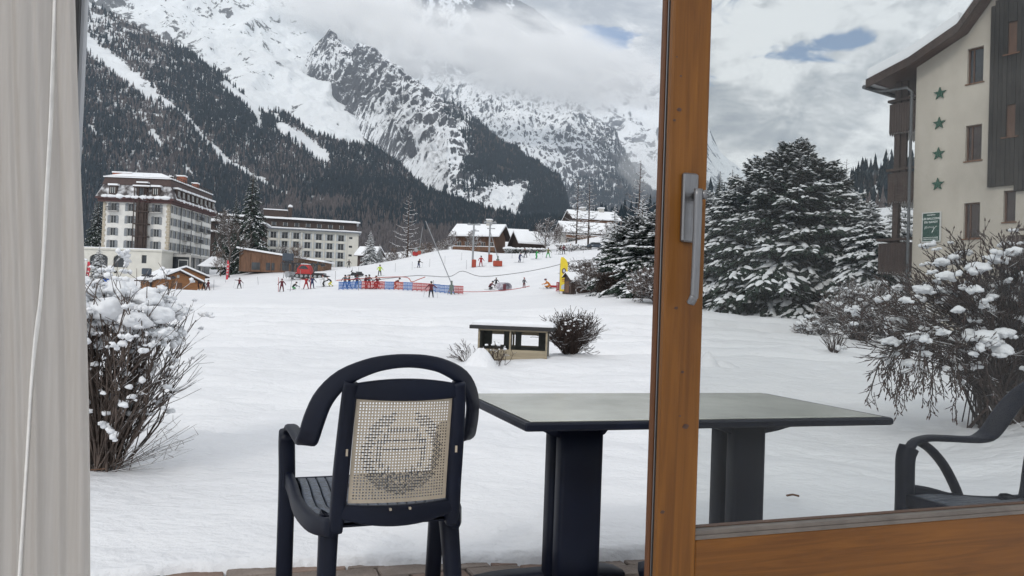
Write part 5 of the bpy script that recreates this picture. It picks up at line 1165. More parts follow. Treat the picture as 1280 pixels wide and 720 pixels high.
def cloth(k):
    if k not in CM_: CM_[k] = mat('cloth_'+k.replace(' ', '_'), CLO[k], .8, .12, 8)
    return CM_[k]
def skin_mesh(J, E, Rr, name='body'):
    me = bpy.data.meshes.new('t'); me.from_pydata(J, E, []); o = bpy.data.objects.new('t', me); COL.objects.link(o)
    o.modifiers.new('s', 'SKIN'); o.modifiers.new('u', 'SUBSURF').levels = 1
    for k, r in enumerate(Rr): me.skin_vertices[0].data[k].radius = (r, r*.85 if k < 4 else r)
    me.skin_vertices[0].data[0].use_root = True
    dg = bpy.context.evaluated_depsgraph_get(); m2 = bpy.data.meshes.new_from_object(o.evaluated_get(dg)); m2.name = name; bpy.data.objects.remove(o); return m2
def pose(lean=0., bend=.0, arms=((.25, .1, 1.0), (.25, .1, 1.0)), legs=((.12, .0), (.12, .0)), knee=.0, crouch=0.):
    "x right, -y forward; hands as (out, forward, height)"
    hz_ = .92-crouch; sh = 1.43-crouch*1.1-bend*.15; fy = -lean
    J = [(0, 0, hz_), (0, fy*.3-bend*.1, hz_+.22), (0, fy*.7-bend*.25, sh-.05), (0, fy-bend*.32, sh+.10), (0, fy-bend*.42, sh+.20), (0, fy-bend*.46, sh+.30)]
    R = [.15, .14, .16, .065, .095, .07]; E = [(0, 1), (1, 2), (2, 3), (3, 4), (4, 5)]
    for s, (o, f, h), (lx, ly) in ((-1, arms[0], legs[0]), (1, arms[1], legs[1])):
        n = len(J); S = Vector((s*.19, J[2][1], sh)); Hd = Vector((s*(.19+o), J[2][1]-f, h)); El = (S+Hd)/2+Vector((s*.04, .07, -.05))
        J += [tuple(S), tuple(El), tuple(Hd), tuple(Hd+(Hd-El).normalized()*.09)]; R += [.075, .055, .042, .038]; E += [(2, n), (n, n+1), (n+1, n+2), (n+2, n+3)]
        n = len(J); K = Vector((s*(.10+lx*.5), ly*.5-knee-crouch*.3, (hz_)*.52)); A = Vector((s*(.09+lx), ly, .09)); T = A+Vector((0, -.17, -.04))
        J += [(s*.10, 0, hz_-.06), tuple(K), tuple(A), tuple(T)]; R += [.105, .075, .058, .05]; E += [(0, n), (n, n+1), (n+1, n+2), (n+2, n+3)]
    return skin_mesh(J, E, R), hz_, sh, J
POSES = [pose(), pose(.08, .3, ((.3, .3, 1.05), (.32, .28, 1.02)), ((.16, 0), (.16, .05)), .12, .06), pose(0, 0, ((.35, .05, .98), (.30, .2, 1.15)), ((.1, -.18), (.14, .15)), .03),
         pose(0, 0, ((.5, .1, 1.45), (.3, .1, 1.0)), ((.2, 0), (.2, 0))), pose(.15, .9, ((.2, .45, .75), (.2, .45, .7)), ((.2, -.1), (.15, .2)), .2, .22), pose(.1, .8, ((.15, .4, .5), (.15, .4, .5)), ((.15, -.1), (.12, .15)), .28, .5)]
_sk = MB(); _sk.prism([(-.045, -.85), (.045, -.85), (.05, .65), (.03, .82), (0, .88), (-.03, .82), (-.05, .65)], 0, .02); _o = _sk.build('ski', M_blk); SKI = _o.data; bpy.data.objects.remove(_o)
def person(px, d, ph, label, jacket='black', trousers='black', po=0, rz=0., skis=True, poles=True, hat='black', size=1.):
    me0, hz_, sh, J = POSES[po]; p = gpos(px, d); t = thing('person', label, 'person', p, rz); t.scale = (size*1.22, size*1.22, size)
    me = me0.copy(); me.materials.clear()
    for m in (cloth(jacket), cloth(trousers), M_skin, M_blk): me.materials.append(m)
    for f in me.polygons:
        c = f.center; w = abs(c.x)
        f.material_index = 2 if c.z > sh+.09 else (3 if c.z < .13 else (1 if c.z < hz_-.03 and w < .36 and not (w > .22 and c.z > .7) else 0)); f.use_smooth = True
    put('body', me, t)
    mb = MB().smooth(); h = J[5]; mb.blob((h[0], h[1]+.01, h[2]+.02), (.125, .14, .12), 1, .02, 1, .5); mb.build('helmet', cloth(hat), t)
    MB().b2(-.08, .08, h[1]-.13, h[1]-.085, h[2]-.09, h[2]-.04).build('goggles', M_blk, t)
    if skis:
        for k in (12, 20): put('ski', SKI, t, (J[k][0]*1.02 if abs(J[k][0]) > .0 else 0, J[k][1]-.1, 0.005)).rotation_euler = (0, 0, 0)
    if poles:
        for k, s in ((8, -1), (16, 1)):
            q = J[k]; MB().tube([(q[0], q[1]-.03, q[2]+.06), (q[0]+s*.12, q[1]+.18, .02)], .012, 4).build('ski_pole', M_pole, t)
    return t
# hands sit at index 8 and 16, ankles at 12 and 20 of the joint list
SK_ANK = (12, 20)
def _skis_fix(): pass
PEOPLE = [
 (247,133,'person in dark red jacket, leftmost of the two standing near the log cabin','dark red','black',0,.3),
 (254.5,134,'person in dark clothes in front of the log cabin, close to a dark red one','black','black',0,.5),
 (260,134,'person in dark red beside the dark one in front of the log cabin','dark red','dark red',2,-.6),
 (299,128,'lone person in dark clothes left of the slope with an arm out','dark red','black',3,.8),
 (352,108,'person in dark red beside the first slalom pole','dark red','dark red',0,.2),
 (366,112,'person crouching in black between two slalom poles','black','green',5,1.3),
 (382.5,110,'person in all red between slalom poles','red','red',3,0.),
 (390,110,'person in navy right beside the person in red','navy','navy',0,.5),
 (405,112,'person in white and dark leaning forward','white','black',1,-1.2),
 (414,111,'person in black jacket and yellow trousers bending left of the barriers','black','yellow',4,-1.2),
 (431,106,'person in grey at the left end of the barrier row','grey','black',0,.4),
 (436,106,'person in dark jacket behind the first blue barrier','black','navy',2,2.),
 (446,104,'person in dark navy in front of the blue barriers','navy','black',0,.2),
 (457,103,'person in dark red, left one of the huddle at the barriers','dark red','dark red',2,1.4),
 (461,104,'person in grey, middle one of the huddle at the barriers','grey','dark red',0,.6),
 (467.5,102,'person in dark red, right one of the huddle at the barriers','dark red','dark red',4,2.),
 (472,102,'person in dark red leaning at the orange barrier','dark red','black',1,-1.),
 (493,103,'person in dark red bending over the blue barrier','dark red','black',4,1.5),
 (538.5,86,'tall person in dark red jacket and black trousers, nearest of all skiers','dark red','black',2,.2),
 (474.5,126,'skier in lime jacket right of the snowmobile','lime','black',0,.6),
 (523,148,'skier in black above the barriers near the snow lance','black','navy',1,.9),
 (436,170,'person in black standing in front of the hotel annex','black','black',0,0),
 (601,130,'person in red between the two lift pylons','red','red',0,.4),
 (649,131,'skier in navy, leftmost of the slope group','navy','navy',1,1.),
 (657,141,'skier in black behind the navy one','black','grey',1,-.8),
 (670,135,'skier in bright green on the slope','green','green',1,1.2),
 (685,137,'skier in olive green, legs apart on the slope','olive','green',3,.1),
 (699,150,'skier in white and black near the skyline','black','white',1,.9),
 (704.5,152,'person in dark red upright on the skyline','dark red','black',0,.3),
 (620,106,'person in black behind the striped tunnel','black','black',0,.2),
 (612,104,'child in dark clothes sitting low left of the striped tunnel','dark red','black',5,.8),
 (655,101,'small person in grey with red hat right of the tunnel','grey','dark red',0,.8),
 (687,93,'person in orange sitting beside a red sled','orange','orange',5,-1.3),
 (703.5,112,'person in black half hidden behind the yellow banner','black','black',1,.5),
 (329,168,'person in navy in front of the timber pavilion','navy','navy',0,.5),
 (309,168,'person in grey by the pavilion end','grey','black',0,2.),
 (713,178,'person in white on the skyline below the larches','white','grey',0,.4)]
for k, (px, d, lb, j, tr, po, rz) in enumerate(PEOPLE):
    t = person(px, d, 0, lb, j, tr, po, rz, skis=(k not in (12, 18, 31)), poles=(k % 3 != 1), hat=('red' if k == 31 else ('dark red' if k % 4 == 0 else 'black')), size=(.72 if k in (31, 29) else .97))



# slalom poles and fence stakes
def stick(px, d, h, label, m_=M_redp, lean=0., name='slalom_pole', group='slalom poles', r=.035):
    p = gpos(px, d); o = MB().tube([(0, 0, -.2), (lean, 0, h)], r, 6).build(name, m_, None, p); return props(o, label, 'pole', group)
for px, d, h, lean, lb in ((348, 108, 2.0, -.05, 'red slalom pole leftmost of its row'), (362.5, 108, 2.3, .25, 'leaning slalom pole beside the crouching person'), (387.6, 109, 2.4, 0, 'slalom pole between the person in red and the one in navy'), (375, 135, 1.8, 0, 'short pole above the slalom row'), (267, 134, 1.8, 0, 'thin pole right of the couple by the cabin'), (240, 133, 1.7, .1, 'red pole between cabin and first skier'), (323, 135, 1.4, -.2, 'thin pole right of the lone skier'), (419, 122, 1.6, 0, 'thin pole above the crouched skiers'), (448, 100, 1.6, .0, 'thin pole in front of the huddle'), (541, 88, 1.9, 0, 'thin pole right behind the nearest skier')):
    stick(px, d, h, lb, M_redp if 'red' in lb else M_pole, lean)
SK = [(440, 132, 'just left of the snowmobile'), (448, 134, 'just right of the snowmobile'), (494, 140, 'midway between the lime skier and the black skier'), (515, 143, 'left of the black skier near the far lance'), (537, 146, 'right of the black skier near the far lance'), (577, 150, 'left of the left lift pylon'), (583, 128, 'closest on the left to the left pylon pad'), (622, 140, 'directly behind the red box snow lance'), (640, 142, 'midway between the red box lance and the navy skier'), (662, 146, 'between the black and the bright green skier'), (678, 150, 'between the bright green and the olive skier'), (712, 158, 'right of the dark red person on the skyline'), (696, 156, 'left of the white and black skier on the skyline'), (729, 160, 'rightmost of all, by the firs'), (556, 148, 'in front of the snowy hillock')]
for k, (px, d, w_) in enumerate(SK): stick(px, d, 1.5, 'slim grey boundary stake '+w_, M_pole, 0, 'fence_stake', 'slim stakes along the slope boundary', .03)
# rope line of the beginner lift
def rope(pts, r, name, label, m_, d):
    P = [gpos(px, dd, h) for px, dd, h in pts]; o = MB().tube(spl(P, 40), r, 4).build(name, m_); return props(o, label, 'rope')
rope([(436, 104, 1.2), (470, 104, 1.1), (520, 106, 1.5), (560, 108, 1.3), (577, 110, 1.9), (600, 108, 1.4), (640, 106, 1.6), (680, 106, 1.7), (715, 106, 2.1), (740, 104, 2.2)], .05, 'tow_rope', 'long grey tow rope drooping across the slope above the barriers', M_pole, 0)
rope([(420, 104, 1.2), (460, 103, 1.35), (505, 103, 1.5), (514, 103, .9), (522, 103, 1.2), (531, 103, 1.6)], .05, 'net_edge', 'orange red band of netting above the barrier row', M_orp, 0)
rope([(560, 97, .4), (600, 97, .35), (640, 97, .3), (662, 97, .4)], .035, 'slope_rope', 'low red rope on the snow right of the barrier row', M_redp, 0)
# barriers
def barrier_mesh(m_):
    mb = MB(); w, h = 1.12, 1.02
    for x in (-w/2, w/2-.07): mb.b2(x, x+.07, -.03, .03, 0, h)
    mb.b2(-w/2+.07, w/2-.07, -.03, .03, h-.1, h); mb.b2(-w/2+.07, w/2-.07, -.03, .03, .10, .2); mb.b2(-w/2+.07, w/2-.07, -.025, .025, .55, .62)
    for k in range(6): x = -w/2+.16+k*.15; mb.b2(x, x+.095, -.02, .02, .2, h-.1)
    for x in (-w/2+.1, w/2-.2): mb.b2(x, x+.1, -.25, .25, 0, .05)
    o = mb.build('barrier', m_); me = o.data; bpy.data.objects.remove(o); return me
BM = {'blue': barrier_mesh(M_bluep), 'red': barrier_mesh(M_redp), 'orange': barrier_mesh(M_orp)}
seq = 'blue blue blue blue blue red red red red red blue blue orange orange blue blue red red red red blue blue blue blue blue red red'.split()
ords = {}
tot = len(seq)
names = {0: 'leftmost', tot-1: 'rightmost'}
nb_ = ['behind the person bending left of the row', 'beside the leftmost blue barrier', 'with the grey-clad person behind it', 'just left of the person in navy', 'directly behind the person in navy', 'half hidden by the left of the huddle', 'hidden by the middle of the huddle', 'at the right of the huddle', 'behind the leaning person in dark red', 'first free one right of the huddle', 'left one of the blue pair under the bending person', 'right one of the blue pair under the bending person', 'left one of the orange pair', 'right one of the orange pair', 'left one of the pair between orange and red barriers', 'right one of the pair between orange and red barriers', 'first of four red ones right of centre', 'second of four red ones right of centre', 'third of four red ones right of centre', 'last red one before the nearest skier', 'behind the nearest skier', 'first one right of the nearest skier', 'second one right of the nearest skier', 'left of the tall snow lance foot', 'in front of the tall snow lance foot', 'second from the right end of the row', 'at the right end of the row']
for k, c in enumerate(seq):
    px = 423+(k+.5)*(579-423)/tot; d = 103-5*k/tot; p = gpos(px, d); o = bpy.data.objects.new('barrier', BM[c]); COL.objects.link(o); o.location = p; o.rotation_euler = (0, 0, R_(3)); o.scale.x = .52; o.scale.z = 1.0
    props(o, '%s plastic crowd barrier %s' % (c, nb_[k]), 'barrier', 'crowd barriers in a row across the slope')
    o.scale.x = 157/tot/F*d/1.13
for k, (px, d, c, lb) in enumerate(((741, 86, 'blue', 'blue barrier leaning behind the right side of the brown hut'), (746, 87, 'red', 'red barrier at the far right of the brown hut'), (700, 88, 'red', 'red barrier left of the brown hut under the banner'), (706, 87.5, 'red', 'red barrier touching the left wall of the brown hut'))):
    o = put('barrier', BM[c], None, gpos(px, d), R_(20*k)); props(o, lb, 'barrier', 'barriers beside the brown hut')
for px, c, lb in ((784, 'blue', 'blue crate at the foot of the dark hedge'), (794, 'red', 'red crate right beside the blue crate under the hedge')):
    p = gpos(px, 64); o = MB().box((0, 0, .3), (.72 if c == 'blue' else .55, .5, .62), 0, .05).box((0, 0, .63), (.6, .45, .04), 0).build('crate', M_bluep if c == 'blue' else M_orp, None, p); props(o, lb, 'crate', 'crates under the hedge')
# striped play tunnel
p = gpos(630, 101); t = thing('play_tunnel', 'round white tunnel with purple patches on the children slope', 'tunnel', p, R_(55))
mb = MB(); mb.smooth(); P = []; n = 14
for q in range(n): a = 2*math.pi*q/n; P.append((1.05*math.cos(a), .5+.55*math.sin(a)))
o_ = len(mb.v); mb.add([(a, y, z_) for y in (-.5, .5) for a, z_ in P]+[(a*.88, y, .5+(z_-.5)*.88) for y in (-.5, .5) for a, z_ in P], [(k, (k+1) % n, n+(k+1) % n, n+k) for k in range(n)]+[(2*n+k, 3*n+k, 3*n+(k+1) % n, 2*n+(k+1) % n) for k in range(n)]+[(k, 2*n+k, 2*n+(k+1) % n, (k+1) % n) for k in range(n)])
mb.build('tube', mat('white_nylon_with_purple', (.30, .22, .32), .6, .3, 2.2, col2=(.62, .62, .66)), t); MB().b2(-.95, -.35, -.56, -.51, .05, .8).build('panel', plain('maroon_panel', (.12, .02, .03)), t)
p = gpos(692, 92.5); t = thing('sled', 'dark red sled beside the orange sitting person', 'sled', p, R_(5)); MB().box((0, 0, .22), (.8, .4, .25), 0, .06).build('seat', M_redp, t); mb = MB(); [mb.tube([(-.5, y, .03), (.4, y, .03), (.55, y, .2)], .025, 5) for y in (-.16, .16)]; mb.build('runner', M_steel, t)
# brown hut with banner
p = gpos(723, 84); t = thing('ski_hut', 'small dark brown hut with snowy gable roof beside the yellow banner', 'hut', p, R_(24))
mb = MB(); mb.b2(-1.05, 1.05, -.75, .75, -.2, 1.25); mb.prism([(-.75, 1.25), (.75, 1.25), (0, 1.85)], -1.05, 1.05, 'x'); mb.build('wall', M_brown, t)
mb = MB(); mb.prism([(-.98, 1.12), (0, 1.9), (.98, 1.12), (.98, 1.16), (0, 1.94), (-.98, 1.16)], -1.25, 1.25, 'x'); mb.build('roof', M_brown, t)
mb = MB(); mb.prism([(-1., 1.165), (0, 1.945), (1., 1.165), (1., 1.27), (0, 2.06), (-1., 1.27)], -1.22, 1.22, 'x'); mb.build('roof_snow', M_snowroof, t)
MB().b2(-1.09, -1.055, -.4, .3, 0, 1.1).build('door', M_brown2, t); t.scale = (1.35, 1.3, 1.08)
p = gpos(704, 84); t = thing('feather_banner', 'tall yellow feather banner with dark round emblem left of the brown hut', 'banner', p, R_(-6))
MB().tube([(-.36, .03, 0), (-.38, .03, 2.6), (-.33, .03, 3.2), (-.1, .03, 3.55)], .025, 6).build('pole', M_pole, t)
MB().prism([(-.34, .25), (.3, .3), (.36, 1.5), (.34, 2.9), (.2, 3.25), (-.05, 3.5), (-.3, 3.55), (-.36, 3.2)], -.012, .012, 'y').build('cloth', M_yel, t)
mb = MB(); mb.prism([(.2*math.cos(a*.524), 2.2+.28*math.sin(a*.524)) for a in range(12)], -.02, -.013, 'y'); mb.build('emblem', plain('brown_print', (.10, .05, .04)), t)
mb = MB(); mb.prism([(.11*math.cos(a*.524), 2.22+.15*math.sin(a*.524)) for a in range(12)], -.027, -.021, 'y'); mb.prism([(-.22, .45), (.2, .45), (.24, .8), (.05, .95), (-.2, .8)], -.02, -.013, 'y'); mb.build('emblem_light', plain('pale_blue_print', (.45, .5, .6)), t)
mb = MB(); [mb.b2(-.15, .18, -.02, -.013, z_, z_+.06) for z_ in (1.2, 1.35)]; mb.build('lettering', M_redp, t); t.scale = (1.15, 1, 1.12)
p = gpos(107, 100); 
def flag(px, d, h, label, lean):
    p = gpos(px, d); t = thing('feather_flag', label, 'flag', p, R_(0)); MB().tube([(0, 0, 0), (lean*h, 0, h)], .04, 6).build('pole', M_pole, t)
    MB().prism([(.03+lean*.5, .5), (.42, .6), (.5+lean*h, h*.8), (.3+lean*h, h), (lean*h+.03, h)], -.02, .02, 'y').build('cloth', plain('red_flag_cloth', (.5, .03, .05)), t)
    mb = MB(); [mb.b2(.1+lean*z_, .38+lean*z_, -.03, -.021, z_, z_+.22) for z_ in (h*.35, h*.5, h*.62, h*.78)]; mb.build('lettering', M_frame, t)
flag(105, 120, 4.3, 'red and white feather flag at the left edge next to the curtain', .08); flag(282, 150, 4.2, 'red and white feather flag left of the timber pavilion', .02)
# lift pylons and snow lances
def pylon(px, d, h, label, pad):
    p = gpos(px, d); t = thing('lift_pylon', label, 'pylon', p, R_(0), 'ski lift pylons'); MB().tube([(0, 0, -.3), (0, 0, h)], .17, 8, .14).build('post', M_steel, t)
    mb = MB(); mb.b2(-1.1, 1.1, -.08, .08, h-.2, h); mb.b2(-.5, .9, -.08, .08, h-1.2, h-1.05); mb.b2(-1., -.6, -.12, .12, h, h+.15); mb.b2(.6, 1., -.12, .12, h, h+.15); mb.build('crossarm', M_steel, t)
    MB().box((.25, -.2, .65), (.7, .6, 1.3), 0, .08).build('pad', pad, t)
M_pad = plain('red_safety_pad', (.32, .045, .02))
pylon(590.5, 130, 7.2, 'left grey lift pylon with brown red pad in front of the large chalet', M_pad); pylon(611, 137, 7.0, 'right grey lift pylon with brown red pad in front of the large chalet', M_pad)
def lance(px, d, top, label, pad=True):
    p = gpos(px, d); q = at(top[0], top[1], d); t = thing('snow_lance', label, 'snow cannon', p, 0, 'snow lances'); v = q-p
    MB().tube([(0, 0, 1.3), tuple(v)], .07, 6, .05).build('lance', M_steel, t)
    mb = MB(); mb.tube([(0, 0, 0), (0, 0, 1.7)], .12, 8); mb.tube([(-.45, 0, 0), (0, 0, 1.5)], .04, 5); mb.tube([(.45, 0, 0), (0, 0, 1.5)], .04, 5); mb.b2(-.25, .25, -.2, .2, .5, 1.2); mb.build('base', mat('green_grey_machine', (.12, .15, .13), .6, .2), t)
    if pad: MB().box((0, -.3, .45), (1.5 if pad == 2 else .8, .6, .9), 0, .08).build('pad', M_pad, t)
    MB().tube([tuple(v), tuple(v*1.012)], .1, 6).build('nozzle', M_blk, t)
lance(564, 97, (532, 276), 'longest snow lance leaning left above the barrier row', 0); lance(622, 128, (612.5, 288), 'snow lance with red box leaning left by the right pylon', 2); lance(524, 180, (528.5, 283), 'far snow lance leaning right by the lone larch', 1)
# lift drive stations
def station(px, d, label, s=1., rz=0., diag=True):
    p = gpos(px, d); t = thing('lift_station', label, 'ski lift', p, rz, 'ski lift drive stations'); t.scale = (s,)*3
    MB().box((-2.2, 0, 4.6), (2.3, 1.2, 1.7), 0, .15).build('motor_box', M_dk, t)
    mb = MB(); mb.b2(-3.6, 5.2, -.12, .12, 3.25, 3.5); mb.b2(-3.6, 5.2, .8, 1., 3.25, 3.5); [mb.b2(x, x+.15, -.12, 1., 3.5, 3.7) for x in (-3.4, -1.2, 1., 3., 5.)]; mb.b2(-2.9, -1.5, -.3, .3, 3.5, 3.75); mb.build('beam', M_iron, t)
    mb = MB(); mb.tube([(-1.2, .4, -.2), (-1.2, .4, 3.3)], .3, 8); [mb.tube([(x, .4, 0), (x+.3, .4, 3.3)], .06, 5) for x in (-3.1, -2.5, -1.9)]; mb.build('post', M_iron, t)
    if diag: MB().tube([(2.9, .4, .6), (4.2, .4, 3.9)], .22, 8, .16).build('brace', M_grey, t)
    mb = MB(); mb.tube([(5.2, .4, 3.4), (5.3, .4, 2.9)], .5, 12, .5); mb.build('wheel', M_iron, t)
station(372, 140, 'dark lift drive station with box motor and long beam above the red snow groomer', .82, R_(6)); station(192, 128, 'dark lift drive station with box motor in front of the hotel podium', .62, R_(-8), False)
# groomer
p = gpos(385, 138); t = thing('snow_groomer', 'red snow groomer with black tracks in front of the lift station', 'snow groomer', p, R_(-3))
mb = MB(); mb.mat(0); mb.prism([(-1.8, .9), (.6, .9), (.6, 1.5), (.2, 2.35), (-1.1, 2.4), (-1.7, 1.7)], -.9, .9, 'y'); mb.b2(-2., 1., -1., 1., .75, .95); mb.build('cabin', M_redp, t)
mb = MB(); mb.prism([(-1.5, 1.65), (-.95, 2.2), (-.2, 2.2), (.3, 1.6)], -.93, -.905, 'y'); mb.b2(-.6, -.5, -.95, -.93, 1.6, 2.25); mb.build('windscreen', M_pane, t)
for y in (-1.15, .65):
    mb = MB(); mb.prism([(-2.2, .35), (-1.9, .75), (2.9, .75), (3.3, .4), (3., 0), (-1.8, 0)], y, y+.5, 'y'); tr = mb.build('track', M_blk, t)
    mb = MB(); [mb.tube([(x, y-.06, .36), (x, y-.005, .36)], .26, 10) for x in (-1.6, -.8, 0, .8, 1.6, 2.4)]; mb.build('wheel', M_steel, tr)
mb = MB(); mb.prism([(-3.5, .1), (-2.9, .1), (-2.7, .5), (-3., 1.1), (-3.6, 1.)], -1.7, 1.7, 'y'); mb.b2(-2.75, -2.1, -.2, .2, .4, .6); mb.build('blade', M_steel, t)
mb = MB(); mb.b2(1.05, 3., -.9, .9, .8, 1.0); mb.prism([(3.1, .1), (3.9, .15), (4., .5), (3.3, .6)], -1.6, 1.6, 'y'); mb.build('tiller', M_blk, t)
MB().box((-.5, 0, 2.48), (1.3, 1.6, .14), 0, .04).build('roof_snow', M_snow, t)
p = gpos(443, 128); t = thing('snowmobile', 'dark snowmobile parked above the barrier row', 'snowmobile', p, R_(8))
mb = MB(); mb.prism([(-1.2, .35), (-.6, .45), (-.4, .85), (.2, .75), (1.1, .8), (1.5, .6), (1.4, .3), (-1.2, .25)], -.35, .35, 'y'); mb.build('body', M_blk, t)
MB().prism([(-.65, .8), (-.4, 1.25), (-.33, 1.22), (-.4, .82)], -.25, .25, 'y').build('windshield', M_pane, t); MB().b2(.2, 1.2, -.2, .2, .8, .95).build('seat', M_blk, t); mb = MB(); [mb.prism([(-1.7, .15), (-1.6, .05), (-.6, .05), (-.6, .1), (-1.6, .1)], y, y+.12, 'y') for y in (-.5, .38)]; mb.build('ski', M_redp, t); MB().prism([(0, .0), (1.4, 0), (1.5, .2), (0, .28)], -.22, .22, 'y').build('track', M_blk, t)
p = gpos(525, 176); t = thing('snow_gun', 'small red snow machine at the foot of the far lance', 'snow machine', gpos(519, 176), .3); MB().box((0, 0, .6), (1.2, .9, 1.0), 0, .2).build('body', M_redp, t); MB().tube([(0, -.3, 1.2), (0, -.9, 1.4)], .4, 10, .45).build('fan', M_steel, t)
# parked car hints under the larches
p = gpos(744, 186); t = thing('parked_car', 'snow-covered car parked beneath the larches', 'car', p, R_(8))
mb = MB(); mb.prism([(-2.1, .35), (2.1, .35), (2.15, .85), (1.3, .95), (.8, 1.45), (-.9, 1.45), (-1.5, .95), (-2.15, .85)], -.85, .85, 'y'); mb.build('body', M_dk, t); mb = MB(); mb.prism([(1.2, .97), (.75, 1.4), (-.85, 1.4), (-1.35, .97)], -.87, -.852, 'y'); mb.build('window', M_pane, t)
for x in (-1.35, 1.35): mb = MB(); mb.tube([(x, -.9, .33), (x, .9, .33)], .33, 12); mb.build('wheel', M_blk, t)
mb = MB().smooth(); mb.blob((0, 0, 1.5), (1.2, .85, .25), 3, .15, 1); mb.blob((1.6, 0, .98), (.6, .8, .15), 4, .15, 1); mb.build('snow_load', M_snow, t)

# little wooden hutch on the lawn
p = gpos(642, 13.3); t = thing('wooden_hutch', 'small pale wooden hutch with openings and snowy dark roof on the lawn', 'hutch', p, R_(-6)); z0 = -.12
M_pw = mat('weathered_pale_wood', (.30, .255, .18), .85, .2, 6, .3, 40, stretch=(.2, 1, 2)); M_gw = mat('grey_green_panel', (.085, .09, .08), .8, .2, 5)
Wh = 1.16; 
mb = MB(); mb.b2(-Wh/2, Wh/2, -.28, -.25, z0+.10, z0+.27); mb.build('front_board', M_pw, t)
mb = MB(); mb.b2(-Wh/2, Wh/2, -.27, .27, z0-.1, z0+.096); mb.build('plinth', M_brown, t)
for x in (-Wh/2, -.055, Wh/2-.03):
    for y in (-.29, .27): MB().b2(x, x+.03, y, y+.03, z0+.06, z0+.60).build('corner_post', M_pw, t)
mb = MB(); mb.b2(-Wh/2, Wh/2, -.285, -.255, z0+.575, z0+.60); mb.b2(-Wh/2+.04, Wh/2-.04, .255, .28, z0+.5, z0+.598); mb.b2(-Wh/2+.04, Wh/2-.04, .255, .28, z0+.1, z0+.32); mb.build('rail', M_pw, t)
mb = MB(); mb.b2(-Wh/2+.03, -Wh/2+.17, .2, .25, z0+.2, z0+.56); mb.b2(-.2, -.06, .2, .25, z0+.2, z0+.56); mb.b2(.0, .10, .2, .25, z0+.2, z0+.56); mb.b2(.40, Wh/2-.03, .2, .25, z0+.2, z0+.56); mb.b2(-Wh/2+.17, .4, .2, .24, z0+.2, z0+.30); mb.b2(-Wh/2+.005, -Wh/2+.03, -.25, .25, z0+.12, z0+.57); mb.b2(Wh/2-.03, Wh/2-.005, -.25, .25, z0+.12, z0+.57); mb.build('inner_panel', M_gw, t)
mb = MB(); mb.prism([(-.36, z0+.60), (.36, z0+.60), (.36, z0+.66), (-.36, z0+.66)], -Wh/2-.14, Wh/2+.1, 'x'); mb.build('roof', M_blk, t)
mb = MB(); mb.smooth(); snow_slab(mb, -Wh/2-.1, Wh/2+.09, -.34, .35, z0+.663, .085, 14, 5); mb.build('roof_snow', M_snow, t)
def mound(px, d, w, h, label, seed):
    p = gpos(px, d); mb = MB().smooth(); n = 18; rr = random.Random(seed); vs = []; fs = []
    for j in range(9):
        r = j/8; z_ = h*(math.cos(math.pi*min(1, r))*.5+.5)**1.15
        for i in range(n): a = i/n*6.283; k = 1+.12*math.sin(2*a+seed)+.06*math.sin(5*a+seed); vs.append((math.cos(a)*r*w*k, math.sin(a)*r*w*k, z_-.03*(j == 8)+h*.05*math.sin(3*a+r*6)*(0 < j < 8)))
    for j in range(8):
        for i in range(n): fs.append((j*n+i, (j+1)*n+i, (j+1)*n+(i+1) % n, j*n+(i+1) % n))
    mb.add(vs, fs); o = mb.build('snow_mound', M_ground, None, p); return props(o, label, 'snow mound')
mound(600, 11.8, .34, .30, 'smooth cone of snow in front of the left end of the wooden hutch', 1); mound(884, 12.2, .20, .22, 'pointed snow heap just right of the door stile', 2); mound(902, 12.4, .26, .10, 'low snow heap beside the pointed one', 3); mound(878, 12.8, .22, .16, 'snow heap partly behind the door stile', 4)
p = at_z(991, 622, .075); o = MB().tube([(-.035, 0, .01), (0, .005, .016), (.035, 0, .01)], .006, 6).build('twig', M_brown2, None, p); props(o, 'small dark twig lying on the snow under the table', 'twig')
p = at_z(113, 591, .10); o = MB().tube([(-.05, 0, .01), (.07, .02, .02)], .003, 5).build('twig', M_brown2, None, p); props(o, 'thin twig lying on the snow at the foot of the left bush', 'twig')
# ================================================================ TERRACE, FURNITURE, WINDOW
def hw(hx, hy, z=0.): v = HX*hx+HY*hy; return Vector((v.x, v.y, z))
def toh(p): return p.dot(HX), p.dot(HY)
# terrace slab and pavers
ter = bpy.data.objects.new('terrace', None); COL.objects.link(ter); ter.rotation_euler = (0, 0, HYAW); props(ter, kind='structure', label='paved terrace in front of the window')
mb = MB(); mb.b2(-3.5, 6, .6, 4.6, -.3, -.075); mb.build('paving_bed', mat('mortar_bed', (.10, .09, .08), .95, .2, 20), ter)
M_pav = mat('worn_paver', (.20, .155, .125), .9, .25, 3., .6, 60, col2=(.30, .25, .22)); M_pav2 = mat('reddish_paver', (.22, .135, .10), .9, .25, 3., .6, 60, col2=(.30, .22, .18))
rr = random.Random(6); pm = []
for k in range(6):
    mb = MB(); w, d = .228, .112; q = rr.uniform(0, 6)
    P = [(x*w/2+.003*math.sin(5*y+q), y*d/2+.003*math.sin(7*x+q)) for x, y in ((-.97, -1), (-.33, -.98), (.33, -1), (.97, -1), (1, -.5), (.99, .5), (.97, 1), (.33, .98), (-.33, 1), (-.97, 1), (-1, .5), (-.99, -.5))]
    mb.prism(P, -.06, -.005); n = len(P); top = [(x*.96, y*.93, 0) for x, y in P]; o_ = [(x, y, -.005) for x, y in P]
    mb.add(o_+top, [(i, (i+1) % n, n+(i+1) % n, n+i) for i in range(n)]+[tuple(range(n, 2*n))]); o = mb.build('paver', M_pav if k % 3 else M_pav2); pm.append(o.data); bpy.data.objects.remove(o)
row = 0; y = 2.72
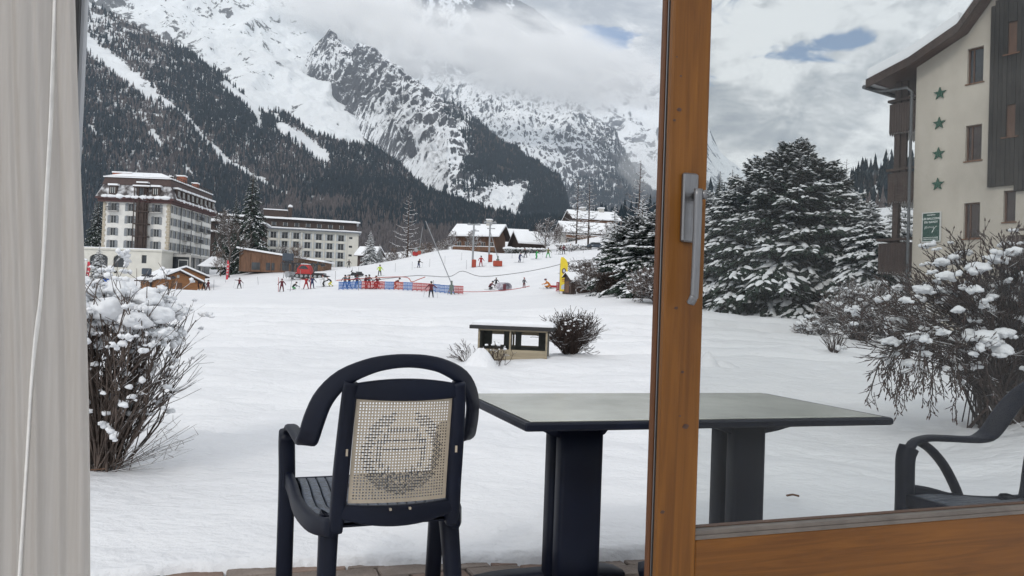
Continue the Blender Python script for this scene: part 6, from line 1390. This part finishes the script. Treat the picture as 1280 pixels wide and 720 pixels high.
while y < 3.6:
    x = -1.6+(row % 2)*.115
    while x < 3.6:
        if not (x > 2.4 and y < 2.6): o = put('paver', pm[rr.randint(0, 5)], ter, (x, y, rr.uniform(-.004, .004)-.004)); o.rotation_euler = (rr.uniform(-.02, .02), rr.uniform(-.012, .012), rr.uniform(-.012, .012))
        x += .234
    y += .118; row += 1

M_navy = mat('navy_resin', (.004, .0065, .017), .5, .18, 4., .04, 200, spec=.25)
M_weave = mat('beige_woven_plastic', (.50, .42, .32), .6, .08, 10)
M_motif = mat('blue_grey_thread', (.045, .055, .07), .7); M_seat = mat('speckled_navy_seat', (.055, .068, .095), .35, .5, 60., .2, 150)
def rrect(w, h, r=.3):
    "rounded rectangle profile, w along side, h along normal"
    c = min(w, h)*r; P = []
    for cx, cy, a0 in ((w/2-c, h/2-c, 0), (-w/2+c, h/2-c, 90), (-w/2+c, -h/2+c, 180), (w/2-c, -h/2+c, 270)):
        for q in (0, 45, 90): a = R_(a0+q); P.append((cx+c*math.cos(a), cy+c*math.sin(a)))
    return P
def make_chair(name, label, brace=True):
    "x across, +y is the front of the chair, origin on the floor"
    t = thing(name, label, 'chair', group='navy resin garden armchairs')
    # hoop of the back flowing into both armrests
    half = [(.280, .30, .590), (.283, .27, .632), (.282, .20, .648), (.277, .10, .645), (.270, .0, .640), (.265, -.05, .644), (.260, -.10, .668), (.252, -.150, .728), (.232, -.200, .800), (.186, -.245, .862), (.116, -.276, .900), (.056, -.288, .915), (0, -.292, .919)]
    P = half+[(-x, y_, z_) for x, y_, z_ in half[-2::-1]]; pts = spl(P, 80); sides = []; prof = []
    for k, p in enumerate(pts):
        s_ = k/(len(pts)-1); u = abs(s_-.5)*2     # 0 top, 1 arm front
        tx = (pts[min(k+1, 80)]-pts[max(k-1, 0)]).normalized()
        # strip lies flat (horizontal) on the arms and stands facing rearwards over the top
        flat = Vector((1, 0, 0)); back = Vector((0, .35, 1)) if u < .2 else Vector((-.9*(1 if p.x < 0 else -1)*-1, .2, .5))
        rad = Vector((p.x, 0, p.z-.62)).normalized()
        w = min(1, max(0, (u-.52)/.18)); sd = ((rad+Vector((0, .95*min(1, abs(rad.x)*1.3), 0))).normalized()*(1-w)+Vector((1 if p.x > 0 else -1, 0, 0))*w)
        if k > 40 and False: pass
        sides.append(sd.normalized()); prof.append(rrect(.040+.034*math.exp(-((u-.42)/.22)**2), .024, .45))
    mb = MB().smooth(); mb.sweep(pts, prof, sides); mb.build('armrest_hoop', M_navy, t)
    # lip under the hoop for thickness
    # back posts continuing into rear legs
    for s in (-1, 1):
        Q = spl([(s*.182, -.19, .40), (s*.180, -.205, .46), (s*.177, -.215, .55), (s*.173, -.243, .70), (s*.168, -.262, .82), (s*.165, -.270, .852)], 26)
        pr = [rrect(.047-.012*abs(k/26-.45)*1.2, .05-.012*k/26, .3) for k in range(27)]
        mb = MB().smooth(); mb.sweep(Q, pr, [Vector((1, 0, 0))]*27); mb.build('back_post', M_navy, t)
        Q = spl([(s*.205, -.215, 0), (s*.200, -.17, .22), (s*.192, -.125, .40), (s*.188, -.12, .425)], 14)
        mb = MB().smooth(); mb.sweep(Q, [rrect(.048+.016*k/14, .046+.03*k/14, .3) for k in range(15)], [Vector((1, 0, 0))]*15); mb.build('rear_leg', M_navy, t)
        Q = spl([(s*.275, .325, 0), (s*.278, .315, .25), (s*.281, .308, .45), (s*.287, .302, .57), (s*.288, .285, .615)], 18)
        mb = MB().smooth(); mb.sweep(Q, [rrect(.056, .052+.012*k/18, .3) for k in range(19)], [Vector((1, 0, 0))]*19); mb.build('front_leg', M_navy, t)
        # curved brace from the arm to the seat
        Q = spl([(s*.292, .225, .632), (s*.290, .17, .60), (s*.284, .11, .54), (s*.272, .065, .46), (s*.262, .045, .40)], 14)
        mb = MB().smooth(); mb.sweep(Q, rrect(.035, .03, .35), [Vector((1, 0, 0))]*15)
        if brace: mb.build('arm_brace', M_navy, t)
        Q = spl([(s*.278, .305, .455), (s*.27, .2, .435), (s*.262, .08, .405), (s*.235, -.08, .395), (s*.190, -.205, .41)], 16)
        mb = MB().smooth(); mb.sweep(Q, [rrect(.03, .065-.02*abs(k/16-.5), .3) for k in range(17)], [Vector((1, 0, 0))]*17); mb.build('side_rail', M_navy, t)
    # cross bars of the back
    def bar(z_, yy, hh, half_w, bow, name, sag=0.):
        Q = [Vector((x*half_w, yy-bow*(1-x*x), z_+sag*(1-x*x))) for x in [k/10-1 for k in range(21)]]
        mb = MB().smooth(); mb.sweep(Q, [rrect(hh*(1+(.0 if not sag else .6*(1-(k/10-1)**2))), .026, .35) for k in range(21)], [Vector((0, .06, 1))]*21); return mb.build(name, M_navy, t)
    bar(.826, -.263, .042, .165, .022, 'upper_crossbar', .006); bar(.462, -.212, .040, .178, .020, 'lower_crossbar', -.018)
    # seat of slats
    st = MB().smooth(); n = 15
    for k in range(n):
        x0 = -.245+k*.49/n; w = .49/n*.90
        Q = [(x0+w/2, .325, .415), (x0+w/2, .30, .444), (x0+w/2, .18, .440), (x0+w/2, .0, .420), (x0+w/2, -.10, .416), (x0+w/2, -.185, .424)]
        Q = [(a*(1-.30*max(0., min(1., -b/.2))), b, c) for a, b, c in Q]
        st.sweep(spl(Q, 10), rrect(w, .012, .35), [Vector((1, 0, 0))]*11)
    st.build('seat', M_seat, t)
    mb = MB(); mb.prism([(-.17, -.19), (.17, -.19), (.25, .02), (.25, .30), (-.25, .30), (-.25, .02)], .405, .411); mb.build('seat_underside', M_navy, t)
    Q = [Vector((x*.262, .318-.0*x, .425)) for x in (-1, -.5, 0, .5, 1)]; mb = MB().smooth(); mb.sweep(Q, rrect(.05, .024, .4), [Vector((0, 0, 1))]*5); mb.build('front_apron', M_navy, t)
    # woven back panel with real square holes
    NX, NZ = 33, 35; zb_, zt_ = .485, .805
    def yb(z_, u): 
        y_ = -.215-.057*((z_-.48)/.36)**1.2 if z_ > .48 else -.215; return y_-.020*(1-u*u)
    hwid = lambda z_: .152-.005*(z_-zb_)/(zt_-zb_)
    def P3(i, j, o=0.): u = i/NX*2-1; z_ = zb_+(zt_-zb_)*j/NZ; return (u*hwid(z_), yb(z_, u)+o, z_)
    V = []; Fq = []
    def q4(a, b, c, d): k = len(V); V.extend([a, b, c, d]); Fq.append((k, k+1, k+2, k+3))
    th_ = .0022; hf = .225   # half bar width fraction
    for i in range(NX):
        for j in range(NZ):
            for o, fl in ((-th_, 1), (th_, -1)):
                C = [P3(i, j, o), P3(i+1, j, o), P3(i+1, j+1, o), P3(i, j+1, o)]; I = [P3(i+hf, j+hf, o), P3(i+1-hf, j+hf, o), P3(i+1-hf, j+1-hf, o), P3(i+hf, j+1-hf, o)]
                if i in (0, NX-1) or j in (0, NZ-1): q4(*C); continue
                for k in range(4): q4(C[k], C[(k+1) % 4], I[(k+1) % 4], I[k])
            if 0 < i < NX-1 and 0 < j < NZ-1:
                A = [P3(i+hf, j+hf, -th_), P3(i+1-hf, j+hf, -th_), P3(i+1-hf, j+1-hf, -th_), P3(i+hf, j+1-hf, -th_)]; B = [P3(i+hf, j+hf, th_), P3(i+1-hf, j+hf, th_), P3(i+1-hf, j+1-hf, th_), P3(i+hf, j+1-hf, th_)]
                for k in range(4): q4(A[k], A[(k+1) % 4], B[(k+1) % 4], B[k])
    pn_ = put('woven_panel', mesh_np('woven_panel', V, Fq, M_weave), t)
    mb = MB()   # dark wreath of dashes woven through the panel
    for i in range(NX):
        for j in range(NZ):
            x = (i+.5)/NX*2-1; z_ = (j+.5)/NZ*2-1; r = math.hypot(x/.80, z_/.80); r2 = math.hypot(x/.50, (z_+.05)/.52); a = math.atan2(z_, x)
            hor = (.78 < r < 1.02 and (i+j) % 2 == 0 and abs(z_) > -1 and not (-.2 < x < .2 and z_ > .5)) or (z_ < -.35 and .45 < r < 1.0 and abs(x) > .12 and (i+2*j) % 3 == 0) or (.05 < z_ < .35 and abs(x) < .45 and j % 3 == 0 and i % 3 != 0)
            ver = (.82 < r2 < 1.06 and z_ < .4 and j % 2 == 0) or (z_ < -.3 and abs(x) < .4 and .5 < r < .92 and i % 2 == 0 and (j+i) % 3 != 0)
            if hor:
                p, q = P3(i-.25, j+.05, 0), P3(i+1.3, j+.05, 0); h = .0024; mb.add([(p[0], p[1]-.0034, p[2]-h/2), (q[0], q[1]-.0034, q[2]-h/2), (q[0], q[1]-.0034, q[2]+h/2), (p[0], p[1]-.0034, p[2]+h/2), (p[0], p[1]+.0034, p[2]-h/2), (q[0], q[1]+.0034, q[2]-h/2), (q[0], q[1]+.0034, q[2]+h/2), (p[0], p[1]+.0034, p[2]+h/2)], [(0, 1, 2, 3), (7, 6, 5, 4), (0, 4, 5, 1), (3, 2, 6, 7)])
            elif ver:
                p, q = P3(i+.05, j-.2, 0), P3(i+.05, j+1.3, 0); h = .0024; mb.add([(p[0]-h/2, p[1]-.0034, p[2]), (p[0]+h/2, p[1]-.0034, p[2]), (q[0]+h/2, q[1]-.0034, q[2]), (q[0]-h/2, q[1]-.0034, q[2]), (p[0]-h/2, p[1]+.0034, p[2]), (p[0]+h/2, p[1]+.0034, p[2]), (q[0]+h/2, q[1]+.0034, q[2]), (q[0]-h/2, q[1]+.0034, q[2])], [(0, 1, 2, 3), (7, 6, 5, 4), (0, 3, 7, 4), (1, 5, 6, 2)])
    mb.build('wreath_motif', M_motif, pn_)
    for s in (-1, 1): MB().b2(s*.168-.003, s*.168+.003, -.262, -.258, .635, .655).build('clip', M_weave, t)
    for s in (-.03, .03): MB().b2(s-.003, s+.003, -.259, -.249, .466, .472).build('screw', M_weave, t)
    return t
chA = make_chair('garden_chair', 'navy plastic armchair with woven beige back panel, seen from behind left of the table', False)
# table
TLn = at_z(667, 530, .73); TRn = at_z(1116, 521.7, .73); TLf = at_z(573, 492, .73); TRf = at_z(947, 492, .73)
ctr = (TLn+TRn+TLf+TRf)/4; vx = ((TRn-TLn)+(TRf-TLf))/2; vy = ((TLf-TLn)+(TRf-TRn))/2
TW, TD = vx.length, vy.length; trz = math.atan2(vx.y, vx.x)
print('TABLE', TW, TD, math.degrees(trz), ctr, 'yaw', math.degrees(math.atan2(vy.x, vy.y)))
tb = thing('garden_table', 'rectangular navy garden table with grey glass-like top on two pedestal legs', 'table', (ctr.x, ctr.y, 0), trz)
M_top = mat('grey_green_tabletop', (.50, .505, .455), .2, .12, 3.5, .05, 60, detail=9)
mb = MB(); mb.box((.01, 0, .7165), (TW+.03, TD, .027), 0, .006); mb.build('table_edge', M_navy, tb)
mb = MB(); mb.box((0, 0, .7325), (TW-.035, TD-.035, .004), 0, .0015); mb.build('tabletop', M_top, tb)
mb = MB(); mb.b2(-TW/2+.22, TW/2-.22, -.15, -.12, .665, .7025); mb.b2(-TW/2+.22, TW/2-.22, .12, .15, .665, .7025); mb.build('frame_apron', M_navy, tb)
for s, xw, xc in ((-1, .165, -TW/2+.325), (1, .14, TW/2-.385)):
    for y0, w in ((-.055, xw), (.06, xw*.95)):
        mb = MB(); mb.smooth(); mb.sweep([(xc, y0, .05), (xc, y0, .25), (xc, y0, .5), (xc, y0, .70)], [rrect(w, .07, .2)]*4, [Vector((1, 0, 0))]*4); mb.build('pedestal_post', M_navy, tb)
    mb = MB(); mb.smooth()
    for sx_ in (-1, 1):   # curved brackets under the top
        Lb = (.13 if sx_ < 0 else .06) if s < 0 else (.10 if sx_ < 0 else .30)
        Q = [(xc+sx_*(xw/2-.01), z_) for z_ in (.70, .60)]; mb.prism([(xc+sx_*(xw/2-.02), .7), (xc+sx_*(xw/2+Lb), .7), (xc+sx_*(xw/2+Lb), .685), (xc+sx_*(xw/2+Lb*.6), .66), (xc+sx_*(xw/2+Lb*.25), .635), (xc+sx_*(xw/2-.02), .62)], -.06, .06, 'y')
    mb.build('bracket', M_navy, tb)
    for y0, nn_ in ((-.1, 'foot'), (.1, 'foot')):
        Q = spl([(xc-.30, y0*2.2, .02), (xc-.2, y0*1.6, .055), (xc, y0*.8, .085), (xc+.2, y0*1.6, .055), (xc+.30, y0*2.2, .02)], 14); mb = MB().smooth(); mb.sweep(Q, rrect(.09, .05, .4), [Vector((0, 1, 0))]*15); mb.build('foot', M_navy, tb)
# chair placement
def chair_at(t, px, d, heading, s=1.):
    p = at(px, 400, d); t.location = (p.x, p.y, -.0); t.rotation_euler = (0, 0, heading); t.scale = (s,)*3
chair_at(chA, 487, 2.62, R_(21), 1.0)
chB = make_chair('garden_chair', 'navy plastic armchair seen from the side at the right edge behind the door pane'); chair_at(chB, 1300, 2.79, R_(110.5), 1.0)

# ---- sliding door leaf (wood), its plane parallel to the house wall
DQ = at(832, 360, 1.60)
def on_door(px, py, off=0.):
    v = Vector(raydir(px, py)); o = Vector((0, 0, CH)); n = HY; q = DQ+HY*off; t = (q-o).dot(n)/v.dot(n); p = o+v*t; return (p-DQ).dot(HX), p.z
def wood(name, base, c2, hz=False): 
    m, nt, b = newmat(name); tcn = N(nt, 'ShaderNodeTexCoord'); v = tcn.outputs['Object']
    n = noise_(nt, mapping(nt, v, (1.6, 34, 34) if hz else (34, 34, 1.6)), 1.2, 6, .6, 1.2); n2 = noise_(nt, mapping(nt, v, (.8, 3, 3) if hz else (3, 3, .8)), 1., 3); f = noise_(nt, mapping(nt, v, (4, 260, 260) if hz else (260, 260, 4)), 1., 3)
    c = ramp(nt, math_(nt, 'ADD', math_(nt, 'MULTIPLY', n, .6), math_(nt, 'ADD', math_(nt, 'MULTIPLY', n2, .3), math_(nt, 'MULTIPLY', f, .12))), [(.38, base), (.64, c2)])
    nt.links.new(c, b.inputs['Base Color']); b.inputs['Roughness'].default_value = .5; b.inputs['Specular IOR Level'].default_value = .25; b.inputs['Coat Weight'].default_value = .06; b.inputs['Coat Roughness'].default_value = .2
    bn = nt.nodes.new('ShaderNodeBump'); bn.inputs['Strength'].default_value = .12; bn.inputs['Distance'].default_value = .002; nt.links.new(f, bn.inputs['Height']); nt.links.new(bn.outputs[0], b.inputs['Normal']); return m
M_wood = wood('varnished_pine', (.105, .038, .006), (.195, .076, .011)); M_woodd = wood('varnished_pine_edge', (.075, .028, .010), (.13, .05, .018))
M_wooh = wood('varnished_pine_rail', (.10, .036, .0055), (.185, .070, .010), True)
M_knot = mat('pine_knot', (.055, .02, .008), .4, .3, 60)
M_gask = mat('grey_gasket', (.075, .075, .08), .5, .2, 5); M_alu = mat('brushed_aluminium', (.20, .20, .205), .35, .08, 200, metal=.85, stretch=(1, 1, .05)); M_bead = mat('grey_brown_bead', (.12, .10, .085), .5, .2, 8)
leaf = thing('sliding_door', 'varnished wooden sliding door leaf with glass pane and aluminium handle', 'door', (DQ.x, DQ.y, 0), HYAW)
xa, _ = on_door(832, 360); xb, _ = on_door(880, 360); _, zr = on_door(870, 676); _, zbd = on_door(870, 665)
TH = .052; ZT = 2.25; XR = 1.75
print('DOOR', xa, xb, zr, zbd)
mb = MB(); mb.box(((xa+xb)/2, TH*.18, (ZT+.02)/2), (xb-xa, TH*.36, ZT-.02), 0, .0035); mb.build('stile', M_wood, leaf)
mb = MB(); mb.box(((xa+xb)/2+.0, TH*.84, (ZT+.02)/2), (xb-xa, TH*.32, ZT-.02), 0, .003); mb.build('outer_stile', M_woodd, leaf)
mb = MB(); mb.b2(xa+.006, xb-.01, TH*.362, TH*.678, .03, ZT); mb.build('gasket', M_gask, leaf)
mb = MB(); mb.b2(xa+.001, xa+.006, TH*.45, TH*.52, .03, ZT); mb.build('lock_strip', M_alu, leaf)
mb = MB(); mb.box(((xb+XR)/2+.0005, TH*.18, zr-.11), (XR-xb, TH*.36-.003, .22), 0, .003); rl_ = mb.build('bottom_rail', M_wooh, leaf)
mb = MB(); mb.b2(xb, XR, TH*.1, TH*.9, .05, zr-.222); mb.build('lower_panel', M_wood, leaf)
mb = MB(); mb.b2(xb, XR, TH*.05, TH*.30, zr+.0005, zr+.009); mb.b2(xb, XR, TH*.10, TH*.36, zr+.0095, zbd); mb.b2(xb, XR, TH*.37, TH*.62, zr+.0005, zbd-.002); mb.build('glazing_bead', M_bead, leaf)
mb = MB(); mb.b2(xb, XR, TH*.64, TH*.98, zr-.1, zbd-.001); mb.build('outer_rail', M_woodd, leaf)
mb = MB(); mb.b2(xb, XR, .0, TH, ZT-.12, ZT-.001); mb.build('top_rail', M_wooh, leaf)
m, nt, b = newmat('door_glass'); nt.nodes.remove(b); out = nt.nodes['Material Output']; tr = N(nt, 'ShaderNodeBsdfTransparent'); tr.inputs[0].default_value = (.855, .865, .86, 1); gl_ = N(nt, 'ShaderNodeBsdfGlossy'); gl_.inputs['Roughness'].default_value = .02
lw = N(nt, 'ShaderNodeLayerWeight'); frv = math_(nt, 'ADD', .018, math_(nt, 'MULTIPLY', math_(nt, 'POWER', lw.outputs['Facing'], 5.), .6)); ms = N(nt, 'ShaderNodeMixShader'); nt.links.new(frv, ms.inputs[0]); nt.links.new(tr.outputs[0], ms.inputs[1]); nt.links.new(gl_.outputs[0], ms.inputs[2]); nt.links.new(ms.outputs[0], out.inputs[0])
mb = MB(); mb.b2(xb-.003, XR-.001, TH*.365, TH*.37+.004, zbd-.012, ZT-.11); mb.build('glass_pane', m, leaf)
for (px, py, r) in ((849, 137, .0045), (841, 150, .003), (857, 533, .006), (845, 385, .0035), (851, 95, .0022), (828, 640, .004), (846, 71, .002), (850, 520, .002), (853, 465, .003)):
    x, z_ = on_door(px, py); x = min(max(x, xa+.008), xb-.008); mb = MB(); mb.prism([(x+r*1.25*math.cos(a*.524)*(1+.2*math.sin(a*2.1)), z_+r*.85*math.sin(a*.524)) for a in range(12)], -.0006, .001, 'y'); mb.build('knot', M_knot, leaf)
# handle
hx0, z1 = on_door(849, 216); hx1, z0 = on_door(872, 304); hdl = None
mb = MB(); xc0, _ = on_door(850, 260); xc1, _ = on_door(869, 260); mb.box(((xc0+xc1)/2, -.006, (z0+z1)/2), (xc1-xc0, .012, z1-z0), 0, .003); hdl = mb.build('handle_plate', M_alu, leaf)
x_, zt_ = on_door(872, 240, -.04); x2, zb_ = on_door(866, 380, -.04); xg, _ = on_door(866, 240)
mb = MB().smooth(); mb.sweep([(xg, -.010, zt_-.004), (xg, -.030, zt_-.004), (xg+.001, -.040, zt_-.004), (xg+.006, -.043, zt_-.004)], rrect(.018, .018, .35), [Vector((0, 0, 1))]*4); mb.build('handle_neck', M_alu, hdl)
xh, _ = on_door(871, 300, -.043)
mb = MB().smooth(); mb.sweep(spl([(xh, -.043, zt_+.006), (xh, -.043, zt_-.06), (xh-.0015, -.043, zb_+.03), (xh-.004, -.0425, zb_+.012), (xh-.006, -.036, zb_+.001)], 18), rrect(.0165, .012, .35), [Vector((1, 0, 0))]*19); mb.build('handle_lever', M_alu, hdl)

# ---- fixed window post behind the curtain
p = at(101, 120, 1.72); post = thing('window_post', 'pale metal window post beside the curtain at the left', 'window frame', (p.x, p.y, 0), HYAW)
mb = MB(); mb.mat(0); mb.box((-.03, 0, 1.2), (.07, .03, 2.5), 0, .003); mb.build('post', mat('light_grey_metal', (.40, .41, .43), .4, .05, 3), post); mb = MB(); mb.box((-.012, -.03, 1.2), (.016, .028, 2.5), 0, .002); mb.build('seal', M_blk, post)
# ---- curtain
NXc, NYc = 260, 90
ed = [(-260, 88), (0, 92), (100, 95), (200, 98.5), (300, 103), (400, 107), (500, 110), (600, 112), (720, 112.5), (1100, 113)]
cq = at(60, 360, 1.30)
def curt(s, py):
    edge = np.interp(py, [e[0] for e in ed], [e[1] for e in ed]); left = -230; q = (py-360)/720
    px = left+(edge-left)*s
    v = Vector(raydir(px, py)); t = (cq-Vector((0, 0, CH))).dot(HY)/v.dot(HY); P = Vector((0, 0, CH))+v*t
    w = .5+.5*math.tanh((1-s)*14)
    f = .010*math.sin(30*s+.5*q+.8*math.sin(5*s))*w+.0035*math.sin(83*s-1.2*q+1.)*w+.0012*math.sin(160*s+2*q)+.006*math.sin(3*q+9*s)
    e = math.exp(-((1-s)/.012)**2)*.012
    return P+HY*(f+e), px
vs = []; fs = []; S_ = [k/(NXc-1) for k in range(NXc)]; Y_ = [-260+k*(1360)/(NYc-1) for k in range(NYc)]
for py in Y_:
    for s in S_: vs.append(curt(s, py)[0][:])
for j in range(NYc-1):
    for i in range(NXc-1): k = j*NXc+i; fs.append((k, k+1, k+NXc+1, k+NXc))
m, nt, b = newmat('sheer_grey_linen'); out = nt.nodes['Material Output']; tcn = N(nt, 'ShaderNodeTexCoord'); v = tcn.outputs['Object']
w1 = noise_(nt, mapping(nt, v, (160, 160, 4)), 1., 3); w2_ = noise_(nt, mapping(nt, v, (8, 8, 1.)), 1., 4)
c = ramp(nt, math_(nt, 'ADD', math_(nt, 'MULTIPLY', w1, .5), math_(nt, 'MULTIPLY', w2_, .5)), [(.35, (.48, .445, .41)), (.65, (.55, .515, .48))])
nt.links.new(c, b.inputs['Base Color']); b.inputs['Roughness'].default_value = .9; b.inputs['Specular IOR Level'].default_value = .1
trl = N(nt, 'ShaderNodeBsdfTranslucent'); nt.links.new(c, trl.inputs[0]); ms = N(nt, 'ShaderNodeMixShader'); ms.inputs[0].default_value = .5; nt.links.new(b.outputs[0], ms.inputs[1]); nt.links.new(trl.outputs[0], ms.inputs[2]); nt.links.new(ms.outputs[0], out.inputs[0]); M_cur = m
me = bpy.data.meshes.new('cloth'); me.from_pydata(vs, [], fs); me.polygons.foreach_set('use_smooth', [True]*len(fs)); me.materials.append(M_cur)
cu = thing('curtain', 'grey sheer curtain hanging in folds at the left edge', 'curtain', (cq.x, cq.y, 0)); o = put('cloth', me, cu); o.matrix_parent_inverse = Matrix.Translation(-cu.location)
hem = [(-260, 74), (0, 66), (150, 62), (300, 55), (380, 50), (480, 40), (620, 30), (720, 24), (1100, 2)]
vs = []; fs = []
M_hem = mat('pale_seam', (.70, .68, .65), .9, .06, 40)
for j, py in enumerate(Y_):
    x = np.interp(py, [e[0] for e in hem], [e[1] for e in hem]); edge = np.interp(py, [e[0] for e in ed], [e[1] for e in ed])
    for q, (dx, off) in enumerate(((-2.4, .0), (-1.6, -.0035), (0, -.0045), (1.6, -.0035), (2.4, .0))): s = (x+dx+230)/(edge+230); P, _ = curt(s, py); vs.append((P+HY*(off-.001))[:])
for j in range(NYc-1):
    for i in range(4): k = j*5+i; fs.append((k, k+1, k+6, k+5))
me = bpy.data.meshes.new('seam'); me.from_pydata(vs, [], fs); me.materials.append(M_hem); me.polygons.foreach_set('use_smooth', [True]*len(fs)); o = put('seam', me, cu); o.matrix_parent_inverse = Matrix.Translation(-cu.location)
# ================================================================ CLOUD BANKS AND HAZE
def cloud_mat(name, dens, nscale, thr, detail=5, col=(1., 1., 1.), soft=.25, low=.25):
    m = bpy.data.materials.new(name); m.use_nodes = True; nt = m.node_tree; nt.nodes.clear()
    out = N(nt, 'ShaderNodeOutputMaterial'); pv = N(nt, 'ShaderNodeVolumePrincipled')
    pv.inputs['Color'].default_value = (*col, 1); pv.inputs['Anisotropy'].default_value = 0.
    tcn = N(nt, 'ShaderNodeTexCoord'); v = tcn.outputs['Object']
    l = N(nt, 'ShaderNodeVectorMath', operation='LENGTH'); nt.links.new(v, l.inputs[0])
    n = noise_(nt, v, nscale, detail, .58, .2)
    f = math_(nt, 'ADD', math_(nt, 'SUBTRACT', 1.0, l.outputs['Value']), math_(nt, 'MULTIPLY', math_(nt, 'SUBTRACT', n, .5), 2.2))
    f = math_(nt, 'SUBTRACT', f, thr)
    edge = math_(nt, 'MULTIPLY', math_(nt, 'SUBTRACT', 1.0, l.outputs['Value'], True), 4., True)
    f = math_(nt, 'MULTIPLY', math_(nt, 'DIVIDE', f, soft, True), edge)
    nt.links.new(math_(nt, 'MULTIPLY', f, dens), pv.inputs['Density']); nt.links.new(pv.outputs[0], out.inputs['Volume'])
    return m
def cloud(label, px, py, d, wpx, hpx, dep, rot, m):
    "an ellipsoid of thin vapour at its own distance"
    mb = MB().smooth(); mb.blob((0, 0, 0), 1., 0, 0, 2); c = at(px, py, d)
    o = mb.build('cloud', m); az = math.atan2(c.x, c.y)
    o.scale = (wpx/F*d/2, dep/2, hpx/F*d/2)
    o.rotation_euler = (Matrix.Rotation(-az, 3, 'Z') @ Matrix.Rotation(rot, 3, 'Y')).to_euler(); o.location = c
    props(o, label, 'cloud', kind='stuff')
MC1 = cloud_mat('cloud_vapour', .010, 2.6, .10, detail=7, soft=.35)
MC2 = cloud_mat('thin_cloud_vapour', .0022, 2.6, .05)
cloud('long cloud bank wrapped around the mountain below the summit cone', 675, 76, 3300, 430, 128, 600, R_(11), MC1)
cloud('grey cloud covering the top of the snow slope', 425, 0, 3100, 260, 120, 500, R_(8), MC1)
cloud('blue-grey cloud lobe behind the upper ridge of the rocky spur', 505, 52, 3050, 190, 120, 350, R_(25), MC1)
cloud('small fog wisp against the right end of the rock wall', 812, 205, 3300, 90, 110, 300, R_(60), MC2)
m = bpy.data.materials.new('haze'); m.use_nodes = True; nt = m.node_tree; nt.nodes.clear()
out = N(nt, 'ShaderNodeOutputMaterial'); pv = N(nt, 'ShaderNodeVolumePrincipled')
pv.inputs['Color'].default_value = (.78, .88, 1., 1); pv.inputs['Density'].default_value = .00006
nt.links.new(pv.outputs[0], out.inputs['Volume'])
HZ = MB(); HZ.b2(-7600, 7600, -7600, 7600, -700, 3250); o = HZ.build('haze', m); props(o, kind='stuff', label='pale blue mountain air', cat='haze')
